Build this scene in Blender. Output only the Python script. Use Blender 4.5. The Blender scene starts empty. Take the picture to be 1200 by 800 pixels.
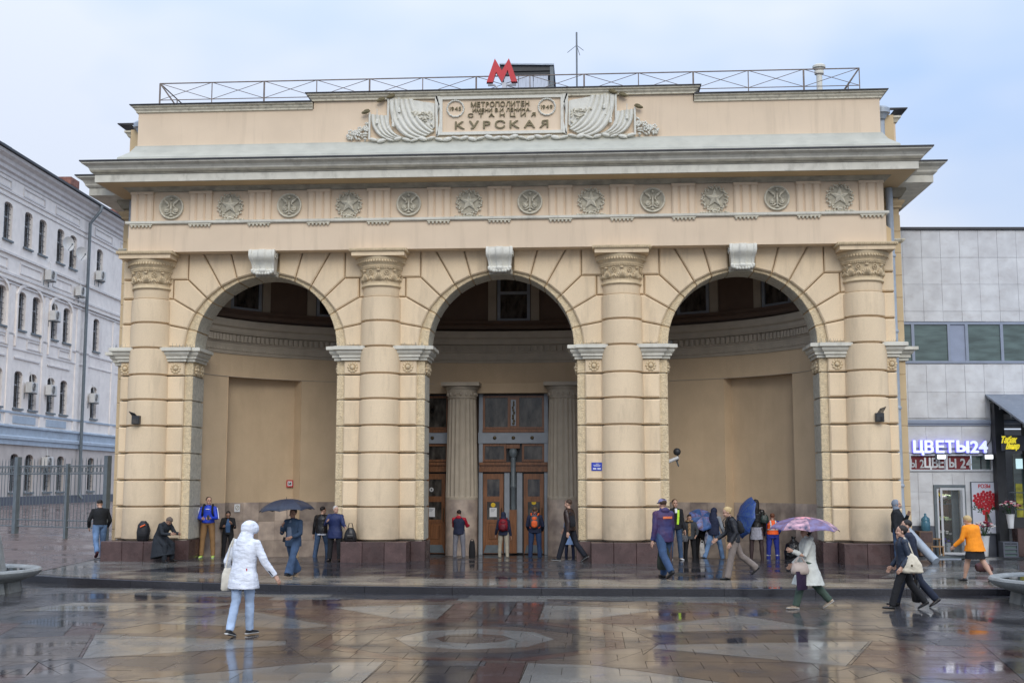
import bpy, bmesh, math, random
from mathutils import Vector, Matrix, noise as mnoise
R = math.radians
PI = math.pi
sc = bpy.context.scene
COL = sc.collection
rnd = random.Random(7)

# ------------------------------------------------------------ camera
cam_d = bpy.data.cameras.new('camera'); cam = bpy.data.objects.new('camera', cam_d); COL.objects.link(cam)
cam_d.sensor_width = 36.0
cam_d.lens = 36.0 * 1395.5 / 1200.0
cam_d.clip_end = 3000
_th, _ph = 0.0654, 0.1173
_c, _s, _cp, _sp = math.cos(_th), math.sin(_th), math.cos(_ph), math.sin(_ph)
_r = Vector((_c, _s, 0)); _f = Vector((-_s*_cp, _c*_cp, _sp)); _u = _r.cross(_f)
cam.matrix_world = Matrix(((_r.x, _u.x, -_f.x, 2.5366), (_r.y, _u.y, -_f.y, -33.81), (_r.z, _u.z, -_f.z, 2.35), (0, 0, 0, 1)))
sc.camera = cam

# ------------------------------------------------------------ sky, sun, exposure
SUN_EL, SUN_AZ = 35.0, 168.0          # compass-like azimuth measured from +Y clockwise: light comes from the front
w = bpy.data.worlds.new('World'); sc.world = w; w.use_nodes = True
nt = w.node_tree; nt.nodes.clear()
def wn(t, **k):
    n = nt.nodes.new(t)
    for a, b in k.items(): setattr(n, a, b)
    return n
out = wn('ShaderNodeOutputWorld'); bg = wn('ShaderNodeBackground'); bg.inputs['Strength'].default_value = 0.1
sky = wn('ShaderNodeTexSky'); sky.sky_type = 'NISHITA'; sky.sun_disc = False
sky.sun_elevation = R(SUN_EL); sky.sun_rotation = R(SUN_AZ)
tc = wn('ShaderNodeTexCoord'); sep = wn('ShaderNodeSeparateXYZ')
nt.links.new(tc.outputs['Generated'], sep.inputs[0])
# overcast layer: brighter towards the zenith as under any even cloud cover
mr = wn('ShaderNodeMapRange'); mr.inputs['From Min'].default_value = 0.0; mr.inputs['From Max'].default_value = 1.0
mr.inputs['To Min'].default_value = 0.90; mr.inputs['To Max'].default_value = 2.5
pw = wn('ShaderNodeMath', operation='MULTIPLY'); nt.links.new(sep.outputs['Z'], pw.inputs[0]); nt.links.new(sep.outputs['Z'], pw.inputs[1])
nt.links.new(pw.outputs[0], mr.inputs['Value'])
mp = wn('ShaderNodeMapping'); mp.inputs['Scale'].default_value = (1.0, 1.0, 2.2); mp.inputs['Location'].default_value = (0.35, 0.0, 0.1)
nt.links.new(tc.outputs['Generated'], mp.inputs[0])
nz = wn('ShaderNodeTexNoise'); nz.inputs['Scale'].default_value = 1.7; nz.inputs['Detail'].default_value = 4; nz.inputs['Roughness'].default_value = 0.55
nt.links.new(mp.outputs[0], nz.inputs['Vector'])
cr = wn('ShaderNodeValToRGB')
cr.color_ramp.elements[0].position = 0.39; cr.color_ramp.elements[0].color = (4.5, 6.1, 9.0, 1)
cr.color_ramp.elements[1].position = 0.58; cr.color_ramp.elements[1].color = (7.3, 7.85, 9.1, 1)
nt.links.new(nz.outputs['Fac'], cr.inputs[0])
vm = wn('ShaderNodeVectorMath', operation='SCALE')
nt.links.new(cr.outputs[0], vm.inputs[0]); nt.links.new(mr.outputs[0], vm.inputs['Scale'])
mx = wn('ShaderNodeMix', data_type='RGBA'); mx.inputs['Factor'].default_value = 0.86
nt.links.new(sky.outputs[0], mx.inputs['A']); nt.links.new(vm.outputs[0], mx.inputs['B'])
nt.links.new(mx.outputs['Result'], bg.inputs['Color']); nt.links.new(bg.outputs[0], out.inputs[0])

sd = bpy.data.lights.new('sun', 'SUN'); sd.energy = 1.3; sd.angle = R(35); sd.color = (1.0, 0.95, 0.86)
sun = bpy.data.objects.new('sun', sd); COL.objects.link(sun)
_az = R(SUN_AZ); _d = Vector((math.sin(_az)*math.cos(R(SUN_EL)), math.cos(_az)*math.cos(R(SUN_EL)), math.sin(R(SUN_EL))))
sun.rotation_euler = _d.to_track_quat('Z', 'Y').to_euler()
sun.location = (0, -60, 60)
sc.view_settings.view_transform = 'Standard'; sc.view_settings.look = 'None'
sc.view_settings.exposure = 0.2; sc.view_settings.gamma = 1.0
sc.view_settings.use_curve_mapping = False

# ------------------------------------------------------------ materials
def mat(name, rgb, rough=0.7, var=0.10, scale=3.0, detail=4, bump=0.0, bscale=60.0, bdist=0.01, per=0.0, metal=0.0,
        coords='world', stretch=(1, 1, 1), rvar=0.0, coat=0.0, emit=None, estr=0.0, rgb2=None, trans=0.0, dirt=None, spec=0.5, alpha=1.0, sheen=0.0,
        speck=0.0, sscale=220.0, ior=1.45, splash=False):
    m = bpy.data.materials.new(name); m.use_nodes = True
    n = m.node_tree.nodes; l = m.node_tree.links
    b = n['Principled BSDF']
    b.inputs['Roughness'].default_value = rough; b.inputs['Metallic'].default_value = metal
    b.inputs['Specular IOR Level'].default_value = spec; b.inputs['IOR'].default_value = ior
    if coat: b.inputs['Coat Weight'].default_value = coat; b.inputs['Coat Roughness'].default_value = 0.04
    if trans: b.inputs['Transmission Weight'].default_value = trans
    if sheen: b.inputs['Sheen Weight'].default_value = sheen
    if alpha < 1: b.inputs['Alpha'].default_value = alpha
    if coords == 'world':
        g = n.new('ShaderNodeNewGeometry'); vec = g.outputs['Position']
    else:
        g = n.new('ShaderNodeTexCoord'); vec = g.outputs['Object']
    mpn = n.new('ShaderNodeMapping'); mpn.inputs['Scale'].default_value = stretch; l.new(vec, mpn.inputs[0]); vec = mpn.outputs[0]
    nz = n.new('ShaderNodeTexNoise'); nz.inputs['Scale'].default_value = scale; nz.inputs['Detail'].default_value = detail
    l.new(vec, nz.inputs['Vector'])
    r = n.new('ShaderNodeValToRGB'); r.color_ramp.elements[0].position = 0.3; r.color_ramp.elements[1].position = 0.7
    a = rgb; c2 = rgb2 or rgb
    r.color_ramp.elements[0].color = tuple(max(0, v*(1-var)) for v in c2)+(1,)
    r.color_ramp.elements[1].color = tuple(v*(1+var) for v in a)+(1,)
    l.new(nz.outputs['Fac'], r.inputs[0]); col = r.outputs[0]
    if speck:
        vn = n.new('ShaderNodeTexNoise'); vn.inputs['Scale'].default_value = sscale; vn.inputs['Detail'].default_value = 2
        l.new(vec, vn.inputs['Vector'])
        rr = n.new('ShaderNodeMapRange'); rr.inputs['From Min'].default_value = 0.35; rr.inputs['From Max'].default_value = 0.65
        rr.inputs['To Min'].default_value = 1-speck; rr.inputs['To Max'].default_value = 1+speck
        l.new(vn.outputs['Fac'], rr.inputs['Value'])
        v = n.new('ShaderNodeVectorMath'); v.operation = 'SCALE'; l.new(col, v.inputs[0]); l.new(rr.outputs[0], v.inputs['Scale']); col = v.outputs[0]
    if dirt:   # (rgb, scale, amount, stretch)
        dm = n.new('ShaderNodeMapping'); dm.inputs['Scale'].default_value = dirt[3]; l.new(g.outputs['Position' if coords == 'world' else 'Object'], dm.inputs[0])
        dn = n.new('ShaderNodeTexNoise'); dn.inputs['Scale'].default_value = dirt[1]; dn.inputs['Detail'].default_value = 6; dn.inputs['Roughness'].default_value = 0.65
        l.new(dm.outputs[0], dn.inputs['Vector'])
        dr = n.new('ShaderNodeMapRange'); dr.inputs['From Min'].default_value = 0.52; dr.inputs['From Max'].default_value = 0.75; dr.inputs['To Max'].default_value = dirt[2]
        l.new(dn.outputs['Fac'], dr.inputs['Value'])
        dx = n.new('ShaderNodeMix'); dx.data_type = 'RGBA'; l.new(dr.outputs[0], dx.inputs['Factor']); l.new(col, dx.inputs['A'])
        dx.inputs['B'].default_value = tuple(dirt[0])+(1,); col = dx.outputs['Result']
    if splash:   # road dirt thrown up on the lowest course, broken up by noise
        sx = n.new('ShaderNodeSeparateXYZ'); l.new(g.outputs['Position'], sx.inputs[0])
        sr = n.new('ShaderNodeMapRange'); sr.inputs['From Min'].default_value = 0.7; sr.inputs['From Max'].default_value = 1.9; sr.inputs['To Min'].default_value = 0.9; sr.inputs['To Max'].default_value = 0.0
        l.new(sx.outputs['Z'], sr.inputs['Value'])
        sn = n.new('ShaderNodeTexNoise'); sn.inputs['Scale'].default_value = 4.0; sn.inputs['Detail'].default_value = 7; l.new(g.outputs['Position'], sn.inputs['Vector'])
        sm = n.new('ShaderNodeMath'); sm.operation = 'MULTIPLY'; l.new(sr.outputs[0], sm.inputs[0]); l.new(sn.outputs['Fac'], sm.inputs[1])
        sq = n.new('ShaderNodeMix'); sq.data_type = 'RGBA'; l.new(sm.outputs[0], sq.inputs['Factor']); l.new(col, sq.inputs['A']); sq.inputs['B'].default_value = (0.30, 0.24, 0.17, 1); col = sq.outputs['Result']
    if per:
        oi = n.new('ShaderNodeObjectInfo'); pr = n.new('ShaderNodeMapRange'); pr.inputs['To Min'].default_value = 1-per; pr.inputs['To Max'].default_value = 1+per
        l.new(oi.outputs['Random'], pr.inputs['Value'])
        v = n.new('ShaderNodeVectorMath'); v.operation = 'SCALE'; l.new(col, v.inputs[0]); l.new(pr.outputs[0], v.inputs['Scale']); col = v.outputs[0]
    l.new(col, b.inputs['Base Color'])
    if rvar:
        rn = n.new('ShaderNodeTexNoise'); rn.inputs['Scale'].default_value = scale*0.9; rn.inputs['Detail'].default_value = 5
        l.new(vec, rn.inputs['Vector'])
        rm = n.new('ShaderNodeMapRange'); rm.inputs['From Min'].default_value = 0.4; rm.inputs['From Max'].default_value = 0.62
        rm.inputs['To Min'].default_value = rough; rm.inputs['To Max'].default_value = rough+rvar
        l.new(rn.outputs['Fac'], rm.inputs['Value']); l.new(rm.outputs[0], b.inputs['Roughness'])
    if bump:
        bn = n.new('ShaderNodeTexNoise'); bn.inputs['Scale'].default_value = bscale; bn.inputs['Detail'].default_value = 4
        l.new(vec, bn.inputs['Vector'])
        bp = n.new('ShaderNodeBump'); bp.inputs['Strength'].default_value = bump; bp.inputs['Distance'].default_value = bdist
        l.new(bn.outputs['Fac'], bp.inputs['Height']); l.new(bp.outputs[0], b.inputs['Normal'])
    if emit:
        b.inputs['Emission Color'].default_value = tuple(emit)+(1,); b.inputs['Emission Strength'].default_value = estr
    return m

M = {}
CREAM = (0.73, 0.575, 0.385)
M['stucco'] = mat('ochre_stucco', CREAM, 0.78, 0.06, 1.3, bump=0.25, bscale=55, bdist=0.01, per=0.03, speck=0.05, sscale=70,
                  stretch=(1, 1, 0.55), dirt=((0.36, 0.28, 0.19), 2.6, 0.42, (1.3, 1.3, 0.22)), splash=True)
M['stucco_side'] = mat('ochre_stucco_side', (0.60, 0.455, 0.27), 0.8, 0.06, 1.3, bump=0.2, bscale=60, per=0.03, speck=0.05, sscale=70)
M['stucco_flat'] = mat('pale_ochre_plaster', (0.71, 0.565, 0.41), 0.82, 0.045, 1.0, bump=0.2, bscale=40, bdist=0.006, speck=0.03, sscale=60,
                       dirt=((0.42, 0.33, 0.23), 1.8, 0.36, (2.2, 2.2, 0.16)))
M['rough'] = mat('rough_cast_stone', (0.66, 0.53, 0.34), 0.9, 0.16, 9, bump=0.9, bscale=26, bdist=0.04, per=0.05, speck=0.14, sscale=40)
M['reveal'] = mat('grey_rough_reveal', (0.56, 0.525, 0.43), 0.9, 0.15, 9, bump=0.9, bscale=26, bdist=0.035, per=0.06, speck=0.15, sscale=40)
M['white_trim'] = mat('weathered_white_trim', (0.63, 0.605, 0.52), 0.7, 0.10, 3, bump=0.2, bscale=40, bdist=0.006, dirt=((0.22, 0.21, 0.17), 3.0, 0.55, (1.0, 1.0, 0.5)))
M['base_trim'] = mat('pale_green_lead_slope', (0.46, 0.455, 0.39), 0.6, 0.08, 2, dirt=((0.3, 0.31, 0.28), 2.0, 0.4, (1.0, 1.0, 2.0)))
M['relief'] = mat('weathered_relief', (0.64, 0.595, 0.475), 0.75, 0.12, 6, bump=0.3, bscale=60, bdist=0.006, dirt=((0.17, 0.155, 0.12), 9.0, 0.7, (1, 1, 1)))
M['relief_white'] = mat('white_relief', (0.68, 0.66, 0.58), 0.72, 0.10, 6, bump=0.3, bscale=60, bdist=0.006, dirt=((0.25, 0.24, 0.2), 6.0, 0.45, (1, 1, 1)))
M['grime'] = mat('grimy_molding', (0.40, 0.365, 0.285), 0.75, 0.2, 4, bump=0.2, bscale=30, dirt=((0.13, 0.12, 0.10), 3.0, 0.5, (0.5, 1, 1)))
M['capital'] = mat('capital_plaster', (0.63, 0.50, 0.32), 0.8, 0.10, 6, bump=0.3, bscale=60, dirt=((0.2, 0.15, 0.09), 7.0, 0.4, (1, 1, 1)))
M['letter_stone'] = mat('olive_letters', (0.20, 0.165, 0.09), 0.7, 0.15, 8)
M['relief_field'] = mat('shaded_relief_field', (0.47, 0.43, 0.335), 0.8, 0.2, 9)  # recess shade put into the colour so the medallions read deeper
M['bronze'] = mat('dark_bronze', (0.10, 0.075, 0.04), 0.45, 0.2, 8, metal=0.6)
M['roof'] = mat('dark_sheet_roof', (0.045, 0.045, 0.05), 0.45, 0.2, 2, metal=0.3)
M['maroon'] = mat('maroon_granite', (0.085, 0.052, 0.048), 0.22, 0.22, 4, per=0.15, speck=0.3, sscale=90, rvar=0.2)
M['pipe'] = mat('pale_blue_downpipe', (0.36, 0.41, 0.47), 0.42, 0.12, 5, metal=0.1, bump=0.1, bscale=20)
M['hut_sheet'] = mat('pale_sheet_metal', (0.50, 0.54, 0.62), 0.5, 0.15, 4, stretch=(6, 6, .6))
M['iron'] = mat('rusty_iron_rail', (0.22, 0.18, 0.155), 0.7, 0.25, 6)
M['steel_grey'] = mat('grey_painted_steel', (0.13, 0.155, 0.17), 0.4, 0.12, 6)
M['dark_metal'] = mat('dark_metal', (0.03, 0.032, 0.036), 0.45, 0.15, 6)
M['red'] = mat('red_sign_enamel', (0.52, 0.02, 0.03), 0.35, 0.05, 6)
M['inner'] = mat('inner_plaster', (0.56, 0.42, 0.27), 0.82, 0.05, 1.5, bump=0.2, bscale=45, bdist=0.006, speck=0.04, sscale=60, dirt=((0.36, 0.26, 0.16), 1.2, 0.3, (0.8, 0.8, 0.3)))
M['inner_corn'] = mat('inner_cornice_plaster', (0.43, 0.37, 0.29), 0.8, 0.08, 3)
M['inner_dark'] = mat('dark_brown_shaded_plaster', (0.15, 0.10, 0.072), 0.8, 0.1, 2)  # the upper vestibule wall's lack of light is put into this brown
M['wood'] = mat('varnished_oak', (0.20, 0.085, 0.035), 0.32, 0.3, 3, stretch=(8, 8, 0.8), per=0.1, bump=0.15, bscale=30)
M['grey_paint'] = mat('grey_painted_wood', (0.30, 0.33, 0.37), 0.5, 0.08, 4)
M['glass_dark'] = mat('dark_window_glass', (0.075, 0.068, 0.06), 0.04, 0.5, 2.2, spec=0.5, rgb2=(0.008, 0.009, 0.011), stretch=(2.5, 2.5, 1))  # stretched blotches in the pane colour stand in for reflected curtain shapes
M['glass_teal'] = mat('teal_window_glass', (0.085, 0.125, 0.12), 0.1, 0.35, 1.5, spec=0.7, stretch=(1, 1, 5))
M['curtain'] = mat('window_curtain', (0.30, 0.28, 0.24), 0.8, 0.5, 2, stretch=(9, 9, 1))
M['pink_marble'] = mat('pinkish_marble_slab', (0.42, 0.34, 0.275), 0.3, 0.22, 2.5, per=0.26, rvar=0.2, rgb2=(0.30, 0.24, 0.21))
M['white'] = mat('white_paint', (0.72, 0.73, 0.74), 0.45, 0.04, 5)
M['yellow'] = mat('yellow_vinyl', (0.75, 0.50, 0.02), 0.5, 0.04, 5)
M['blue'] = mat('blue_enamel', (0.02, 0.05, 0.42), 0.35, 0.05, 5)
M['brick_white'] = mat('whitewashed_brick', (0.90, 0.83, 0.76), 0.85, 0.06, 2.5, bump=0.6, bscale=14, bdist=0.03, dirt=((0.45, 0.38, 0.37), 1.1, 0.35, (1, 1, 0.5)))
M['brick_shade'] = mat('pale_brick_frame', (0.72, 0.68, 0.65), 0.85, 0.08, 3, bump=0.4, bscale=18)
M['blue_band'] = mat('pale_blue_band', (0.42, 0.49, 0.56), 0.8, 0.08, 3, dirt=((0.2, 0.2, 0.2), 1.5, 0.5, (0.3, 0.3, 1)))
M['beige_base'] = mat('beige_ground_floor', (0.58, 0.52, 0.47), 0.85, 0.06, 2, bump=0.3, bscale=20, dirt=((0.32, 0.27, 0.25), 1.5, 0.4, (1, 1, 0.5)))
M['old_red'] = mat('exposed_old_brick', (0.26, 0.12, 0.09), 0.9, 0.35, 5)
M['panel'] = mat('pale_marble_cladding', (0.60, 0.61, 0.62), 0.55, 0.09, 2.2, per=0.045, bump=0.15, bscale=12, rgb2=(0.55, 0.55, 0.56),
                 dirt=((0.34, 0.30, 0.28), 2.4, 0.35, (1.0, 1.0, 2.2)))
M['blue_frame'] = mat('grey_blue_frame', (0.25, 0.29, 0.37), 0.5, 0.06, 4)
M['blue_panel'] = mat('grey_blue_panel', (0.27, 0.31, 0.41), 0.55, 0.06, 4)
M['slate_base'] = mat('slate_grey_base', (0.085, 0.095, 0.12), 0.5, 0.12, 4)
M['pvc'] = mat('grey_white_pvc', (0.55, 0.57, 0.60), 0.4, 0.06, 4)
M['led'] = mat('white_led_letters', (0.5, 0.55, 0.7), 0.4, 0.0, 4, emit=(0.68, 0.76, 1.0), estr=0.75)
M['led_edge'] = mat('violet_led_halo_side', (0.25, 0.2, 0.9), 0.4, 0.0, 4, emit=(0.25, 0.22, 0.95), estr=0.45)
M['led_yellow'] = mat('yellow_sign_letters', (0.8, 0.7, 0.05), 0.4, 0.0, 4, emit=(0.95, 0.8, 0.05), estr=0.5)
M['lamp'] = mat('floodlight_lens', (1, 1, 1), 0.3, 0.0, 4, emit=(0.95, 0.98, 1.0), estr=1.8)
M['crimson'] = mat('crimson_backing', (0.16, 0.015, 0.02), 0.5, 0.15, 4)
M['silver_letter'] = mat('silver_letters', (0.46, 0.47, 0.48), 0.5, 0.08, 4)
M['concrete'] = mat('grey_cast_stone', (0.27, 0.28, 0.27), 0.42, 0.16, 5, bump=0.4, bscale=30, bdist=0.01, speck=0.2, sscale=60, rvar=0.3,
                    dirt=((0.10, 0.10, 0.09), 3.0, 0.5, (1, 1, 0.6)))
M['awning'] = mat('grey_blue_canopy_sheet', (0.19, 0.22, 0.27), 0.42, 0.10, 2, metal=0.2, dirt=((0.4, 0.42, 0.45), 6.0, 0.4, (1, 1, 1)))
M['ac'] = mat('off_white_plastic', (0.62, 0.61, 0.58), 0.5, 0.06, 6)
# wet stones
def wet(name, rgb, var=0.18, per=0.14, rough=0.06, rvar=0.22, scale=0.9):
    return mat(name, rgb, rough, var, scale, detail=6, per=per, rvar=rvar, speck=0.28, sscale=55, bump=0.12, bscale=8.0, bdist=0.005, spec=0.5, ior=1.42)
M['t_light'] = wet('wet_pale_granite', (0.145, 0.140, 0.128))
M['t_beige'] = wet('wet_beige_granite', (0.185, 0.168, 0.138))
M['t_grey'] = wet('wet_grey_granite', (0.064, 0.062, 0.064))
M['t_dark'] = wet('wet_dark_granite', (0.034, 0.033, 0.037))
M['t_red'] = wet('wet_red_granite', (0.060, 0.034, 0.031))
M['t_brown'] = wet('wet_brown_granite', (0.076, 0.060, 0.051))
M['grout'] = wet('wet_dark_joint', (0.035, 0.032, 0.03), per=0)
M['t_ramp'] = wet('wet_reddish_asphalt', (0.16, 0.118, 0.108), rough=0.14, rvar=0.3, scale=1.4)
M['asphalt'] = wet('wet_asphalt', (0.055, 0.055, 0.058), rough=0.2, rvar=0.3)

# ------------------------------------------------------------ object helpers
class MB:
    def __init__(s): s.v = []; s.f = []; s.m = []; s.mi = 0
    def add(s, vs, fs):
        o = len(s.v); s.v += [tuple(p) for p in vs]; s.f += [tuple(i+o for i in f) for f in fs]; s.m += [s.mi]*len(fs); return s
    def box(s, x0, x1, y0, y1, z0, z1):
        return s.add([(x0,y0,z0),(x1,y0,z0),(x1,y1,z0),(x0,y1,z0),(x0,y0,z1),(x1,y0,z1),(x1,y1,z1),(x0,y1,z1)],
                     [(0,3,2,1),(4,5,6,7),(0,1,5,4),(1,2,6,5),(2,3,7,6),(3,0,4,7)])
    def prism(s, poly, y0, y1, ch=0.0):
        """poly (x,z) extruded from y1 (back) to y0 (front, towards -Y), front edge chamfered by ch"""
        n = len(poly)
        a = sum(poly[i][0]*poly[(i+1)%n][1]-poly[(i+1)%n][0]*poly[i][1] for i in range(n))
        if a < 0: poly = poly[::-1]
        if ch > 0:
            ins = inset(poly, ch)
            vs = [(x, y1, z) for x, z in poly]+[(x, y0+ch, z) for x, z in poly]+[(x, y0, z) for x, z in ins]
            L = 3
        else:
            vs = [(x, y1, z) for x, z in poly]+[(x, y0, z) for x, z in poly]; L = 2
        fs = [tuple(range(n))[::-1], tuple(range((L-1)*n, L*n))]
        # orientation: poly is CCW in (x,z) seen from -Y
        fs = [tuple(range(n))[::-1], tuple(range((L-1)*n, L*n))]
        for k in range(L-1):
            for i in range(n):
                j = (i+1) % n
                fs.append((k*n+i, k*n+j, (k+1)*n+j, (k+1)*n+i))
        return s.add(vs, fs)
    def lathe(s, prof, seg=24, c=(0,0), a0=0, a1=2*PI, cap=True):
        full = abs(a1-a0-2*PI) < 1e-6; n = seg if full else seg+1
        vs = []
        for r, z in prof:
            for i in range(n):
                a = a0+(a1-a0)*i/seg
                vs.append((c[0]+r*math.cos(a), c[1]+r*math.sin(a), z))
        fs = []
        for k in range(len(prof)-1):
            for i in range(seg):
                j = (i+1) % n
                fs.append((k*n+i, k*n+j, (k+1)*n+j, (k+1)*n+i))
        if cap and full:
            fs.append(tuple(range(n))[::-1]); fs.append(tuple(range((len(prof)-1)*n, len(prof)*n)))
        return s.add(vs, fs)
    def tube(s, pts, rad, seg=8, side=None, cap=True):
        """rad: number, or list of r or (rx, ry)"""
        pts = [Vector(p) for p in pts]; n = len(pts)
        if not isinstance(rad, (list, tuple)): rad = [rad]*n
        ref = Vector(side) if side else None
        vs = []
        for i, p in enumerate(pts):
            t = (pts[min(i+1, n-1)]-pts[max(i-1, 0)])
            if t.length < 1e-9: t = Vector((0, 0, 1))
            t.normalize()
            r0 = ref if ref is not None else (Vector((1, 0, 0)) if abs(t.x) < 0.9 else Vector((0, 1, 0)))
            x = (r0-t*r0.dot(t)).normalized(); y = t.cross(x)
            if ref is None: ref = x
            r = rad[i]; rx, ry = r if isinstance(r, (list, tuple)) else (r, r)
            for k in range(seg):
                a = 2*PI*k/seg
                vs.append(p+x*(rx*math.cos(a))+y*(ry*math.sin(a)))
        fs = []
        for i in range(n-1):
            for k in range(seg):
                j = (k+1) % seg
                fs.append((i*seg+k, i*seg+j, (i+1)*seg+j, (i+1)*seg+k))
        if cap: fs.append(tuple(range(seg))[::-1]); fs.append(tuple(range((n-1)*seg, n*seg)))
        return s.add(vs, fs)
    def ball(s, c, r, seg=10, rings=6, rot=None):
        rx, ry, rz = r if isinstance(r, (list, tuple)) else (r, r, r)
        vs = [Vector((0, 0, -rz))]
        for i in range(1, rings):
            a = PI*i/rings
            for k in range(seg):
                b = 2*PI*k/seg
                vs.append(Vector((rx*math.sin(a)*math.cos(b), ry*math.sin(a)*math.sin(b), -rz*math.cos(a))))
        vs.append(Vector((0, 0, rz)))
        fs = []
        for k in range(seg):
            j = (k+1) % seg
            fs.append((0, 1+j, 1+k)); fs.append((len(vs)-1, 1+(rings-2)*seg+k, 1+(rings-2)*seg+j))
        for i in range(rings-2):
            for k in range(seg):
                j = (k+1) % seg
                fs.append((1+i*seg+k, 1+i*seg+j, 1+(i+1)*seg+j, 1+(i+1)*seg+k))
        if rot is not None: vs = [rot @ v for v in vs]
        return s.add([v+Vector(c) for v in vs], fs)
    def sweep(s, prof, path, closed=False):
        """profile [(out, z)] carried along a plan path [(x,y)], 'out' measured to the right-hand normal of travel"""
        n = len(path); vs = []
        for i in range(n):
            p = Vector(path[i])
            if closed or 0 < i < n-1:
                a = (p-Vector(path[i-1])).normalized(); b = (Vector(path[(i+1) % n])-p).normalized()
            elif i == 0: a = b = (Vector(path[1])-p).normalized()
            else: a = b = (p-Vector(path[i-1])).normalized()
            na = Vector((a.y, -a.x)); nb = Vector((b.y, -b.x)); m = (na+nb); m = m/max(0.3, m.dot(na)) if m.length > 1e-6 else na
            for o, z in prof: vs.append((p.x+m.x*o, p.y+m.y*o, z))
        k = len(prof); fs = []
        for i in range(n if closed else n-1):
            j = (i+1) % n
            for q in range(k-1): fs.append((i*k+q, i*k+q+1, j*k+q+1, j*k+q)[::-1])
        if not closed: fs.append(tuple(range(k))); fs.append(tuple(range((n-1)*k, n*k))[::-1])
        return s.add(vs, fs)
    def mesh(s, name, mats, smooth=False):
        me = bpy.data.meshes.new(name); me.from_pydata(s.v, [], s.f)
        for m in (mats if isinstance(mats, (list, tuple)) else [mats]): me.materials.append(m)
        if any(s.m): me.polygons.foreach_set('material_index', s.m)
        if smooth: me.polygons.foreach_set('use_smooth', [True]*len(me.polygons))
        me.update()
        return me
    def build(s, name, mats, parent=None, smooth=False, auto=None, kind=None, **tags):
        me = s.mesh(name, mats, smooth)
        if auto is not None: me.set_sharp_from_angle(angle=R(auto)); me.polygons.foreach_set('use_smooth', [True]*len(me.polygons))
        return link(name, me, parent, kind=kind, **tags)

def inset(poly, d):
    n = len(poly); out = []
    for i in range(n):
        p0, p1, p2 = Vector(poly[i-1]), Vector(poly[i]), Vector(poly[(i+1) % n])
        a = (p1-p0).normalized(); b = (p2-p1).normalized()
        na = Vector((-a.y, a.x)); nb = Vector((-b.y, b.x)); m = na+nb
        if m.length < 1e-6: m = na
        k = d/max(0.35, m.normalized().dot(na)); m = m.normalized()*k
        out.append((p1.x+m.x, p1.y+m.y))
    return out

def link(name, me, parent=None, loc=None, rotz=0, kind=None, label=None, cat=None, group=None):
    o = bpy.data.objects.new(name, me); COL.objects.link(o)
    if parent is not None: o.parent = parent
    if loc is not None: o.location = loc
    if rotz: o.rotation_euler = (0, 0, rotz)
    if kind: o['kind'] = kind
    if label: o['label'] = label
    if cat: o['category'] = cat
    if group: o['group'] = group
    return o
def thing(name, label, cat, loc=(0, 0, 0), rotz=0, group=None):
    return link(name, None, None, loc, rotz, None, label, cat, group)
def dup(o, loc=None, label=None, parent=None, rotz=None):
    c = o.copy(); COL.objects.link(c)
    if loc is not None: c.location = loc
    if rotz is not None: c.rotation_euler = (0, 0, rotz)
    if label: c['label'] = label
    if parent is not None: c.parent = parent
    for ch in list(o.children): dup(ch, parent=c)
    return c
_gl = {}
def glyph(ch):
    """clean outline of one capital, size 1: [verts (x,z)], faces; Cyrillic shapes whose built-in contours overlap are composed from clean ones"""
    if ch in _gl: return _gl[ch]
    if ch in 'ЬЫЯ': 
        base = glyph('R' if ch == 'Я' else 'P'); xs = [p[0] for p in base[0]]
        if ch == 'Я': r = ([(max(xs)-x, z) for x, z in base[0]], [f[::-1] for f in base[1]])
        else: r = ([(x, .7293-z) for x, z in base[0]], [f[::-1] for f in base[1]])
        if ch == 'Ы':
            I = glyph('I'); o = len(r[0]); dx = max(xs)+.07-min(p[0] for p in I[0])
            r = (r[0]+[(x+dx, z) for x, z in I[0]], r[1]+[tuple(i+o for i in f) for f in I[1]])
    elif ch == 'Ц':
        V, F = [], []
        for x0, x1, z0, z1 in ((0, .1, .09, .73), (.44, .54, .09, .73), (0, .62, 0, .0899), (.54, .62, -.15, -.0001)):
            o = len(V); V += [(x0, z0), (x1, z0), (x1, z1), (x0, z1)]; F.append((o, o+1, o+2, o+3))
        r = (V, F)
    else:
        cu = bpy.data.curves.new('lettering', 'FONT'); cu.body = {'Р': 'P', 'А': 'A', 'К': 'K'}.get(ch, ch); cu.size = 1
        o = bpy.data.objects.new('tmp', cu); COL.objects.link(o)
        dg = bpy.context.evaluated_depsgraph_get(); me = bpy.data.meshes.new_from_object(o.evaluated_get(dg)); bpy.data.objects.remove(o)
        r = ([(v.co.x, v.co.y) for v in me.vertices], [tuple(p.vertices) for p in me.polygons]); bpy.data.meshes.remove(me)
    x0 = min(p[0] for p in r[0]); r = ([(x-x0, z) for x, z in r[0]], r[1])
    _gl[ch] = r
    return r
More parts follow.
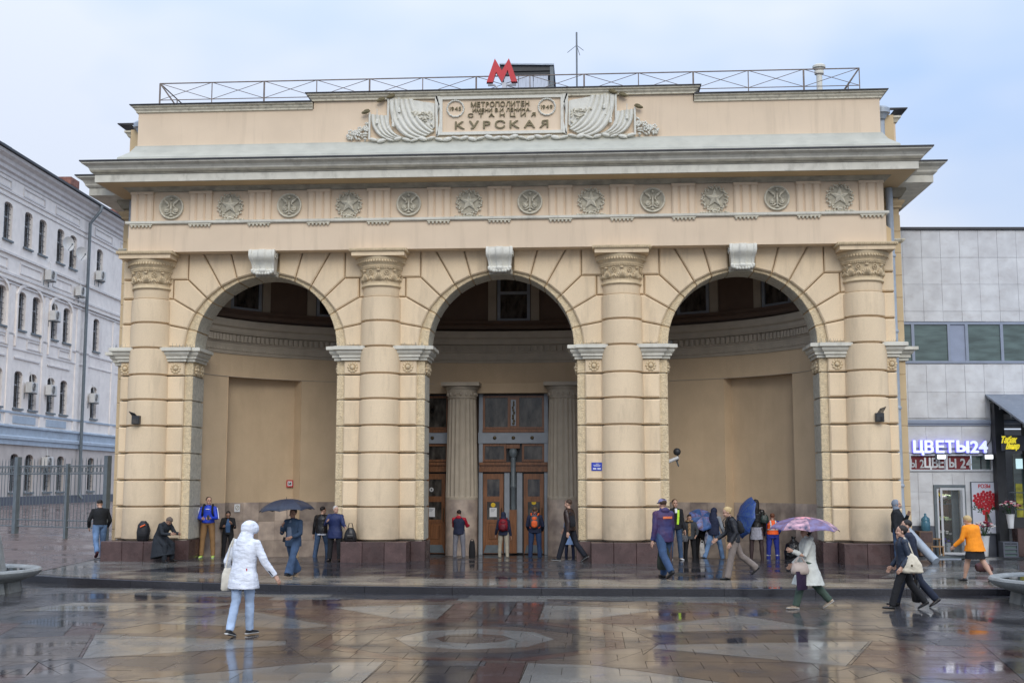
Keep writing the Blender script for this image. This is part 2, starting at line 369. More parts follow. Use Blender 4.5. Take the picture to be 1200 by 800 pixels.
def text_letters(txt, size, depth=0.02, bold=0.0, spacing=1.0, shear=0.0, width=None, flat=False):
    """upright letters in the XZ plane reading from -Y, centred on x, baseline z=0: one mesh per letter"""
    cur = 0; lay_ = []
    for ch in txt:
        if ch == ' ': cur += .32*spacing; continue
        V, F = glyph(ch); lay_.append((cur, V, F)); cur += max(p[0] for p in V)+.09+.42*(spacing-1)
    tot = max(c+max(p[0] for p in V) for c, V, F in lay_); k = width/tot if width else size; out = []
    for c, V, F in lay_:
        vs, fs = [], []
        for q, (dx, dz) in enumerate([(0, 0), (1, 0), (-1, 0), (0, 1), (0, -1), (.7, .7), (-.7, .7), (.7, -.7), (-.7, -.7)] if bold else [(0, 0)]):
            o = len(vs); n = len(V)
            P = [((x+c-tot/2)*k+dx*bold+z*size*shear, z*size+dz*bold) for x, z in V]; yf = -depth/2-q*.0004
            vs += [(x, yf, z) for x, z in P]+[(x, depth/2, z) for x, z in P]
            fs += [tuple(i+o for i in f) for f in F]
            ed = {}
            for f in F:
                for a_, b_ in zip(f, f[1:]+f[:1]): ed[(a_, b_)] = 1
            fs += [(b_+o, a_+o, a_+o+n, b_+o+n) for a_, b_ in ed if (b_, a_) not in ed]
        me = bpy.data.meshes.new('letter'); me.from_pydata(vs, [], fs); out.append(me)
    return out
def lettering(txt, size, depth, m, parent, loc, name='letter', rotz=0, **k):
    for me in text_letters(txt, size, depth, **k):
        me.materials.append(m); link(name, me, parent, loc, rotz)
def star(cx, cz, r, r2=None, n=5, rot=PI/2):
    r2 = r2 or r*0.42
    return [(cx+(r if i % 2 == 0 else r2)*math.cos(rot+PI*i/n), cz+(r if i % 2 == 0 else r2)*math.sin(rot+PI*i/n)) for i in range(2*n)]

# ============================================================ METRO STATION
station = thing('metro_station', 'cream rusticated metro station entrance with three tall arches and four banded columns', 'building')
PX = [-10.25, -3.46, 3.46, 10.25]            # column axes
PAV = 0.15
ROWS = [0.71, 1.65, 2.40, 3.17, 3.94, 4.69, 5.41]
HW, FW = 1.28, 1.05                          # pier half width, half width of the proud centre part
def shared(cache, key, make):
    if key not in cache: cache[key] = make()
    return cache[key]
_cache = {}
# ---- piers
for i, cx in enumerate(PX):
    pier = thing('pier', None, None, (cx, 0, 0)); pier.parent = station
    L0 = -0.86 if i == 0 else -HW; L1 = 0.86 if i == 3 else HW
    fl, fr = (-0.84 if i == 0 else -FW), (0.84 if i == 3 else FW)
    for k in range(len(ROWS)-1):
        z0, z1 = ROWS[k]+0.015, ROWS[k+1]-0.015
        def core():
            b = MB(); poly = [(L0, z0), (L1, z0), (L1, z1), (L0, z1)]
            b.prism(poly, 0.0, 0.5, 0.02); b.mi = 1
            b.box(L0+.004, L1-.004, 0.5, 1.0, z0+.01, z1-.01)
            return b.mesh('stone_block', [M['rough'], M['reveal']])
        me = core()
        # jamb faces are the greyer rough cast
        for p in me.polygons:
            if abs(p.normal.x) > 0.9 and not (i == 0 and p.normal.x < 0) and not (i == 3 and p.normal.x > 0): p.material_index = 1
        link('stone_block', me, pier)
        for a, c in ((fl, -0.45), (0.45, fr)):
            b = MB(); b.prism([(a, z0+.012), (c, z0+.012), (c, z1-.012), (a, z1-.012)], -0.11, -0.002, 0.035)
            b.build('stone_block', M['stucco'], pier)
    MB().box(L0+.05, L1-.05, 0.04, 0.96, PAV, 6.20).build('pier_core', M['grime'], pier)
    # rosette course
    for a, c, s in ((fl, -0.45, -1), (0.45, fr, 1)):
        b = MB(); b.prism([(a, 5.425), (c, 5.425), (c, 5.815), (a, 5.815)], -0.11, -0.002, 0.03)
        b.build('rosette_block', M['stucco'], pier)
        rx = s*0.80 if not ((i == 0 and s < 0) or (i == 3 and s > 0)) else s*0.70
        b = MB(); o = Vector((rx, -0.115, 5.62))
        rot = Matrix.Rotation(PI/2, 3, 'X')
        for q in range(10):
            a2 = 2*PI*q/10; b.ball(o+Vector((0.115*math.cos(a2), 0, 0.115*math.sin(a2))), (0.045, 0.03, 0.045), 8, 5)
        b.ball(o, (0.075, 0.075, 0.075), 10, 6); b.build('rosette', M['capital'], pier, smooth=True)
    b = MB(); b.prism([(L0, 5.425), (L1, 5.425), (L1, 5.815), (L0, 5.815)], 0.0, 1.0, 0.02)
    me = b.build('stone_block', [M['rough'], M['reveal']], pier).data
    for p in me.polygons:
        if abs(p.normal.x) > 0.9: p.material_index = 0
    for s in (-1, 1):                              # small carved rosettes on the jamb
        if (i == 0 and s < 0) or (i == 3 and s > 0): continue
        for yy in (0.28, 0.72):
            b = MB()
            for q in range(8):
                a2 = 2*PI*q/8; b.ball((s*(HW+0.02), yy+0.11*math.cos(a2), 5.6+0.12*math.sin(a2)), (0.05, 0.05, 0.05), 7, 5)
            b.ball((s*(HW+0.03), yy, 5.6), (0.07, 0.07, 0.07), 8, 5); b.build('rosette', M['capital'], pier, smooth=True)
    # impost moulding: proud centre part and the pier behind it
    prof = [(0, 5.815), (0.07, 5.815), (0.07, 5.89), (0.12, 5.90), (0.12, 5.97), (0.15, 5.98), (0.19, 6.03), (0.19, 6.09), (0.27, 6.11), (0.27, 6.20), (0.22, 6.215), (0, 6.215)]
    b = MB()
    # clockwise seen from above would push outward; travel so the right-hand normal points out
    path = [(L0, 1.0), (L0, 0.0), (fl, 0.0), (fl, -0.11), (-0.4, -0.11)]
    b.sweep(prof, [(x, y) for x, y in path[::-1]][::-1])
    path2 = [(0.4, -0.11), (fr, -0.11), (fr, 0.0), (L1, 0.0), (L1, 1.0)]
    b2 = MB(); b2.sweep(prof, path2)
    b.v = [(x, y, z) for x, y, z in b.v]
    b.build('impost_moulding', M['white_trim'], pier); b2.build('impost_moulding', M['white_trim'], pier)
    MB().box(L0-.2, L1+.2, -.1, 1.0, 6.17, 6.2).build('impost_cap', M['white_trim'], pier)
    # bird spikes on the impost
    b = MB()
    for q in range(90):
        x = rnd.uniform(L0-0.22, L1+0.22); y = rnd.uniform(-0.30, -0.05) if abs(x) < 1.25 else rnd.uniform(-0.25, 0.8)
        if abs(x) < 0.62: continue
        b.tube([(x, y, 6.2), (x+rnd.uniform(-.05, .05), y+rnd.uniform(-.05, .05), 6.2+rnd.uniform(0.08, 0.15))], 0.003, 3, cap=False)
    b.build('bird_spikes', M['steel_grey'], pier, kind='stuff')
    # ---- plinth of maroon granite
    for (a, c, y0, y1, zt) in ((L0-0.05, L1+0.05, -0.06, 1.03, 0.695),):
        n = 2 if i in (1, 2) else 2
        xs = [a, cx*0-0.92, 0.92, c]
        for q in (0, 2): MB().prism([(xs[q], PAV-.02), (xs[q+1]-.004, PAV-.02), (xs[q+1]-.004, zt), (xs[q], zt)], y0, y1, 0.012).build('plinth_block', M['maroon'], pier)
        MB().box(-0.91, 0.91, 0.0, 1.0, PAV-.02, 0.69).build('plinth_core', M['maroon'], pier)
    for q in range(3):
        x0 = -0.92+q*1.84/3
        MB().prism([(x0+.003, PAV-.02), (x0+1.84/3-.003, PAV-.02), (x0+1.84/3-.003, 0.70), (x0+.003, 0.70)], -0.86, -0.05, 0.012).build('plinth_block', M['maroon'], pier)
# ---- columns with banded drums
def drum(z0, z1, r0, r1, e=0.035):
    b = MB(); h = z1-z0
    prof = [(r0-0.075, z0), (r0-0.075, z0+0.012), (r0-0.02, z0+0.02), (r0, z0+e), (r0*0.5+r1*0.5+0.004, (z0+z1)/2), (r1, z1-e), (r1-0.02, z1-0.02), (r1-0.075, z1-0.012), (r1-0.075, z1)]
    return b.lathe(prof, 40, a0=PI, a1=2*PI).mesh('drum', M['stucco'])
DZ = [0.72, 1.65, 2.40, 3.17, 3.94, 4.69, 5.41, 6.18, 6.91, 7.63]
def rad(z): return 0.625-(z-0.7)/7.0*0.045
cap_meshes = {}
def make_capital():
    out = []
    out.append(('column_neck', MB().lathe([(0.52, 7.63), (0.53, 7.66), (0.53, 7.90)], 40, a0=PI-.3, a1=2*PI+.3).mesh('column_neck', M['stucco'], True)))
    b = MB().lathe([(0.53, 7.90), (0.575, 7.905), (0.59, 7.935), (0.575, 7.965), (0.545, 7.975), (0.545, 8.0)], 40, a0=PI-.3, a1=2*PI+.3)
    out.append(('astragal', b.mesh('astragal', M['capital'], True)))
    b = MB().lathe([(0.545, 8.0), (0.55, 8.1), (0.575, 8.3), (0.60, 8.43), (0.63, 8.44), (0.635, 8.46), (0.61, 8.50), (0.64, 8.54), (0.70, 8.62), (0.735, 8.72), (0.735, 8.745), (0.6, 8.75)], 40, a0=PI-.3, a1=2*PI+.3)
    out.append(('bell', b.mesh('bell', M['capital'], True)))
    b = MB()
    for k in range(30):                              # egg ring
        a = PI+PI*(k+.5)/30*1.1-.15
        rot = Matrix.Rotation(a, 3, 'Z') @ Matrix.Rotation(-0.5, 3, 'Y')
        b.ball((0.70*math.cos(a), 0.70*math.sin(a), 8.63), (0.03, 0.026, 0.062), 6, 5, rot)
    for k in range(44):                              # bead and dentil ring
        a = PI+PI*(k+.5)/44*1.1-.15; b.ball((0.635*math.cos(a), 0.635*math.sin(a), 8.475), (0.02, 0.02, 0.02), 5, 4)
        b.ball((0.622*math.cos(a), 0.622*math.sin(a), 8.42), (0.016, 0.016, 0.025), 5, 4)
    out.append(('egg_ring', b.mesh('egg_ring', M['capital'], True)))
    for k in range(9):
        a = PI+PI*(k)/8; b = MB()
        ca, sa = math.cos(a), math.sin(a); t = Vector((-sa, ca, 0)); n = Vector((ca, sa, 0))
        def P(u, z, o=0.0): rr = 0.55+(z-8.0)*0.13+o; return n*rr+t*u+Vector((0, 0, z))
        if k % 2 == 0:                               # palmette
            for q in range(-3, 4):
                g = q*0.42
                b.tube([P(0.0+q*0.022, 8.06), P(0.10*math.sin(g)*1.0+q*.01, 8.06+0.14*abs(math.cos(g))+.03, .025), P(0.13*math.sin(g), 8.09+0.19*max(.3, math.cos(g)), .015)], [0.012, 0.024, 0.012], 6)
            b.ball(P(0, 8.36, .02), (0.06, 0.04, 0.03), 8, 5)
        else:                                        # small medallion above two leaves
            for q in range(10):
                g = 2*PI*q/10; b.ball(P(0.065*math.cos(g), 8.30+0.065*math.sin(g), .01), 0.02, 6, 4)
            b.ball(P(0, 8.30, .012), 0.028, 6, 4)
            for s in (-1, 1): b.tube([P(0, 8.20), P(s*0.05, 8.13, .02), P(s*0.085, 8.06, .01)], [0.015, 0.024, 0.01], 6)
            b.tube([P(0, 8.22), P(0, 8.05, .01)], 0.014, 6)
        out.append(('carved_motif', b.mesh('carved_motif', M['capital'], True)))
    b = MB(); b.box(-.76, .76, -.76, 0.3, 8.75, 8.86); out.append(('abacus', b.mesh('abacus', M['stucco'])))
    b = MB(); b.sweep([(0, 8.862), (0.015, 8.865), (0.055, 8.925), (0.055, 8.955), (0, 8.955)], [(-.77, .3), (-.77, -.77), (.77, -.77), (.77, .3)])
    b.box(-.765, .765, -.765, .3, 8.862, 8.95)
    for k in range(34):
        x = -.80+1.6*k/33
        b.ball((x, -.815, 8.90), (0.017, 0.018, 0.03), 5, 4)
        if k % 2 == 0:
            for s in (-1, 1): b.ball((s*.815, -.8+1.0*k/33, 8.90), (0.018, 0.017, 0.03), 5, 4)
    out.append(('abacus_moulding', b.mesh('abacus_moulding', M['capital'])))
    return out
capm = make_capital()
drums = [drum(DZ[k]+.006, DZ[k+1]-.006, rad(DZ[k]), rad(DZ[k+1])) for k in range(len(DZ)-1)]
for d in drums: d.polygons.foreach_set('use_smooth', [True]*len(d.polygons)); d.set_sharp_from_angle(angle=R(50))
corem = MB().lathe([(0.5, 0.7), (0.5, 8.7)], 24, a0=PI, a1=2*PI).mesh('drum_core', M['stucco'])
for i, cx in enumerate(PX):
    colm = thing('column', None, None, (cx, 0, 0)); colm.parent = station
    for d in drums: link('drum', d, colm)
    link('drum_core', corem, colm)
    for n_, me in capm: link(n_, me, colm, kind='stuff' if n_ == 'egg_ring' else None)
# ---- arches
ACX = [-(10.25+3.46)/2, 0.0, (10.25+3.46)/2]
SP = 6.22; RIN = 2.09; ZT = 9.02
AN = [0, 13.4, 26.6, 39.7, 53.2, 66.8, 80.5]
RO = [2.37, 2.345, 2.31, 2.26, 2.225, 2.19, 2.17]
def pt(k): a = R(AN[k]); return (-RO[k]*math.cos(a), SP+RO[k]*math.sin(a))
def arch_block_polys(dc):
    de = -(dc-0.46)
    j = [pt(k) for k in range(7)]
    out = [[(de, 6.24), j[0], j[1], (de, 6.90)],
           [(de, 6.90), j[1], j[2], (-2.74, 7.65), (de, 7.65)],
           [(-2.75, 7.65), j[2], j[3], (-2.32, 8.22), (-2.75, 8.22)],
           [j[3], j[4], (-1.90, ZT), (-2.32, ZT), (-2.32, 8.22)],
           [j[4], j[5], (-1.07, ZT), (-1.90, ZT)],
           [j[5], j[6], (-0.36, ZT), (-1.07, ZT)],
           [(de, 8.22), (-2.32, 8.22), (-2.32, ZT), (de, ZT)]]
    strip = [(de, 7.65), (-2.75, 7.65), (-2.75, 8.22), (de, 8.22)]
    return out, strip
for ai, ax in enumerate(ACX):
    arch = thing('arch', None, None, (ax, 0, 0)); arch.parent = station
    for side in (-1, 1):
        col_x = PX[ai] if side == -1 else PX[ai+1]
        polys, strip = arch_block_polys(abs(col_x-ax))
        for q, po in enumerate(polys):
            a_ = sum(po[i][0]*po[(i+1) % len(po)][1]-po[(i+1) % len(po)][0]*po[i][1] for i in range(len(po)))
            if a_ < 0: po = po[::-1]
            po = inset(po, 0.014)
            if side == 1: po = [(-x, z) for x, z in po]
            MB().prism(po, -0.11, 0.06, 0.035).build('voussoir', M['stucco'], arch)
        po = inset(strip if True else strip, 0.02)
        if side == 1: po = [(-x, z) for x, z in po]
        MB().prism(po, -0.085, 0.06, 0.03).build('spandrel_block', M['stucco'], arch)
        # rough inner ring stones that carry through the wall as the soffit
        for k in range(6):
            a0, a1 = R(AN[k]+0.55), R(AN[k+1]-0.55); n = 5
            poly = [(-RIN*math.cos(a0+(a1-a0)*t/n), SP+RIN*math.sin(a0+(a1-a0)*t/n)) for t in range(n+1)]
            ro0, ro1 = RO[k]+0.02, RO[k+1]+0.02
            poly += [(-(ro1+(ro0-ro1)*t/n)*math.cos(a1+(a0-a1)*t/n), SP+(ro1+(ro0-ro1)*t/n)*math.sin(a1+(a0-a1)*t/n)) for t in range(n+1)]
            if side == 1: poly = [(-x, z) for x, z in poly]
            me = MB().prism(poly, 0.0, 1.0, 0.018).mesh('ring_stone', [M['rough'], M['reveal']])
            for p in me.polygons:
                c = p.center; d = math.hypot(c.x, c.z-SP)
                if d < RIN+0.01 and c.y > 0.05: p.material_index = 1
            link('ring_stone', me, arch)
    # plain keystone wedge in the soffit
    a0 = R(80.85); n = 5; a1 = PI-a0
    poly = [(RIN*math.cos(a0+(a1-a0)*t/n), SP+RIN*math.sin(a0+(a1-a0)*t/n)) for t in range(n+1)]
    poly += [(2.25*math.cos(a1+(a0-a1)*t/n), SP+2.25*math.sin(a1+(a0-a1)*t/n)) for t in range(n+1)]
    MB().prism(poly, -0.02, 1.0, 0.018).build('ring_stone', M['reveal'], arch)
    # scrolled console keystone
    b = MB(); N = 26; prof = []
    # side outline in (y,z): big scroll at top, small one below
    side = [(-0.12, 9.0), (-0.60, 9.0), (-0.64, 8.97), (-0.66, 8.90), (-0.665, 8.82), (-0.64, 8.74), (-0.56, 8.67), (-0.50, 8.60), (-0.47, 8.52), (-0.455, 8.46), (-0.50, 8.44), (-0.52, 8.40), (-0.50, 8.35), (-0.44, 8.32), (-0.36, 8.31), (-0.12, 8.33)]
    ws = [0.36, 0.37, 0.38, 0.38, 0.38, 0.37, 0.35, 0.33, 0.32, 0.315, 0.335, 0.335, 0.33, 0.32, 0.31, 0.31]
    grooves = [0, .10, .13, .33, .37, .40, .60, .63, .67, .87, .90, 1.0]
    dep = [0, 0, -.03, -.03, 0, .02, .02, 0, -.03, -.03, 0, 0]
    for (y, z), wv in zip(side, ws):
        for g, d_ in zip(grooves, dep):
            b.v.append((-wv+2*wv*g, y-(d_ if y < -0.2 else 0), z))
    G = len(grooves)
    for a in range(len(side)-1):
        for g in range(G-1): b.f.append((a*G+g, a*G+g+1, (a+1)*G+g+1, (a+1)*G+g)[::-1])
    b.f.append(tuple(a*G for a in range(len(side)))); b.f.append(tuple(a*G+G-1 for a in range(len(side)))[::-1]); b.m = [0]*len(b.f)
    for q in range(7):                               # leafy lower lip
        b.ball((-0.25+0.083*q, -0.47, 8.33+0.02*math.cos(q*2.1)-(.03 if q in (3,) else 0)), (0.05, 0.05, 0.05), 7, 5)
    for s in (-1, 1):
        b.tube([(s*.375, -.50, 8.86), (s*.375, -.36, 8.92), (s*.375, -.30, 8.80), (s*.375, -.42, 8.74), (s*.375, -.52, 8.80)], 0.022, 6)
    b.build('keystone', M['relief_white'], arch, auto=40)
    # backing wall of the spandrels
    b = MB(); n = 24; hwid = (PX[ai+1]-PX[ai])/2
    X0 = PX[ai]-ax if ai > 0 else -4.25
    X1 = PX[ai+1]-ax if ai < 2 else 4.25
    inn, outr = [], []
    for t in range(n+1):
        a = PI*t/n; inn.append((2.12*math.cos(a), SP+2.12*math.sin(a)))
        c, s_ = math.cos(a), math.sin(a)
        k = min((X1 if c > 0 else -X0)/max(1e-6, abs(c)), (ZT+.9-SP)/max(1e-6, s_)); outr.append((k*c, SP+k*s_))
    # add corners
    vs = []
    for y in (0.035, 0.99):
        vs += [(x, y, z) for x, z in inn]+[(x, y, z) for x, z in outr]
    m_ = n+1; fs = []
    for t in range(n):
        fs.append((t, m_+t, m_+t+1, t+1)[::-1]); fs.append((2*m_+t, 3*m_+t, 3*m_+t+1, 2*m_+t+1)); fs.append((t, t+1, 2*m_+t+1, 2*m_+t))
    b.add(vs, fs)
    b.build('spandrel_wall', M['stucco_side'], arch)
for q, (a, c) in enumerate(((-11.10, -10.9), (10.9, 11.10))):
    zs = [0.71, 1.65, 2.40, 3.17, 3.94, 4.69, 5.41, 6.20, 6.91, 7.65, 8.22, 8.96]
    for k in range(len(zs)-1):
        if zs[k] < 6.1: continue
        x0, x1 = (-11.10, -10.55) if q == 0 else (10.55, 11.10)
        MB().prism([(x0, zs[k]+.02), (x1, zs[k]+.02), (x1, zs[k+1]-.02), (x0, zs[k+1]-.02)], -0.11, 0.6, 0.035).build('stone_block', M['stucco'], station)
    MB().box(-11.05 if q == 0 else 10.6, -10.6 if q == 0 else 11.05, 0.0, 1.0, 6.2, 9.0).build('corner_core', M['stucco_side'], station)
# ---- entablature
ex = 10.83
MB().prism([(-ex, 8.965), (ex, 8.965), (ex, 9.765), (-ex, 9.765)], -0.55, 1.0).build('architrave', M['stucco_flat'], station)
front = [(-ex, 1.2), (-ex, -.55), (ex, -.55), (ex, 1.2)]
MB().sweep([(0, 9.77), (0.05, 9.775), (0.08, 9.80), (0.08, 9.865), (0, 9.87)], front).build('taenia', M['white_trim'], station)
MB().box(-ex+.03, ex-.03, -0.51, 1.0, 9.768, 10.95).build('frieze_wall', M['stucco_flat'], station)
NT = 13; P0 = -10.45; PT = 20.9/12
guttam = None
tri_me = None
def triglyph():
    b = MB(); w_ = 0.33
    xs = [-w_, -w_+.05, -w_+.13, -.11+.04, -.11-.02+.04, .0]
    # three raised bars with two chamfered grooves and half grooves at the sides
    prof = [(-w_, .035), (-.285, .0), (-.17, 0), (-.125, .045), (-.08, 0), (.08, 0), (.125, .045), (.17, 0), (.285, 0), (w_, .035)]
    z0, z1 = 9.87, 10.66
    vs = [(x, -.60+d, z0) for x, d in prof]+[(x, -.60+d, z1) for x, d in prof]+[(-w_, -.505, z0), (w_, -.505, z0), (-w_, -.505, z1), (w_, -.505, z1)]
    n = len(prof); fs = [(i, i+1, n+i+1, n+i) for i in range(n-1)]+[(2*n, 0, n, 2*n+2), (n-1, 2*n+1, 2*n+3, 2*n-1)]
    b.add(vs, fs); b.box(-w_-.01, w_+.01, -.615, -.505, 10.66, 10.74)
    return b.mesh('triglyph', M['stucco_flat'])
def guttae():
    b = MB()
    for k in range(6): b.lathe([(0.028, 9.69), (0.036, 9.735), (0.03, 9.77)], 8, c=(-.275+.11*k, -.59))
    b.box(-.33, .33, -.625, -.55, 9.742, 9.769)
    return b.mesh('guttae', M['relief'])
tri_me, gut_me = triglyph(), guttae()
for k in range(NT):
    x = P0+PT*k
    link('triglyph', tri_me, station, (x, 0, 0)); link('guttae', gut_me, station, (x, 0, 0))
def disc_medallion():
    b = MB(); Y = -0.51; N = 32; cz = 0
    def ring(r, y): return [(r*math.cos(2*PI*i/N), y, r*math.sin(2*PI*i/N)) for i in range(N)]
    rs = [(0.36, Y), (0.36, Y-.07), (0.345, Y-.085), (0.32, Y-.08), (0.31, Y-.03), (0.001, Y-.03)]
    vs = []
    for r, y in rs: vs += ring(r, y)
    b.add(vs, [(k*N+i, k*N+(i+1) % N, (k+1)*N+(i+1) % N, (k+1)*N+i) for k in range(len(rs)-1) for i in range(N)])
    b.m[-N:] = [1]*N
    F = Y-.045
    b.prism(star(0, .235, .065), F-.035, F+.01)
    for s in (-1, 1):
        for i in range(8):
            g = 2*PI*i/8; b.ball((s*.135+.055*math.cos(g), F-.012, -.095+.055*math.sin(g)), (.026, .025, .026), 6, 4)
        b.ball((s*.135, F-.015, -.095), (.04, .04, .04), 8, 5)
        b.tube([(s*.13, F-.01, -.03), (s*.06, F-.03, .03), (s*.10, F-.03, .12), (s*.20, F-.02, .21)], [.018, .02, .024, .01], 6)
        for i in range(4): b.ball((s*(.12+.03*i), F-.03, .10+.035*i), (.035, .02, .016), 6, 4)
        b.tube([(s*.03, F-.02, -.16), (s*.10, F-.03, -.21), (s*.17, F-.02, -.20)], [.02, .022, .01], 6)
    b.tube([(0, F-.02, -.27), (0, F-.04, -.05), (0, F-.03, .13)], [.02, .028, .014], 6)
    b.ball((0, F-.02, -.25), (.06, .03, .025), 8, 5)
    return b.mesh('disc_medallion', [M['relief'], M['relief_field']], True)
def wreath_medallion():
    b = MB(); Y = -0.51
    st = star(0, .02, .265, .11); b.prism(st, Y-.07, Y)
    # faceted star: raised centre ridge
    n = len(st); vs = [(x, Y-.07, z) for x, z in st]+[(0, Y-.13, .02)]
    b.add(vs, [(i, (i+1) % n, n) for i in range(n)])
    N = 44
    for i in range(N):
        g = 2*PI*i/N; r = .345+.03*math.sin(i*2.4)
        rot = Matrix.Rotation(-g+(.6 if i % 2 else -.6), 3, 'Y')
        b.ball((r*math.cos(g), Y-.04-.02*(i % 3), r*math.sin(g)), (.045, .03, .024), 6, 4, rot)
    for i in range(14):
        g = 2*PI*i/14; b.ball((.29*math.cos(g), Y-.05, .29*math.sin(g)), (.022, .03, .022), 6, 4)
    for i in range(11): b.ball((-.38+.076*i, Y-.04, -.385+.01*math.sin(i*3)), (.045, .035, .028), 6, 4)
    b.ball((0, Y-.05, -.33), (.09, .05, .04), 8, 5)
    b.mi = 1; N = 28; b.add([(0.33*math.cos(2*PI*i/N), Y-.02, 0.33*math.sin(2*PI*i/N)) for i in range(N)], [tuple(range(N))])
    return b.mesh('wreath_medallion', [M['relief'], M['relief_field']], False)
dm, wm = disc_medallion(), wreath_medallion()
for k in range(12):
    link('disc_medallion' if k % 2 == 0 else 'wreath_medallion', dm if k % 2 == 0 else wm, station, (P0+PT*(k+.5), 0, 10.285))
# ---- main cornice (front block), and the wider block behind
SPROF = [(0, 10.74), (0.03, 10.745), (0.06, 10.78), (0.14, 10.84), (0.16, 10.86), (0.16, 10.885)]          # bed mould
MB().sweep(SPROF+[(0, 10.885)], front).build('bed_mould', M['grime'], station)
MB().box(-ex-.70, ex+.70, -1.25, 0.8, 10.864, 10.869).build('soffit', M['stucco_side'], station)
MB().sweep([(0, 10.87), (0.75, 10.87), (0.75, 11.09), (0, 11.09)], front).build('corona', M['white_trim'], station)
MB().sweep([(0.3, 11.092), (0.78, 11.092), (0.80, 11.13), (0.83, 11.135), (0.86, 11.18), (0.86, 11.20)], front).build('cornice_fillet', M['grime'], station)
MB().sweep([(0.3, 11.2), (0.87, 11.202), (0.88, 11.24), (0.93, 11.30), (1.02, 11.345), (1.05, 11.36), (1.05, 11.40), (0.3, 11.40)], front).build('cyma_moulding', M['white_trim'], station)
MB().sweep([(0.0, 11.62), (0.0, 11.60), (1.09, 11.405), (1.09, 11.44), (0.9, 11.47)], front).build('cornice_flashing', M['roof'], station)
RX = 11.63
rear = [(-RX, 14.0), (-RX, 1.0), (RX, 1.0), (RX, 14.0)]
MB().sweep([(0, 10.60), (0.05, 10.62), (0.16, 10.80), (0.16, 10.886), (0, 10.886)], rear).build('bed_mould', M['grime'], station)
MB().sweep([(0, 10.868), (0.77, 10.868), (0.77, 11.088), (0, 11.088)], rear).build('corona', M['white_trim'], station)
MB().sweep([(0.3, 11.094), (0.80, 11.094), (0.86, 11.15), (0.87, 11.20), (0.93, 11.29), (1.02, 11.34), (1.06, 11.36), (1.06, 11.398), (0.3, 11.398)], rear).build('cyma_moulding', M['white_trim'], station)
MB().sweep([(0.0, 11.59), (1.10, 11.403), (1.10, 11.438), (0.5, 11.50)], rear).build('cornice_flashing', M['roof'], station)
# rear block quoins seen past the corners
for s in (-1, 1):
    zs = [0.15, 0.95, 1.65, 2.40, 3.17, 3.94, 4.69, 5.41, 5.80]
    for k in range(len(zs)-1):
        x0, x1 = sorted((s*11.62, s*11.0))
        MB().prism([(x0, zs[k]+.008), (x1, zs[k]+.008), (x1, zs[k+1]-.008), (x0, zs[k+1]-.008)], 1.0, 2.2, 0.012).build('quoin_block', M['stucco_side'], station)
    zs = [6.22, 6.95, 7.65, 8.3, 8.97, 9.6, 10.1]
    for k in range(len(zs)-1):
        x0, x1 = sorted((s*11.62, s*11.0))
        MB().prism([(x0, zs[k]+.008), (x1, zs[k]+.008), (x1, zs[k+1]-.008), (x0, zs[k+1]-.008)], 1.0, 2.2, 0.012).build('quoin_block', M['stucco_side'], station)
    pth = [(s*11.0, 1.0), (s*11.62, 1.0), (s*11.62, 2.3)] if s > 0 else [(-11.62, 2.3), (-11.62, 1.0), (-11.0, 1.0)]
    prof = [(0, 5.81), (0.07, 5.815), (0.07, 5.89), (0.12, 5.90), (0.12, 5.97), (0.19, 6.03), (0.19, 6.09), (0.30, 6.11), (0.30, 6.20), (0, 6.21)]
    MB().sweep(prof, pth).build('impost_moulding', M['white_trim'], station)
    MB().sweep([(0, 9.28), (0.06, 9.29), (0.10, 9.34), (0.10, 9.38), (0, 9.39)], pth).build('string_course', M['relief'], station)
    x0, x1 = sorted((s*11.60, s*10.9))
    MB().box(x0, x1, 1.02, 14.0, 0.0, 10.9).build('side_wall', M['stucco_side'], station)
    x0, x1 = sorted((s*11.66, s*10.9)); MB().box(x0, x1, 0.95, 2.4, 0.0, 0.62).build('plinth_block', M['maroon'], station)
    # pilaster capitals high up under the cornice
    MB().sweep([(0, 10.30), (.05, 10.31), (.05, 10.36), (.12, 10.45), (.12, 10.52), (0, 10.53)], pth).build('pilaster_cap', M['stucco_side'], station)
# ---- attic
MB().box(-11.62, 11.62, 1.3, 14, 11.4, 13.2).build('attic_core', M['stucco_side'], station)
b = MB().prism([(-10.96, 12.0), (10.96, 12.0), (10.96, 13.38), (5.62, 13.38), (5.62, 13.62), (-5.62, 13.62), (-5.62, 13.38), (-10.96, 13.38)], 0.20, 1.6)
b.build('attic_wall', M['stucco_flat'], station)
at = [(-10.97, 1.6), (-10.97, 0.20), (10.97, 0.20), (10.97, 1.6)]
MB().sweep([(0, 12.35), (0.04, 12.34), (0.05, 12.30), (0.16, 12.12), (0.30, 12.0), (0.42, 11.9), (0.5, 11.5), (0, 11.45)][::-1], at).build('attic_base_moulding', M['base_trim'], station)
for s in (-1, 1):
    pth = [(-10.97, 1.6), (-10.97, 0.20), (-5.64, 0.20)] if s < 0 else [(5.64, 0.20), (10.97, 0.20), (10.97, 1.6)]
    MB().sweep([(0, 13.36), (0.05, 13.37), (0.05, 13.41), (0.10, 13.46), (0.10, 13.50), (0.16, 13.52), (0.16, 13.56), (0, 13.56)], pth).build('attic_cornice', M['relief'], station)
    MB().sweep([(-0.2, 13.62), (0.21, 13.565), (0.21, 13.59), (-0.2, 13.66)], pth).build('roof_edge', M['roof'], station)
pth = [(-5.63, 1.6), (-5.63, 0.17), (5.63, 0.17), (5.63, 1.6)]
MB().sweep([(0, 13.60), (0.05, 13.61), (0.05, 13.65), (0.11, 13.70), (0.11, 13.74), (0.17, 13.76), (0.17, 13.80), (0, 13.80)], pth).build('attic_cornice', M['relief'], station)
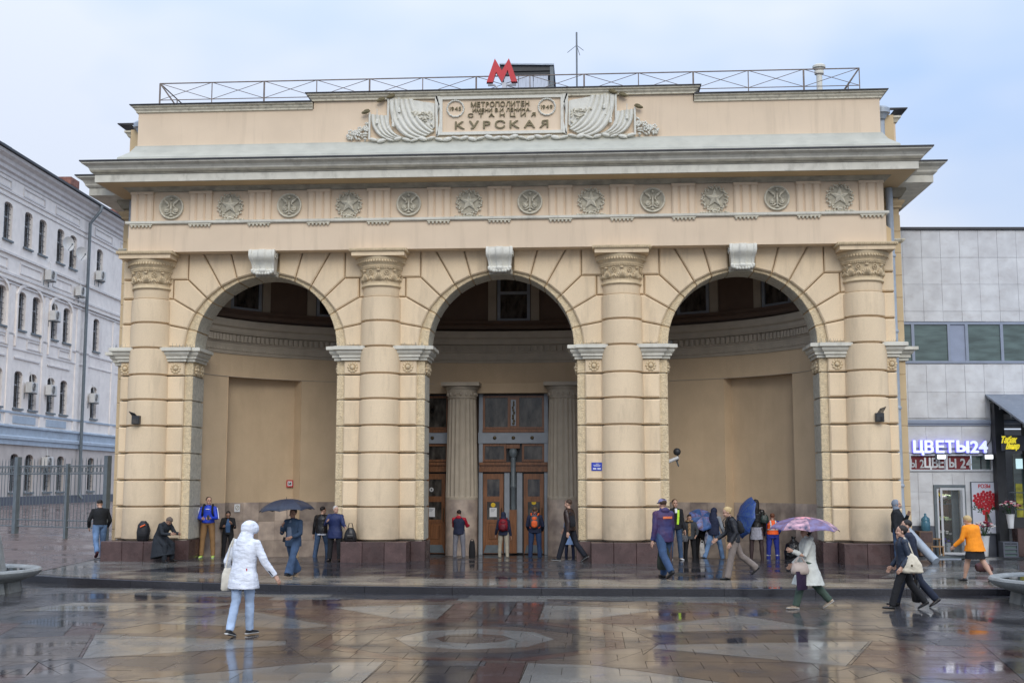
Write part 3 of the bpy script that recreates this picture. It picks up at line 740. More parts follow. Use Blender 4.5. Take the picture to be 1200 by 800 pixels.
MB().sweep([(-0.2, 13.9), (0.21, 13.805), (0.21, 13.83), (-0.2, 13.93)], pth).build('roof_edge', M['roof'], station)
MB().box(-11.0, 11.0, .25, 14, 13.56, 13.62).build('roof_deck', M['roof'], station)
MB().box(-5.6, 5.6, .3, 8, 13.6, 13.86).build('roof_deck', M['roof'], station)
for s in (-1, 1):   # set-back attic corners with their own caps
    x0, x1 = sorted((s*11.72, s*10.9)); MB().box(x0, x1, 1.5, 14, 11.4, 13.22).build('attic_return', M['stucco_flat'], station)
    pth = [(s*10.9, 1.5), (s*11.72, 1.5), (s*11.72, 14)] if s > 0 else [(-11.72, 14), (-11.72, 1.5), (-10.9, 1.5)]
    MB().sweep([(0, 13.0), (.05, 13.02), (.10, 13.12), (.14, 13.14), (.14, 13.2), (0, 13.2)], pth).build('attic_cornice', M['relief'], station)
    MB().sweep([(0, 13.40), (.30, 13.36), (.30, 13.39), (0, 13.44)], pth).build('roof_edge', M['roof'], station)
    # downpipe with hopper on the attic
    b = MB(); x = s*11.25
    b.tube([(x, 1.32, 13.25), (x, 1.32, 11.6)], 0.115, 12)
    b.lathe([(0.12, 13.05), (0.20, 13.2), (0.26, 13.22), (0.26, 13.36), (0.2, 13.42)], 16, c=(x, 1.25))
    b.build('downpipe', M['pipe'], station, auto=40)
    # long downpipe in the corner of the facade
    b = MB(); x = s*11.34
    if s < 0: pts = [(x, .86, 10.85), (x, .86, 0.75), (x+.02, .7, 0.55)]
    else: pts = [(x-.06, .80, 10.85), (x-.06, .80, 1.9), (x-.02, .78, 1.1)]
    b.tube(pts, 0.062 if s < 0 else 0.105, 10)
    for z in (2.2, 4.4, 6.6, 8.8): b.lathe([(0.08 if s < 0 else .12, z), (0.09 if s < 0 else .13, z+.02), (0.09 if s < 0 else .13, z+.07), (0.08 if s < 0 else .12, z+.09)], 12, c=(pts[0][0], pts[0][1]))
    if s > 0: b.tube([(x-.02, .80, 1.2), (x+.05, .65, 1.0), (x+.50, -.15, .28), (x+.56, -.25, .20)], .125, 12)
    b.build('downpipe', M['pipe'], station, auto=50)
# ---- rooftop railing
def bar(b, p, q, r=0.02, seg=5): b.tube([p, q], r, seg)
rail = thing('roof_railing', None, None); rail.parent = station
YR = 0.5; zt, zb = 14.38, 13.86
xs = [-10.44+i*20.92/13 for i in range(14)]
bb = MB(); bar(bb, (xs[0], YR, zt), (xs[-1], YR, zt)); bb.build('rail', M['iron'], rail)
bb = MB(); bar(bb, (xs[0], YR, zb), (xs[-1], YR, zb), .014); bb.build('rail', M['iron'], rail)
for i, x in enumerate(xs):
    b = MB(); bar(b, (x, YR, 13.58), (x, YR, zt), 0.028 if i % 2 == 0 else .016); b.build('post', M['iron'], rail)
    if i < 13:
        x2 = xs[i+1]
        for (a, c) in ((zb, zt), (zt, zb)):
            b = MB(); bar(b, (x, YR, a), (x2, YR, c), 0.010, 4); b.build('brace', M['iron'], rail)
for s, x in ((1, xs[0]), (-1, xs[-1])):
    b = MB(); bar(b, (x, YR, zt), (x, YR+4, zt)); b.build('rail', M['iron'], rail)
    b = MB(); bar(b, (x, YR, zt), (x+s*.55, YR+.1, 13.6), .024); b.build('brace', M['iron'], rail)
    b = MB(); bar(b, (x, YR+1.5, zt), (x, YR+1.5, 13.6), .02); b.build('post', M['iron'], rail)
# roof hut and vent pipe
hut = thing('roof_hut', None, None); hut.parent = station
MB().box(-.28, 1.25, 5.0, 7.2, 13.6, 15.75).build('hut_wall', M['grey_paint'], hut)
for k in range(3): MB().box(-.27+.5*k, .21+.5*k, 4.965, 5.0, 14.8, 15.97).build('sheet_panel', M['hut_sheet'], hut)
MB().box(-.36, 1.32, 4.95, 5.1, 15.975, 16.08).build('soffit_beam', M['dark_metal'], hut)
MB().prism([(-.38, 16.08), (1.36, 16.08), (1.36, 16.22), (-.38, 16.30)], 4.9, 7.4).build('hut_gable', M['dark_metal'], hut)
MB().prism([(-.42, 16.3), (1.42, 16.24), (1.42, 16.29), (-.42, 16.35)], 4.82, 7.5).build('hut_roof', M['pipe'], hut)
MB().box(1.28, 1.40, 4.88, 5.0, 15.0, 16.25).build('hut_post', M['steel_grey'], hut)
b = MB().lathe([(.09, 13.6), (.09, 14.72), (.14, 14.74), (.15, 14.80), (.13, 14.84), (.15, 14.9), (.2, 14.93), (.2, 15.0), (.16, 15.03)], 14, c=(9.62, 2.0))
b.build('vent_pipe', M['relief_white'], station, auto=40)

# ============================================================ VESTIBULE behind the arches
vest = thing('vestibule', None, None); vest.parent = station
EA, EB = 9.25, 5.6
def ell(x, off=0.0): return (EB+off)*math.sqrt(max(0, 1-(x/(EA+off))**2))
def tx(x): return math.asin(max(-1, min(1, x/EA)))
def epath(x0, x1, off=0.0, n=12):
    t0, t1 = tx(x0), tx(x1)
    return [((EA+off)*math.sin(t0+(t1-t0)*i/n), (EB+off)*math.cos(t0+(t1-t0)*i/n)) for i in range(n+1)]
def cwall(name, x0, x1, z0, z1, off, m, n=10, thick=0.12, parent=None):
    p = epath(x0, x1, off, n); q = epath(x0, x1, off+thick, n)
    return MB().sweep([(0, z0), (0, z1), (-thick, z1), (-thick, z0), (0, z0)], p).build(name, m, parent or vest)
XE = 9.08
for s in (-1, 1):
    def S(a, b): return (a, b) if s > 0 else (-b, -a)
    cwall('wall', *S(8.57, XE), 0, 5.58, 0, M['inner'])
    cwall('niche_wall', *S(6.70, 8.59), 0, 5.60, 0.38, M['inner'])
    cwall('wall', *S(3.2, 6.72), 0, 5.58, 0, M['inner'])
    for x in (8.57, 6.72):
        p = epath(s*x-.001, s*x+.001, 0, 1)[0]; q = epath(s*x-.001, s*x+.001, .42, 1)[0]
        b = MB(); dx = .012
        b.add([(p[0], p[1], 0), (q[0], q[1], 0), (q[0], q[1], 5.6), (p[0], p[1], 5.6), (p[0]+dx, p[1]-.01, 0), (q[0]+dx, q[1], 0), (q[0]+dx, q[1], 5.6), (p[0]+dx, p[1]-.01, 5.6)],
              [(0, 1, 2, 3), (4, 7, 6, 5), (0, 4, 5, 1), (3, 2, 6, 7), (0, 3, 7, 4), (1, 5, 6, 2)])
        b.build('niche_reveal', M['inner'], vest)
cwall('lintel_wall', -XE, XE, 5.592, 6.32, 0.0, M['inner'], 40, 0.5)
MB().sweep([(0, 5.575), (0.02, 5.575), (0.02, 5.59), (0, 5.59)], epath(-XE, XE, 0, 40)).build('fillet', M['inner_corn'], vest)
cp = epath(-XE, XE, 0, 44)
MB().sweep([(0, 6.28), (0.03, 6.28), (0.05, 6.34), (0.03, 6.37), (0.05, 6.38), (0.08, 6.50), (0.10, 6.56), (0.10, 6.60), (0.13, 6.61), (0.13, 6.86), (0.22, 6.88), (0.26, 6.95), (0.26, 7.05), (0.34, 7.10), (0.38, 7.22), (0.38, 7.30), (0, 7.31)], cp).build('inner_cornice', M['inner_corn'], vest)
b = MB(); t0 = tx(-XE); t1 = tx(XE); n = 118
for k in range(n):
    t = t0+(t1-t0)*(k+.5)/n; c = Vector((EA*math.sin(t), EB*math.cos(t), 0)); nrm = -Vector((math.sin(t)/EA, math.cos(t)/EB, 0)).normalized(); tg = Vector((-nrm.y, nrm.x, 0))
    def bx(w_, d0, d1, z0, z1):
        vs = [c+tg*a+nrm*d+Vector((0, 0, z)) for z in (z0, z1) for a, d in ((-w_, d0), (w_, d0), (w_, d1), (-w_, d1))]
        b.add(vs, [(0, 3, 2, 1), (4, 5, 6, 7), (0, 1, 5, 4), (1, 2, 6, 5), (2, 3, 7, 6), (3, 0, 4, 7)])
    bx(.05, .12, .21, 6.66, 6.85); bx(.03, .03, .075, 6.40, 6.46)
b.build('dentils', M['inner_corn'], vest, kind='stuff')
MB().sweep([(0, 7.36), (0.20, 7.40), (0.26, 7.48), (0.20, 7.56), (0.08, 7.60), (0.05, 7.7), (0, 7.7)], epath(-XE, XE, 0.05, 44)).build('ledge_moulding', M['inner_dark'], vest)
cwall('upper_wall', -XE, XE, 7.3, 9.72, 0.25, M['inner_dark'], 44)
pcs = [(-8.95, 8.95)]
for x in (-8.1, -5.75, 0, 5.75, 8.1):
    t = tx(x); c = Vector(((EA+.24)*math.sin(t), (EB+.24)*math.cos(t), 0)); nrm = -Vector((math.sin(t)/EA, math.cos(t)/EB, 0)).normalized(); ang = math.atan2(nrm.x, -nrm.y)
    wo = thing('window', None, None, c, ang); wo.parent = vest
    for a in (-.72, .72): MB().box(a-.14, a+.14, -.10, .02, 7.6, 9.7).build('pilaster_strip', M['inner_corn'], wo)
    MB().box(-.50, .50, -.03, .02, 7.72, 9.4).build('pane', M['glass_dark'], wo)
    b = MB()
    for a in (-.50, .50): b.box(a-.05, a+.05, -.07, -.03, 7.72, 9.4)
    b.box(-.449, .449, -.07, -.03, 8.62, 8.72); b.box(-.449, .449, -.07, -.03, 7.72, 7.80)
    b.build('frame', M['grey_paint'], wo)
MB().box(-9.6, 9.6, .99, 6.6, 9.72, 9.8).build('ceiling', M['inner'], vest)
# marble wainscot, slab by slab
def wains(x0, x1, off):
    t0, t1 = tx(x0), tx(x1); L = abs(t1-t0)*8.0; n = max(1, round(L/0.62))
    zz = [0, .52, 1.12, 1.72]
    for k in range(n):
        a, c = t0+(t1-t0)*k/n, t0+(t1-t0)*(k+1)/n
        for q in range(3):
            P = [Vector(((EA+off)*math.sin(t), (EB+off)*math.cos(t), 0)) for t in (a, c)]
            d = (P[1]-P[0]).normalized(); nr = Vector((d.y, -d.x, 0)); th = .03
            p0 = P[0]+d*.003; p1 = P[1]-d*.003; z0, z1 = zz[q]+.003, zz[q+1]-.003
            b = MB(); b.add([p0+Vector((0, 0, z0)), p1+Vector((0, 0, z0)), p1+nr*th+Vector((0, 0, z0)), p0+nr*th+Vector((0, 0, z0)),
                             p0+Vector((0, 0, z1)), p1+Vector((0, 0, z1)), p1+nr*th+Vector((0, 0, z1)), p0+nr*th+Vector((0, 0, z1))],
                            [(0, 3, 2, 1), (4, 5, 6, 7), (0, 1, 5, 4), (1, 2, 6, 5), (2, 3, 7, 6), (3, 0, 4, 7)])
            b.build('marble_slab', M['pink_marble'], vest)
wains(-XE, -8.58, 0); wains(-8.56, -6.74, .38); wains(-6.70, -3.25, 0)
wains(8.58, XE, 0); wains(6.74, 8.56, .38); wains(3.25, 6.70, 0)
# doors and glazing
DY = 5.75
def frame_rect(b, x0, x1, z0, z1, w_, y0, y1):
    b.box(x0, x0+w_, y0, y1, z0, z1); b.box(x1-w_, x1, y0, y1, z0, z1)
    b.box(x0+w_, x1-w_, y0+.002, y1, z0, z0+w_); b.box(x0+w_, x1-w_, y0+.002, y1, z1-w_, z1)
def window(x0, x1, z0, z1, parent, name='window', curtain=True, w_=0.07, y=None):
    y = DY if y is None else y
    wo = thing(name, None, None); wo.parent = parent
    b = MB(); frame_rect(b, x0, x1, z0, z1, w_, y-.08, y); b.build('frame', M['wood'], wo)
    MB().box(x0+w_, x1-w_, y-.03, y-.02, z0+w_, z1-w_).build('pane', M['glass_dark'], wo)
    return wo
def door_leaf(x0, x1, parent, z1=2.62, open_=0.0):
    d = thing('door', None, None, (x0, DY-.05, 0), open_); d.parent = parent
    w_ = x1-x0; b = MB(); s = .13
    b.box(0, s, -.05, 0, .02, z1); b.box(w_-s, w_, -.05, 0, .02, z1)
    for a, c in ((.02, .40), (1.02, 1.12), (1.70, 1.88), (2.44, z1)): b.box(s, w_-s, -.048, -.002, a, c)
    b.box(s, w_-s, -.03, -.01, .40, 1.02); b.build('leaf', M['wood'], d)
    MB().prism([(s+.05, .48), (w_-s-.05, .48), (w_-s-.05, .94), (s+.05, .94)], -.045, -.031, .01).build('panel', M['wood'], d)
    for a, c in ((1.12, 1.70), (1.88, 2.44)): MB().box(s, w_-s, -.03, -.02, a, c).build('pane', M['glass_dark'], d)
    MB().prism([(.02, .04), (w_-.02, .04), (w_-.10, .30), (.10, .30)], -.065, -.051, .005).build('kick_plate', M['steel_grey'], d)
    b = MB(); b.tube([(w_-.06, -.07, 1.05), (w_-.06, -.12, 1.1), (w_-.06, -.12, 1.45), (w_-.06, -.07, 1.5)], .014, 8); b.build('handle', M['bronze'], d)
    return d
def bay(xa, xb, doors, name):
    e = thing(name, None, None); e.parent = station
    # posts of grey paint
    MB().box(xa, xa+.13, DY-.10, DY+.02, 0, 5.27).build('post', M['grey_paint'], e); MB().box(xb-.13, xb, DY-.10, DY+.02, 0, 5.27).build('post', M['grey_paint'], e)
    MB().box(xa+.13, xb-.13, DY-.16, DY, 3.98, 4.08).build('sill', M['wood'], e)
    MB().box(xa-.02, xb+.02, DY-.13, DY, 3.62, 3.975).build('grey_band', M['grey_paint'], e)
    for a, c, y in ((2.90, 3.0, .18), (2.68, 2.82, .16), (2.82, 2.90, .11)): MB().box(xa+.02, xb-.02, DY-y, DY, a+.001, c-.001).build('header', M['wood'], e)
    MB().box(xa, xb, DY+.03, DY+.08, 0, 5.3).build('dark_backing', M['dark_metal'], e)
    return e
c = bay(-1.15, 1.15, 2, 'entrance_bay')
w1 = window(-1.02, -.12, 4.09, 5.2, c); window(.12, 1.02, 4.09, 5.2, c)
MB().box(-.12, .12, DY-.10, DY-.01, 4.09, 5.2).build('mullion', M['wood'], c)
MB().box(-.085, .085, DY-.125, DY-.10, 4.2, 5.06).build('ornament_plate', M['grey_paint'], c)
b = MB()
for k in range(9): b.ball((.022*math.sin(k*1.9), DY-.14, 4.27+.088*k), (.045-.002*k, .02, .05), 7, 5)
b.build('bronze_ornament', M['bronze'], c)
for x in (-.62, 0, .62):
    b = MB(); b.ball((x, DY-.14, 3.80), (.062, .03, .062), 12, 6); b.build('stud', M['bronze'], c, smooth=True)
window(-1.02, -.24, 3.02, 3.60, c, curtain=False); window(.28, 1.02, 3.02, 3.60, c)
for a, d in ((-.30, -.13), (.11, .29)): MB().box(a, d, DY-.09, DY+.02, 0.05, 2.66).build('post', M['grey_paint'], c)
b = MB(); b.lathe([(.085, 1.45), (.085, 2.15), (.10, 2.17), (.10, 2.24), (.085, 2.26), (.085, 3.15), (.13, 3.2), (.15, 3.32), (.12, 3.42), (.10, 3.44)], 14, c=(0, DY-.22)); b.build('pipe_column', M['steel_grey'], c, auto=40)
MB().box(-.12, .12, DY-.32, DY-.12, .05, 1.45).build('column_pedestal', M['wood'], c)
MB().box(-.22, .22, DY-.30, DY-.1, 3.45, 3.58).build('column_cap', M['wood'], c)
door_leaf(-1.0, -.33, c); d2 = door_leaf(.34, 1.0, c, open_=0.0)
for s in (-1, 1):
    a, d = (-3.35, -2.05) if s < 0 else (2.05, 3.35)
    e = bay(a, d, 1, 'entrance_bay')
    window(a+.13, d-.13, 4.09, 5.2, e); window(a+.13, d-.13, 3.02, 3.60, e)
    b = MB(); b.ball(((a+d)/2, DY-.14, 3.80), (.062, .03, .062), 12, 6); b.build('stud', M['bronze'], e, smooth=True)
    door_leaf(a+.42 if s < 0 else a+.14, d-.2 if s < 0 else d-.36, e)
    MB().box(a+.14 if s < 0 else d-.34, a+.40 if s < 0 else d-.14, DY-.09, DY+.02, .05, 2.66).build('post', M['grey_paint'], e)
    x0, x1 = sorted((s*3.2, s*3.36)); MB().box(x0, x1, 4.9, DY+.1, 0, 5.6).build('reveal', M['inner'], station)
MB().box(-3.3, 3.3, 5.35, 5.9, 5.265, 5.594).build('lintel', M['inner'], vest)
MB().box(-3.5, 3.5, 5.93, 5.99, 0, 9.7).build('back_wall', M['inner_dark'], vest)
# fluted columns
def fluted():
    b = MB(); N = 20; seg = N*4; vs = []; zs = [1.78, 1.84, 1.90, 3.5, 5.02, 5.06]
    for zi, z in enumerate(zs):
        r0 = .53-.07*(z-1.78)/3.4
        for i in range(seg):
            fl = 0 if zi in (0, 1, 5) else (0.035 if i % 4 == 2 else (.024 if i % 4 in (1, 3) else 0)); a = 2*PI*i/seg
            vs.append(((r0-fl)*math.cos(a), (r0-fl)*math.sin(a), z))
    b.add(vs, [(k*seg+i, k*seg+(i+1) % seg, (k+1)*seg+(i+1) % seg, (k+1)*seg+i) for k in range(len(zs)-1) for i in range(seg)])
    return b.mesh('fluted_shaft', M['inner_corn'])
fm = fluted()
for x in (-1.66, 1.66):
    e = thing('fluted_column', None, None, (x, 5.15, 0)); e.parent = station
    link('fluted_shaft', fm, e)
    MB().lathe([(.52, 0), (.52, .6), (.515, .6), (.515, .61), (.52, .61), (.52, 1.2), (.515, 1.2), (.515, 1.21), (.52, 1.21), (.53, 1.78)], 40).build('marble_base', M['pink_marble'], e, auto=30)
    MB().lathe([(.46, 5.06), (.48, 5.07), (.48, 5.11), (.46, 5.12), (.47, 5.2), (.50, 5.3), (.50, 5.33), (.54, 5.37), (.56, 5.42), (.56, 5.44)], 32).build('echinus', M['inner_corn'], e, auto=40)
    b = MB()
    for k in range(16):
        a = 2*PI*k/16; b.ball((.475*math.cos(a), .475*math.sin(a), 5.2), (.05, .05, .07), 6, 5)
    b.build('carved_ring', M['inner_corn'], e)
    MB().box(-.62, .62, -.62, .5, 5.45, 5.57).build('abacus', M['inner_corn'], e)
# paper notices and stickers on the doors
def notice(name, label, cat, x, y, z, wd, ht, m, group=None):
    o = thing(name, label, cat, (x, y, z), group=group)
    MB().box(-wd/2, wd/2, -.004, 0, -ht/2, ht/2).build('sheet', m, o); return o
for x, lab in ((-.67, 'white paper notice on the left central door, below a yellow disc'), (-2.72, 'white paper notice on the door left of the fluted column')):
    o = notice('notice', lab, 'notice', x, DY-.087, 1.36, .24, .30, M['white'])
    for k in range(3): MB().box(-.08, .08-.03*k, -.006, -.0041, .09-.035*k, .10-.035*k).build('print_line', M['slate_base'], o)
o = thing('yellow_disc', 'round yellow sticker on the left central door above the paper notice', 'sticker', (-.67, DY-.088, 1.60))
b = MB(); N = 20; b.prism([(.075*math.cos(2*PI*i/N), .075*math.sin(2*PI*i/N)) for i in range(N)], -.004, 0); b.build('disc', M['yellow'], o)
o = thing('yellow_disc', 'round yellow sticker on the right central door, behind the boy with the orange backpack', 'sticker', (.67, DY-.088, 1.68))
b.build('disc', M['yellow'], o)
o = thing('round_sticker', 'round pale no-entry style sticker on the upper pane of the leftmost door', 'sticker', (-2.72, DY-.088, 2.1))
b = MB()
for k in range(7): a = 2*PI*k/7; b.ball((.045*math.cos(a), 0, .045*math.sin(a)), (.02, .004, .02), 6, 4)
b.tube([(.065*math.cos(2*PI*k/16), 0, .065*math.sin(2*PI*k/16)) for k in range(17)], .006, 5, side=(0, 1, 0), cap=False)
b.build('ring', M['white'], o)

# ============================================================ INSCRIPTION AND RELIEF on the attic
rel = thing('attic_relief', None, None, (0, .20, 0)); rel.parent = station
b = MB(); X1, Z0, Z1 = 1.83, 12.49, 13.55+.10
frame_rect(b, -X1, X1, Z0, Z1, .085, -.10, 0); b.build('panel_frame', M['relief_white'], rel)
MB().box(-X1+.08, X1-.08, -.03, 0, Z0+.08, Z1-.08).build('panel_field', M['stucco_flat'], rel)
for s in (-1, 1):   # torn-scroll sides
    b = MB()
    for tri in ([(1.86, 13.66), (1.97, 13.70), (1.93, 12.45), (1.88, 12.45)], [(1.80, 13.66), (1.86, 13.66), (1.90, 13.0)], [(1.90, 13.66), (1.97, 13.70), (1.78, 13.18)], [(1.80, 12.50), (1.93, 12.45), (1.80, 12.95)]):
        b.prism([(s*x, z) for x, z in tri], -.11, 0)
    b.build('scroll_edge', M['relief_white'], rel)
def wreath(x, z, yr):
    e = thing('date_wreath', None, None, (x, 0, z)); e.parent = rel
    b = MB(); N = 26
    for i in range(N):
        g = 2*PI*i/N; rot = Matrix.Rotation(-g+PI/2+.5*(-1)**i, 3, 'Y')
        b.ball((.245*math.cos(g), -.06, .245*math.sin(g)), (.045, .035, .026), 6, 4, rot)
    b.tube([(.245*math.cos(2*PI*i/24), -.03, .245*math.sin(2*PI*i/24)) for i in range(25)], .028, 6, side=(0, 1, 0), cap=False)
    b.build('wreath', M['relief_white'], e)
    lettering(yr, .17, .04, M['letter_stone'], e, (0, -.045, -.06), width=.34)
wreath(-1.36, 13.29, '1945'); wreath(1.34, 13.29, '1949')
for t, x0, x1, z, h, sp in (('МЕТРОПОЛИТЕН', -.90, .82, 13.33, .15, 1.12), ('ИМЕНИ В.И ЛЕНИНА.', -.85, .88, 13.175, .105, 1.12), ('СТАНЦИЯ', -.99, 1.01, 13.02, .115, 2.2), ('КУРСКАЯ', -1.37, 1.38, 12.67, .24, 1.45)):
    lettering(t, h/.73, .05, M['letter_stone'], rel, ((x0+x1)/2, -.05, z), bold=h*.012, spacing=sp, width=x1-x0)
def fold_patch(S0, S1, C0, C1, E0, E1, folds, s, dep=.07):
    b = MB(); NU, NV = 40, 12; vs = []
    for i in range(NU+1):
        u = i/NU
        S_ = Vector(S0).lerp(Vector(S1), u); Cc = Vector(C0).lerp(Vector(C1), u); E_ = Vector(E0).lerp(Vector(E1), u)
        for j in range(NV+1):
            v = j/NV; p = S_*(1-v)**2+Cc*2*v*(1-v)+E_*v*v
            y = -.06-dep*abs(math.sin(PI*folds*u+.5*v))**.7-.02*math.sin(v*3)
            vs.append((s*p.x, y, p.y))
    o = len(b.v); L = NV+1
    fs = [(i*L+j, (i+1)*L+j, (i+1)*L+j+1, i*L+j+1) for i in range(NU) for j in range(NV)]
    b.add(vs, fs)
    # closed rim back to the wall
    rim = [i*L for i in range(NU+1)]+[NU*L+j for j in range(1, L)]+[i*L+NV for i in range(NU-1, -1, -1)]+[j for j in range(NV-1, 0, -1)]
    base = [(vs[k][0], 0, vs[k][2]) for k in rim]; n0 = len(vs)
    b.v += base; b.f += [(rim[k], rim[(k+1) % len(rim)], n0+(k+1) % len(rim), n0+k) for k in range(len(rim))]; b.m += [0]*len(rim)
    return b
for s in (-1, 1):
    dr = thing('banner_relief', None, None); dr.parent = rel
    fold_patch((3.35, 13.60), (2.62, 13.60), (3.30, 12.42), (2.45, 12.9), (2.42, 12.36), (1.98, 12.62), 5, s).build('banner', M['relief_white'], dr, auto=50)
    fold_patch((3.88, 13.16), (3.36, 13.10), (3.88, 12.40), (3.34, 12.5), (3.15, 12.36), (2.75, 12.42), 4, s).build('banner', M['relief_white'], dr, auto=50)
    fold_patch((2.68, 13.58), (1.98, 13.46), (2.62, 13.10), (1.98, 13.1), (2.05, 12.66), (1.97, 12.75), 2, s, .03).build('banner', M['relief_white'], dr, auto=50)
    b = MB()
    for x, z0, z1 in ((3.91, 12.38, 13.2), (3.36, 12.7, 13.62), (3.22, 12.9, 13.62), (3.05, 13.0, 13.64)): b.tube([(s*x, -.10, z1), (s*x, -.12, z0)], .032, 6)
    for x, z in ((3.68, 12.95), (3.2, 12.85), (3.02, 13.28)):
        b.tube([(s*x, -.15, z+.35), (s*x, -.15, z)], .012, 4); b.lathe([(.01, z+.05), (.04, z), (.045, z-.10)], 8, c=(s*x, -.15))
    b.build('banner_pole', M['relief_white'], dr)
    for x, z in ((4.02, 13.22), (3.58, 13.58), (3.28, 13.68)):
        b = MB(); rot = Matrix.Rotation(s*.3, 3, 'Y'); b.ball((s*x, -.14, z), (.14, .07, .055), 10, 6, rot); b.ball((s*(x-.02), -.17, z+.04), (.09, .05, .03), 8, 5, rot)
        b.build('finial', M['letter_stone'], dr, smooth=True)
    b = MB(); rr = random.Random(11)
    for q in range(46):                               # laurel and flower heap at the outer end
        u = rr.random(); x = 3.95+.62*u; z = 12.40+rr.random()*.52*(1-u*.75)
        rot = Matrix.Rotation(rr.uniform(0, 3), 3, 'Y')
        b.ball((s*x, -.05-.05*rr.random(), z), (.065, .04, .028), 6, 4, rot)
    for q in range(9):
        u = rr.random(); x = 3.98+.5*u; z = 12.5+rr.random()*.35*(1-u*.6)
        for k in range(5): g = 2*PI*k/5; b.ball((s*x+.05*math.cos(g), -.11, z+.05*math.sin(g)), (.032, .03, .032), 6, 4)
    b.build('laurel', M['relief_white'], dr)
    b = MB()
    for q in range(30):                               # flowers on the banner beside the panel
        x = 2.05+.60*rr.random(); z = 13.35-.75*(2.7-x)*rr.random()-.15
        rot = Matrix.Rotation(rr.uniform(0, 3), 3, 'Y'); b.ball((s*x, -.13, z), (.055, .035, .025), 6, 4, rot)
    b.build('laurel', M['relief'], dr)
    b = MB()
    for q in range(16):                               # ribbon along the foot
        x = .12+q*.245; b.ball((s*x, -.09, 12.375+.03*math.sin(q*1.7)), (.145, .07, .05+.015*math.sin(q*2.3)), 8, 5, Matrix.Rotation(s*.25*(-1)**q, 3, 'Y'))
    b.build('ribbon', M['relief_white'], dr)
MB().box(-3.9, 3.9, -.05, 0, 12.33, 12.44).build('ribbon_base', M['relief'], rel)

# ============================================================ THINGS FIXED ON THE STATION
lg = thing('metro_logo', 'red metal letter M standing on the roof edge above the inscription', 'sign', (0.0, .35, 14.13))
k_ = 0.91/243; pts = [(-121, 0), (-56, 192), (0, 92), (56, 192), (122, 0), (74, 0), (46, 96), (0, -2), (-46, 82), (-72, 0)]
MB().prism([(x*k_, z*k_) for x, z in pts][::-1], -.06, .06).build('letter_plate', M['red'], lg)
MB().prism([(x*k_*1.03, z*k_*1.02-.006) for x, z in pts][::-1], .061, .09).build('backing', M['dark_metal'], lg)
b = MB(); b.tube([(-.42, .05, -.06), (-.22, .05, -.06), (-.12, .05, -.18), (.06, .05, -.18), (.14, .05, -.06), (.42, .05, -.06)], .035, 6); b.box(.0, .12, .0, .12, -.32, 0.0); b.build('bracket', M['pvc'], lg)
an = thing('roof_antenna', 'thin grey antenna mast with short side wires on the station roof', 'antenna', (2.2, 3.0, 13.6))
b = MB(); b.tube([(0, 0, 0), (0, 0, 3.05)], .028, 6); b.build('mast', M['steel_grey'], an)
for a, c, l in ((-.30, -.22, .01), (.22, -.16, .01), (.10, -.32, .01)):
    b = MB(); b.tube([(0, 0, 2.62), (a, .05, 2.62+c)], .009, 4); b.build('radial_wire', M['steel_grey'], an)
for x, z, lab, s in ((-10.36, 3.98, 'dark spiked floodlight box on the leftmost banded column', -1), (10.42, 3.98, 'dark spiked floodlight box on the rightmost banded column', 1)):
    o = thing('floodlight_box', lab, 'floodlight', (x, -.63, z))
    MB().prism([(-.10, 0), (.12, 0), (.12, .24), (-.10, .24)], -.12, .03, .01).build('housing', M['dark_metal'], o)
    b = MB()
    for k in range(5): b.tube([(-.07+.035*k, -.06, .2), (-.07+.035*k+s*.09, -.16, .36+.012*k*s)], .012, 5)
    b.build('bird_spikes', M['dark_metal'], o)
    MB().box(-.08, .10, -.125, -.121, .02, .14).build('lens', M['glass_dark'], o)
o = thing('address_plate', 'small blue enamel address plate on the pier right of the central arch', 'sign', (2.72, -.115, 2.78))
MB().prism([(-.155, -.115), (.155, -.115), (.155, .115), (-.155, .115)], -.015, 0, .004).build('plate', M['blue'], o)
for k, (a, c) in enumerate(((-.03, .05), (-.10, .10), (-.09, .09), (-.11, -.02), (.01, .11))):
    z = .075-.032*k if k < 3 else -.06; h = .011 if k < 3 else .035
    MB().box(a, c, -.018, -.0151, z-h/2, z+h/2).build('print_line', M['white'], o)
def wall_sign(x, off, z, label, build):
    t = tx(x); c_ = ((EA+off)*math.sin(t), (EB+off)*math.cos(t)); ang = math.atan2(-math.sin(t)/EA, math.cos(t)/EB)
    nrm = -Vector((math.sin(t)/EA, math.cos(t)/EB, 0)).normalized(); ang = math.atan2(nrm.x, -nrm.y)
    o = thing('wall_sign', label, 'sign', (c_[0]+nrm.x*.04, c_[1]+nrm.y*.04, z), ang); build(o)
def fire(o):
    MB().box(-.11, .11, -.01, 0, -.11, .11).build('plate', M['red'], o)
    MB().box(-.075, .075, -.013, -.0101, -.075, .075).build('field', M['white'], o)
    b = MB(); b.box(-.045, -.02, -.016, -.0131, -.05, .05); b.prism([(-.01, -.05), (.05, .05), (.03, .05), (-.02, -.02)], -.016, -.0131); b.box(.02, .045, -.017, -.0131, -.05, .03)
    b.build('pictogram', M['dark_metal'], o)
wall_sign(-6.82, .36, 2.30, 'small red and white fire sign on the plaster right of the left niche', fire)
def nosmoke(o):
    MB().box(-.10, .10, -.008, 0, -.12, .12).build('plate', M['white'], o)
    b = MB(); b.tube([(.065*math.cos(2*PI*k/16), -.011, .01+.065*math.sin(2*PI*k/16)) for k in range(17)], .010, 5, side=(0, 1, 0), cap=False)
    b.prism([(-.05, -.035), (-.035, -.05), (.05, .055), (.035, .07)], -.014, -.009); b.build('pictogram', M['grime'], o)
wall_sign(-8.12, .36, 1.55, 'white round-symbol prohibition sign on the marble of the left niche', nosmoke)
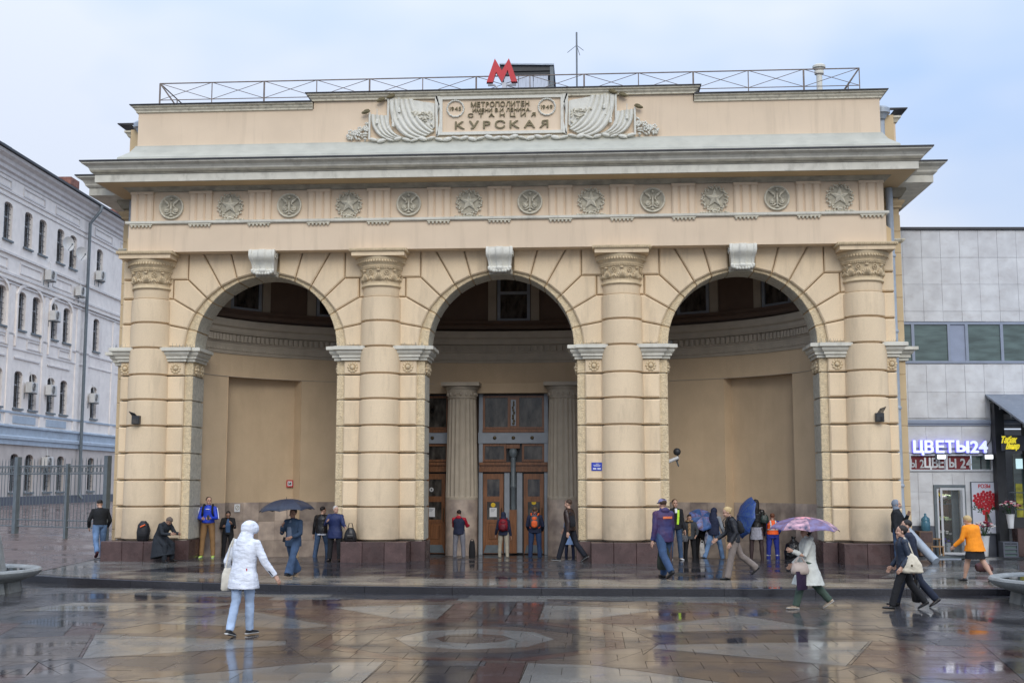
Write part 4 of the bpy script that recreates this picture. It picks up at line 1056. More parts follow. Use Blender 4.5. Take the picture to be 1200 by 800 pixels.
o = thing('security_camera', 'white security camera on an arm beside the pier right of the central arch', 'camera', (4.98, 1.15, 2.95))
b = MB(); b.tube([(-.22, -.05, -.03), (.10, -.12, .10)], [(.06, .05), (.06, .05)], 8); b.build('housing', M['white'], o, auto=40)
b = MB(); b.tube([(.04, 0, .05), (.10, .03, -.12), (.12, .2, -.14)], .022, 6); b.build('bracket', M['steel_grey'], o)
o = thing('dome_camera', 'black round dome camera above the white security camera', 'camera', (5.05, 1.15, 3.22))
b = MB(); b.ball((0, 0, 0), (.11, .11, .11), 14, 8); b.build('dome', M['dark_metal'], o, smooth=True)
b = MB(); b.tube([(.02, 0, -.05), (.03, .05, -.22), (.03, .25, -.25)], .02, 6); b.build('bracket', M['dark_metal'], o)
MB().box(4.72, 5.2, 1.06, 1.10, 2.6, 3.3)

# ============================================================ GROUND
def structure(b, name, m, **k): return b.build(name, m, None, kind='structure', **k)
b = MB(); b.box(-400, 400, -120, 400, -.60, -.50); structure(b, 'ground', M['asphalt'])
# plaza bed under the slabs, kerb line and raised pavement
KERB = [(-26, -2.2), (-16, -3.4), (-13.6, -4.2), (-11.84, -5.22), (-10.54, -5.93), (-8.62, -6.81), (-5.98, -7.57), (-3.57, -8.07), (-1.32, -8.28), (0.87, -8.40), (4.44, -8.38), (8.34, -8.13), (11.18, -7.94), (16, -7.8), (30, -7.6)]
b = MB(); b.box(-40, 45, -45, 2, -.3, -.018); structure(b, 'plaza', M['grout'])
plaza = bpy.data.objects['plaza']
pav = MB()
back = 1.25
top = [(x, y) for x, y in KERB]
n = len(top)
vs = [(x, y+.2, PAV-.014) for x, y in top]+[(x, back, PAV-.014) for x, y in top]+[(x, y+.2, -.3) for x, y in top]+[(x, back, -.3) for x, y in top]
fs = [(i, i+1, n+i+1, n+i) for i in range(n-1)]+[(i+1, i, 2*n+i, 2*n+i+1) for i in range(n-1)]+[(n+i, n+i+1, 3*n+i+1, 3*n+i) for i in range(n-1)]
pav.add(vs, fs); structure(pav, 'pavement', M['grout']); pavement = bpy.data.objects['pavement']
# dense kerb polyline in equal lengths
def resample(poly, step):
    out = []; 
    for i in range(len(poly)-1):
        a, c = Vector(poly[i]), Vector(poly[i+1]); 
        out.append((a, c))
    L = sum((c-a).length for a, c in out); n = int(L/step); pts = []; 
    for k in range(n+1):
        d = L*k/n; 
        for a, c in out:
            l = (c-a).length
            if d <= l+1e-6: pts.append(a.lerp(c, max(0, min(1, d/l)))); break
            d -= l
    return pts
kp = resample(KERB, 1.85)
for i in range(len(kp)-1):
    a, c = kp[i], kp[i+1]
    if a.x < -15 or a.x > 18: continue
    d = (c-a).normalized(); nr = Vector((-d.y, d.x)); a2 = a+d*.004; c2 = c-d*.004
    b = MB(); z0, z1 = -.1, PAV-.004+rnd.uniform(-.002, .002); e = .012
    q = [a2, c2, c2+nr*.34, a2+nr*.34]; q2 = [a2+nr*e, c2+nr*e, c2+nr*.34, a2+nr*.34]
    b.add([(p.x, p.y, z0) for p in q]+[(p.x, p.y, z1-e) for p in q]+[(p.x, p.y, z1) for p in q2],
          [(0, 3, 2, 1)]+[(k, (k+1) % 4, 4+(k+1) % 4, 4+k) for k in range(4)]+[(4+k, 4+(k+1) % 4, 8+(k+1) % 4, 8+k) for k in range(4)]+[(8, 9, 10, 11)])
    b.build('kerb_stone', M['t_dark'], pavement)
def kerb_y(x):
    for i in range(len(KERB)-1):
        if KERB[i][0] <= x <= KERB[i+1][0]:
            t = (x-KERB[i][0])/(KERB[i+1][0]-KERB[i][0]); return KERB[i][1]*(1-t)+KERB[i+1][1]*t
    return -8
# --- convex polygon tools
def clip_half(poly, p, q, keep_left=True):
    out = []; n = len(poly)
    def sd(v): d = (q[0]-p[0])*(v[1]-p[1])-(q[1]-p[1])*(v[0]-p[0]); return d if keep_left else -d
    for i in range(n):
        a, c = poly[i], poly[(i+1) % n]; da, dc = sd(a), sd(c)
        if da >= 0: out.append(a)
        if (da > 0 and dc < 0) or (da < 0 and dc > 0):
            t = da/(da-dc); out.append((a[0]+(c[0]-a[0])*t, a[1]+(c[1]-a[1])*t))
    return out
def parea(p): return .5*sum(p[i][0]*p[(i+1) % len(p)][1]-p[(i+1) % len(p)][0]*p[i][1] for i in range(len(p)))
def ccw(p): return p if parea(p) > 0 else p[::-1]
def split(cell, shape):
    """inside part and outside parts of a convex cell against a convex ccw shape"""
    outs = []; cur = cell
    for i in range(len(shape)):
        p, q = shape[i], shape[(i+1) % len(shape)]
        o = clip_half(cur, p, q, False)
        if len(o) > 2 and abs(parea(o)) > 1e-4: outs.append(o)
        cur = clip_half(cur, p, q, True)
        if len(cur) < 3 or abs(parea(cur)) < 1e-4: return None, [cell]
    return cur, outs
CC = Vector((.75, -15.45))
def octo(r, ph=PI/8): return [(CC.x+r*math.cos(ph+PI*k/4), CC.y+r*math.sin(ph+PI*k/4)) for k in range(8)]
SHAPES = [('t_brown', octo(.58, 0), 0), ('t_light', octo(1.22, 0), 0), ('t_brown', octo(1.62), 0), ('t_dark', octo(2.15), 0), ('t_red', octo(2.45), 0)]
def rel8(pts): return [(CC.x+x, CC.y+y) for x, y in pts]
arms = [[(-.88, 5.0), (-.88, 2.62), (-1.65, 2.6), (-3.1, 4.35)], [(-2.5, 1.45), (-2.95, 1.0), (-5.5, 1.6), (-4.4, 3.5)], [(-5.9, .05), (-2.75, -.5), (-2.65, -.9), (-5.05, -2.4)], [(-3.7, -4.1), (-1.85, -2.55), (-.95, -2.42), (-.92, -4.9)]]
for a in arms:
    SHAPES.append(('t_light', ccw(rel8(a)), 1)); SHAPES.append(('t_light', ccw(rel8([(-x, y) for x, y in a])), 1))
for s in (1,):
    SHAPES += [('t_dark', ccw(rel8([(-.32, 2.2), (.32, 2.2), (.32, 5.6), (-.32, 5.6)])), 0),
               ('t_red', ccw(rel8([(-.86, 2.3), (-.32, 2.3), (-.32, 5.6), (-.86, 5.1)])), 0), ('t_red', ccw(rel8([(.32, 2.3), (.86, 2.3), (.86, 5.1), (.32, 5.6)])), 0),
               ('t_dark', ccw(rel8([(-.32, -6), (.32, -6), (.32, -2.7), (-.32, -2.7)])), 0), ('t_grey', ccw(rel8([(-.5, -2.7), (.4, -2.7), (.4, -2.2), (-.5, -2.2)])), 0),
               ('t_red', ccw(rel8([(.34, -6), (.92, -6), (.92, -2.4), (.34, -2.4)])), 0), ('t_brown', ccw(rel8([(-.92, -6), (-.34, -6), (-.34, -2.4), (-.92, -2.4)])), 0)]
    for sx in (-1, 1):
        for a, m in (([(-1.7, 2.55), (-2.3, 1.6), (-4.3, 3.6), (-3.2, 4.4)], 't_red'), ([(-2.45, 1.0), (-2.8, -.4), (-6.0, .1), (-5.6, 1.5)], 't_brown' if sx < 0 else 't_dark'),
                     ([(-2.6, -1.0), (-1.9, -2.5), (-3.8, -4.2), (-5.1, -2.5)], 't_brown'), ([(-2.9, -.75), (-2.45, -1.55), (-4.9, -3.5), (-5.6, -2.6)], 't_dark'),
                     ([(-.9, 5.1), (-3.1, 4.45), (-4.6, 3.6), (-5.2, 4.4), (-3.4, 5.8), (-.9, 6.2)], 't_brown' if sx > 0 else 't_red'),
                     ([(-5.6, 1.6), (-4.4, 3.55), (-6.6, 4.6), (-7.6, 1.8)], 't_grey'), ([(-5.95, .05), (-5.1, -2.4), (-6.8, -4.2), (-7.4, -.6)], 't_red' if sx > 0 else 't_brown')):
            SHAPES.append((m, ccw(rel8([(sx*-x if sx > 0 else x, y) for x, y in a])), 0))
SHAPES += [('t_dark', ccw([(-6.5, -15.9), (-7.0, -14.0), (-6.6, -13.6), (-6.0, -14.3), (-4.4, -19.2), (-5.6, -19.3)]), 0),
           ('t_red', ccw([(-6.0, -14.3), (-5.3, -14.8), (-4.25, -17.8), (-4.36, -19.3)]), 0),
           ('t_dark', ccw([(-8.4, -8.5), (-5.0, -9.6), (-4.2, -10.3), (-7.6, -10.5), (-9.4, -9.6)]), 0),
           ('t_beige', ccw([(-7.6, -10.6), (-4.4, -10.5), (-4.8, -12.0), (-8.0, -12.1)]), 0),
           ('t_grey', ccw([(5.2, -9.9), (9.4, -9.6), (9.9, -11.6), (7.6, -12.4), (5.6, -11.2)]), 0),
           ('t_dark', ccw([(6.2, -12.6), (9.5, -12.0), (10.4, -16.2), (7.6, -16.2)]), 0)]
def background(x, y):
    k = -8.3-y if abs(x) < 30 else 0
    ky = kerb_y(x)
    if y > ky-.45: return 't_dark'
    if y > ky-1.5: return 't_light' if int(x*.35+40) % 3 else 't_grey'
    a = math.atan2(y-CC.y, x-CC.x); r = math.hypot(x-CC.x, y-CC.y)
    if r < 5.4: return 't_brown' if r > 2.4 else 't_dark'
    if r < 6.4: return 't_grey' if int((a+PI)/(PI/8)) % 2 else 't_brown'
    if r < 8.6: return 't_dark' if int((a+PI+.2)/(PI/8)) % 2 else 't_red'
    if r < 10.5: return 't_grey'
    h = int((x+100)/3.1)*7+int((y+100)/2.3)*5
    return ('t_grey', 't_dark', 't_brown', 't_grey', 't_light')[h % 5]
pieces = []
TW, TH = .72, .60
for iy in range(-40, 1):
    for ix in range(-26, 27):
        y0 = -8+iy*TH; x0 = ix*TW+(.36 if iy % 2 else 0)
        cx_, cy_ = x0+TW/2, y0+TH/2
        if y0+TH < -26 or x0 > 17 or x0 < -15.5: continue
        d = -33.81
        dist = cy_-d
        if abs(cx_-(2.5366-.0655*dist)) > dist*.50+1.5: continue
        cell = [(x0, y0), (x0+TW, y0), (x0+TW, y0+TH), (x0, y0+TH)]
        if y0 > kerb_y(cx_)+.3: continue
        cells = [cell]; done = []
        for m_, shp, al in SHAPES:
            if not (min(p[0] for p in shp) < x0+TW and max(p[0] for p in shp) > x0 and min(p[1] for p in shp) < y0+TH and max(p[1] for p in shp) > y0): continue
            nxt = []
            for c_ in cells:
                ins, outs = split(c_, shp)
                if ins is None: nxt.append(c_)
                else: done.append((m_, ins)); nxt += outs
            cells = nxt
        for c_ in cells: done.append((background(sum(p[0] for p in c_)/len(c_), sum(p[1] for p in c_)/len(c_)), c_))
        pieces += done
def slab(b, poly, z, gap=.0038, th=.012):
    if abs(parea(poly)) < 4e-4: return False
    # drop degenerate corners, shrink for the joint
    pl = []
    for p in poly:
        if not pl or (Vector(p)-Vector(pl[-1])).length > .012: pl.append(p)
    if len(pl) > 2 and (Vector(pl[0])-Vector(pl[-1])).length <= .012: pl.pop()
    if len(pl) < 3: return False
    pl = ccw(pl); q = inset(pl, gap); n = len(q)
    if parea(q) <= 0: return False
    b.add([(x, y, z-th) for x, y in q]+[(x, y, z) for x, y in q], [(k, (k+1) % n, n+(k+1) % n, n+k) for k in range(n)]+[tuple(range(n, 2*n))])
    return True
def size_key(pc):
    p = pc[1]; cy_ = sum(q[1] for q in p)/len(p); return -abs(parea(p))/(cy_+33.81)**3
def lay(pieces, z, parent, name):
    pieces.sort(key=size_key); rest = {}
    k = 0
    for m_, poly in pieces:
        dz = rnd.uniform(-.0016, .0016)
        if k < 300:
            b = MB()
            if slab(b, poly, z+dz): b.build(name, M[m_], parent); k += 1
        else: slab(rest.setdefault(m_, MB()), poly, z+dz)
    mats = list(rest); b = MB()
    for i, m_ in enumerate(mats):
        o = len(b.v); b.v += rest[m_].v; b.f += [tuple(v+o for v in f) for f in rest[m_].f]; b.m += [i]*len(rest[m_].f)
    if b.f: b.build(name+'s_far', [M[m_] for m_ in mats], parent, kind='stuff')
lay(pieces, 0.0, plaza, 'paving_slab')
# --- pavement slabs
PS = [('t_beige', None)]
pp = []
for iy in range(0, 22):
    for ix in range(-22, 27):
        w_ = .9; h_ = .6 if iy else .6; x0 = ix*w_+(.45 if iy % 2 else 0); y0 = -8.6+iy*.6
        cell = [(x0, y0), (x0+w_, y0), (x0+w_, y0+.6), (x0, y0+.6)]; cx_, cy_ = x0+.45, y0+.3
        if x0 > 18 or x0 < -16 or y0 > 1.3: continue
        ok = True
        # clip to the kerb line
        for i in range(len(KERB)-1):
            a, c = KERB[i], KERB[i+1]
            if a[0] <= cx_ < c[0]:
                d = (Vector(c)-Vector(a)).normalized(); nr = Vector((-d.y, d.x))*.345
                cell = clip_half(cell, (a[0]+nr.x, a[1]+nr.y), (c[0]+nr.x, c[1]+nr.y), True)
        if len(cell) < 3: continue
        cell = clip_half(cell, (30, 1.24), (-30, 1.24), True)
        if len(cell) < 3 or abs(parea(cell)) < .01: continue
        cell = clip_half(cell, (-11.05, -4.7), (-11.85, 1.3), False)      # ends against the reddish asphalt ramp
        if len(cell) < 3 or abs(parea(cell)) < .01: continue
        shapes = [('t_light', ccw([(-12.5, -5.4), (-9.6, -5.6), (-7.2, -.95), (-12.4, -.5)])), ('t_dark', ccw([(-9.5, -4.6), (-4, -4.7), (-4, -.9), (-6.8, -.9)])),
                  ('t_light', ccw([(9.2, -5.2), (12.6, -5.3), (13.4, -2.0), (11.4, -.9)])), ('t_grey', ccw([(13.2, -5.4), (16, -5.3), (16, -1), (14, -1)]))]
        cells = [cell]; done = []
        for m_, shp in shapes:
            nxt = []
            for c_ in cells:
                ins, outs = split(c_, shp)
                if ins is None: nxt.append(c_)
                else: done.append((m_, ins)); nxt += outs
            cells = nxt
        for c_ in cells:
            yy = sum(p[1] for p in c_)/len(c_); xx = sum(p[0] for p in c_)/len(c_); dk = yy-kerb_y(xx)
            m_ = 't_beige' if dk < 2.35 else ('t_dark' if (int((xx+50)/3.4) % 3) else 't_grey')
            done.append((m_, c_))
        pp += done
lay(pp, PAV, pavement, 'pavement_slab')
# vestibule floor, lower than the pavement
b = MB(); b.box(-9.3, 9.3, 1.25, 6.2, -.06, 0.0); structure(b, 'vestibule_floor', M['t_dark'])
# reddish asphalt ramp rising to the yard on the left, and the yard itself
def gz(x, y):
    t = (y+1.0)/6.5; t = max(0, min(1, t)); u = max(0, min(1, (-11.2-x)/4.0)); v = max(0, min(1, (y-5.5)/17))
    return PAV-.004+u*(.43*t)+v*.62*1.0
b = MB(); nx, ny = 36, 40; vs = []
for j in range(ny+1):
    for i in range(nx+1):
        t_ = (j/ny)**1.4*60
        xr = -11.05-min(6.0, t_)*.8/6.0
        x = xr-(i/nx)**1.5*50; y_ = kerb_y(max(-26, x))+.34+t_ if i else kerb_y(x)+.34+t_
        y_ = y_ if t_ < 6 else y_
        vs.append((x, y_, gz(x, y_)))
L = nx+1
b.add(vs, [(j*L+i, (j+1)*L+i, (j+1)*L+i+1, j*L+i+1)[::-1] for j in range(ny) for i in range(nx)])
structure(b, 'yard_ramp', M['t_ramp'], smooth=True)

# ============================================================ WHITE BRICK BUILDING on the left
LB = thing('brick_building', 'whitewashed four storey brick building with arched barred windows at the left', 'building', (-26.17, 22.97, 0), R(92))
def wall_rows(x0, x1, zb, rows, ztop, y0, y1, m, parent, name='wall', dirtname=None):
    """rows: (z_sill, z_spring, z_head, [(xc, w)]) bottom to top; arched heads"""
    b = MB(); z = zb
    for zs, zp, zh, ops in rows:
        b.box(x0, x1, y0, y1, z, zs)
        xs = x0
        for xc, w_ in sorted(ops):
            b.box(xs, xc-w_/2, y0, y1, zs, zh); xs = xc+w_/2
            n = 8; arc = [(xc-w_/2+w_*i/n, zp+(zh-zp)*math.sqrt(max(0, 1-(2*i/n-1)**2))) for i in range(n+1)]
            b.prism([(xc+w_/2, zh), (xc-w_/2, zh)]+arc if zh-zp > .01 else [(xc-w_/2, zp), (xc+w_/2, zp), (xc+w_/2, zh), (xc-w_/2, zh)], y0, y1)
        b.box(xs, x1, y0, y1, zs, zh); z = zh
    b.box(x0, x1, y0, y1, z, ztop)
    return b.build(name, m, parent)
colsA = [(-10.5, .94), (-8.7, .94), (-6.6, .94), (-4.9, .94), (-2.65, .94), (-.93, .94), (1.32, .94), (3.04, .94), (5.29, .94), (7.0, .94), (11.35, .94), (18.0, .94), (20, .94)]
cols4 = [(-10.2, .94), (-8.4, .94), (-6.4, .94), (-4.6, .94), (-2.45, .94), (-.67, .94), (1.65, .94), (3.4, .94), (5.72, .94), (7.45, .94), (11.45, .94), (18.0, .94), (20, .94)]
R1 = [(1.85, 3.56, 3.75, colsA)]; R2 = [(6.04, 7.72, 7.9, colsA), (10.0, 11.74, 11.93, colsA), (14.25, 15.94, 16.12, cols4)]
wall_rows(-14, 30, 1.0, R1, 4.2, 0, .5, M['beige_base'], LB)
wall_rows(-14, 30, 4.2, R2, 17.4, 0, .5, M['brick_white'], LB)
MB().box(-14, 30, .36, 12, .5, 17.9).build('wall_backing', M['dark_metal'], LB)
gw = None
def far_window(w_, h):
    bf = MB(); frame_rect(bf, -w_/2, w_/2, 0, h, .06, .20, .28); bf.box(-.035, .035, .21, .27, .06, h-.06); bf.box(-w_/2+.06, w_/2-.06, .205, .275, h*.62, h*.62+.06)
    bp = MB().box(-w_/2+.06, w_/2-.06, .25, .26, .06, h-.06)
    bg_ = MB()
    for k in range(1, 5): bg_.box(-w_/2+w_*k/5-.012, -w_/2+w_*k/5+.012, .10, .124, .0, h-.04)
    for k in range(1, 7): bg_.box(-w_/2, w_/2, .105, .12, h*k/7-.012, h*k/7+.012)
    bs = MB().box(-w_/2-.08, w_/2+.08, -.10, .2, -.10, -.01)
    return bf.mesh('frame', M['pvc']), bp.mesh('pane', M['glass_dark']), bg_.mesh('grille', M['dark_metal']), bs.mesh('sill', M['steel_grey']), MB().box(-w_/2+.08, w_/2-.1, .255, .258, h*.3, h-.08).mesh('curtain', M['curtain'])
fw = {}
for (zs, zp, zh, ops) in R1+R2:
    for xc, w_ in ops:
        if xc < -3.5 or xc > 16: continue
        h = round(zh-zs, 2)
        if h not in fw: fw[h] = far_window(w_, h)
        e = thing('window', None, None, (xc, 0, zs)); e.parent = LB
        for nme, me in zip(('frame', 'pane', 'grille', 'sill'), fw[h]): link(nme, me, e)
        if rnd.random() < .5: link('curtain', fw[h][4], e)
def trim(name, m, *boxes):
    b = MB()
    for q in boxes: b.box(*q)
    return b.build(name, m, LB)
# cornice, string courses, blue bands
MB().sweep([(0, 17.35), (.06, 17.4), (.06, 17.55), (.18, 17.62), (.18, 17.80), (.30, 17.88), (.34, 18.05), (.55, 18.16), (.6, 18.3), (0, 18.32)], [(-14, 0), (30, 0)]).build('cornice', M['brick_shade'], LB)
MB().sweep([(0, 18.33), (.72, 18.33), (.72, 18.44), (0, 18.8)], [(-14, 0), (30, 0)]).build('gutter', M['roof'], LB)
MB().prism([(-14, 18.4), (30, 18.4), (30, 18.5), (-14, 18.5)], -.3, 10).build('roof', M['roof'], LB)
for a, c, o in ((16.62, 16.72, .06), (16.35, 16.44, .05), (13.55, 13.66, .10), (12.55, 12.66, .07), (12.28, 12.36, .12), (12.12, 12.2, .07), (9.62, 9.72, .05), (8.95, 9.02, .04), (5.75, 5.85, .06)):
    MB().sweep([(0, a), (o, a), (o, c), (0, c)], [(-14, 0), (30, 0)]).build('string_course', M['brick_shade'] if a > 6 else M['blue_band'], LB)
MB().sweep([(0, 4.2), (.10, 4.2), (.10, 4.42), (.16, 4.46), (.16, 4.6), (.06, 4.66), (.06, 5.02), (.14, 5.06), (.14, 5.14), (0, 5.2)], [(-14, 0), (30, 0)]).build('blue_cornice', M['blue_band'], LB)
MB().sweep([(0, 3.05), (.05, 3.05), (.05, 3.45), (0, 3.45)], [(-14, 0), (-4.1, 0)]).build('blue_band', M['blue_band'], LB)
for k, (xa, xb) in enumerate(((-3.9, .2), (.2, 4.2), (4.2, 8.9), (9.8, 14), (14, 18))):
    # plaster panel frames under the cornice
    b = MB()
    for z0, z1, xx0, xx1 in ((16.78, 17.25, xa+.7, xb-.7),):
        frame_rect(b, xx0, xx1, z0, z1, .08, -.05, 0)
    b.build('panel_frame', M['brick_shade'], LB)
    if xa < 9:
        pair = [q[0] for q in colsA if xa < q[0] < xb]
        if len(pair) == 2:
            x0, x1 = pair[0]-.72, pair[1]+.72
            n = 14; arc = [(x0+(x1-x0)*i/n, 11.75+.70*math.sqrt(max(0, 1-(2*i/n-1)**2))) for i in range(n+1)]
            arc2 = [(x0+.16+(x1-x0-.32)*i/n, 11.72+.57*math.sqrt(max(0, 1-(2*i/n-1)**2))) for i in range(n+1)]
            MB().prism(arc2[::-1]+arc, -.10, 0).build('blind_arch', M['brick_white'], LB)
            for xx in (x0, x1-.16): MB().box(xx, xx+.16, -.099, 0, 6.0 if False else 9.1, 11.73).build('blind_arch', M['brick_white'], LB)
            b = MB(); frame_rect(b, x0+1.5, x1-.2, 9.1, 9.55, .06, -.05, 0); b.build('panel_frame', M['brick_shade'], LB)
            MB().box(x0+.1, x1-.1, -.06, 0, 8.5, 8.58).build('string_course', M['brick_shade'], LB)
            b = MB(); frame_rect(b, x0+.3, x1-.3, 12.8, 13.35, .06, -.05, 0); b.build('panel_frame', M['brick_shade'], LB)
            for xx, m_ in ((x0+.25, 1),): MB().box(xx, x1-.3, -.05, 0, 5.28, 5.65).build('blue_plate', M['blue_band'], LB)
for x in (-3.95, .18, 4.2, 8.6, 9.95, 14.2): MB().box(x-.25, x+.25, -.05, 0, 5.2, 12.1).build('pilaster', M['brick_white'], LB)
MB().box(-14, 30, -.14, 0, .7, 1.62).build('granite_base', M['slate_base'], LB)
b = MB(); b.tube([(9.5, -.75, 18.3), (9.45, -.7, 18.0), (9.2, -.22, 17.2), (9.2, -.22, 1.7), (9.2, -.4, 1.4)], .09, 10); b.build('downpipe', M['steel_grey'], LB)
b = MB(); b.prism([(-.3, 18.5), (2.6, 18.5), (1.9, 19.5), (.9, 19.5)], 1.2, 3.5); b.build('dormer', M['grey_paint'], LB)
MB().prism([(.55, 19.52), (1.5, 19.52), (3.0, 18.5), (2.75, 18.5), (1.9, 19.42), (.55, 19.42)], 1.0, 3.6).build('dormer_roof', M['pipe'], LB)
for q in range(3):
    MB().box(8.2, 9.4, .6, 1.6, 18.4+.45*q, 18.83+.45*q).build('chimney_course', M['old_red'], LB)
MB().prism([(9.8, 18.45), (13.2, 18.45), (13.2, 18.5), (12.5, 18.75), (11.8, 18.9), (10.4, 19.2), (9.8, 19.3)], .8, 1.2).build('parapet_wall', M['old_red'], LB)
MB().box(13.6, 19, .0, .6, 18.45, 19.1).build('parapet_wall', M['old_red'], LB)
LBm = Matrix.Translation((-26.17, 22.97, 0)) @ Matrix.Rotation(R(92), 4, 'Z')
def onLB(x, y, z): return LBm @ Vector((x, y, z))
# air conditioners and dishes hung on the wall
def ac_unit(label, loc, rz, group):
    o = thing('air_conditioner', label, 'air conditioner', loc, rz, group)
    MB().prism([(-.37, -.27), (.37, -.27), (.37, .26), (-.37, .26)], -.42, -.10, .02).build('casing', M['ac'], o)
    b = MB(); N = 18; b.prism([(-.1+.22*math.cos(2*PI*i/N), .01+.22*math.sin(2*PI*i/N)) for i in range(N)], -.428, -.419); b.build('fan', M['dark_metal'], o)
    b = MB()
    for r in (.07, .13, .19, .225): b.tube([(-.1+r*math.cos(2*PI*k/16), -.435, .01+r*math.sin(2*PI*k/16)) for k in range(17)], .006, 4, side=(0, 1, 0), cap=False)
    b.build('fan_guard', M['ac'], o)
    b = MB()
    for s in (-.3, .3): b.box(s-.02, s+.02, -.42, .0, -.33, -.285); b.box(s-.02, s+.02, -.03, .0, -.6, -.33)
    b.build('bracket', M['steel_grey'], o)
    b = MB(); b.tube([(.3, -.12, .3), (.3, -.06, .75), (.2, -.02, .8)], .018, 5); b.build('hose', M['ac'], o); return o
aw = 'air conditioners on the white brick building'
for lab, s, z in (('white air conditioner under the third top floor window of the brick building', 4.05, 13.25), ('white air conditioner below the right satellite dish, beside the downpipe', 8.15, 13.05),
                  ('white air conditioner right of the downpipe, on the top floor', 11.05, 14.45), ('white air conditioner between the arched windows of the third floor', 4.85, 11.2),
                  ('white air conditioner left of the second floor, below the left blind arch', 2.35, 7.15), ('white air conditioner between second floor windows, nearer the downpipe', 4.75, 7.2),
                  ('white air conditioner right of the downpipe on the second floor', 10.8, 7.2), ('white air conditioner on the ground floor wall behind the fence', 4.7, 3.4)):
    ac_unit(lab, onLB(s, 0, z), R(92), aw)
for lab, s, z in (('round white satellite dish, left one of two on the brick building', 5.95, 15.3), ('round white satellite dish beside the downpipe, right of the other dish', 7.8, 15.1)):
    o = thing('satellite_dish', lab, 'satellite dish', onLB(s, 0, z), R(92-30), 'satellite dishes')
    b = MB(); N = 24; vs = []
    for r, y in ((.0, -.42), (.16, -.44), (.29, -.48), (.38, -.53), (.38, -.515), (.29, -.46), (.0, -.40)):
        vs += [(r*math.cos(2*PI*i/N), y, r*1.05*math.sin(2*PI*i/N)) for i in range(N)]
    b.add(vs, [(k*N+i, k*N+(i+1) % N, (k+1)*N+(i+1) % N, (k+1)*N+i) for k in range(6) for i in range(N)]); b.build('dish', M['ac'], o, auto=40)
    b = MB(); b.tube([(0, -.4, 0), (0, -.2, -.1), (0, .1, -.1)], .03, 6); b.tube([(0, -.5, -.36), (0, -.85, -.08)], .015, 5); b.ball((0, -.85, -.06), .05, 8, 5); b.build('arm', M['steel_grey'], o)

# ============================================================ FENCE
fence = thing('metal_fence', 'grey metal railing fence with a band of small rings, left of the station', 'fence')
FA, FB = Vector((-17.9, 6.55)), Vector((-13.10, 4.15))
fd = (FB-FA).normalized(); FL = (FB-FA).length
def fp(d, z): p = FA+fd*d; return (p.x, p.y, z)
posts = [(-1.9, .05), (.90, .085), (3.45, .055), (FL-.02, .085)]
for d, hw in posts:
    big = hw > .07; b = MB(); p = FA+fd*d; b.box(-hw, hw, -hw, hw, .3, 3.2 if big else 2.95)
    o = b.build('post', M['steel_grey'], fence); o.location = (p.x, p.y, 0); o.rotation_euler = (0, 0, math.atan2(fd.y, fd.x))
d0 = -1.9
for a, c in ((-1.9, .90), (.90, 3.45), (3.45, FL)):
    for z in (2.88, 2.62, 1.08, .86):
        sl = -.0; b = MB(); b.tube([fp(a+.05, z), fp(c-.05, z)], .022, 5); b.build('rail', M['steel_grey'], fence)
    n = int((c-a)/.16)
    for k in range(1, n):
        d = a+(c-a)*k/n; b = MB(); b.tube([fp(d, .84), fp(d, 3.05)], .0125, 5); b.tube([fp(d, 3.05), fp(d, 3.15)], [.0125, .002], 5); b.build('bar', M['steel_grey'], fence)
    for k in range(n):
        d = a+(c-a)*(k+.5)/n; b = MB(); pts = []
        for q in range(11): g = 2*PI*q/10; p = FA+fd*(d+.062*math.cos(g)); pts.append((p.x, p.y, 2.75+.10*math.sin(g)))
        b.tube(pts, .011, 4, cap=False); b.build('ring', M['steel_grey'], fence)

# ============================================================ CLADDING-PANEL BUILDING on the right
RBo = Vector((11.9, 3.6, 0)); RBa = .0654
RBm = Matrix.Translation(RBo) @ Matrix.Rotation(RBa, 4, 'Z')
def onRB(x, y, z): return RBm @ Vector((x, y, z))
RBt = thing('panel_building', 'pale grey marble-clad building with a strip of windows, right of the station', 'building', RBo, RBa)
b = MB()
b.box(-1.0, .45, .03, .3, -.1, 10.2); b.box(.45, 1.19, .03, .3, -.1, 2.68); b.box(.45, 1.19, .03, .3, 3.2, 5.98); b.box(.45, 1.19, .03, .3, 7.3, 10.2); b.box(1.19, 1.98, .03, .3, 2.18, 2.68); b.box(2.96, 3.12, .03, .3, .0, 10.2); b.box(1.98, 2.96, .03, .3, -.1, 2.68)
b.box(1.19, 2.96, .03, .3, 3.2, 5.98); b.box(1.19, 2.96, .03, .3, 7.3, 10.2); b.box(.45, 2.96, .06, .3, 5.98, 7.3)
b.box(3.12, 14, .03, .3, 4.0, 10.2); b.box(3.12, 14, 1.2, 1.4, -.1, 4.0)
b.build('wall', M['panel'], RBt)
MB().box(-1.0, 14, .3, 12, 10.1, 10.2).build('roof', M['roof'], RBt)
MB().box(-1.0, 14, -.06, 12, 10.2, 10.28).build('roof_edge', M['roof'], RBt)
def panels(x0, x1, z0, z1, wpx=.594, hz=None, off=0.0):
    nz_ = len(hz)-1
    for q in range(nz_):
        x = x0+(-.3 if (q % 2 and off) else 0)
        while x < x1-.02:
            a, c = max(x, x0), min(x+wpx, x1)
            if c-a > .05:
                e = rnd.uniform(-.003, .003)
                MB().prism([(a+.003, hz[q]+.003), (c-.003, hz[q]+.003), (c-.003, hz[q+1]-.003), (a+.003, hz[q+1]-.003)], 0.0+e, .029, .003).build('facade_panel', M['panel'], RBt)
            x += wpx
panels(-.15, 6.0, 7.3, 10.2, hz=[7.3, 7.62, 8.47, 9.32, 10.19])
panels(-.15, 6.0, 4.3, 5.98, hz=[4.3, 5.1, 5.96])
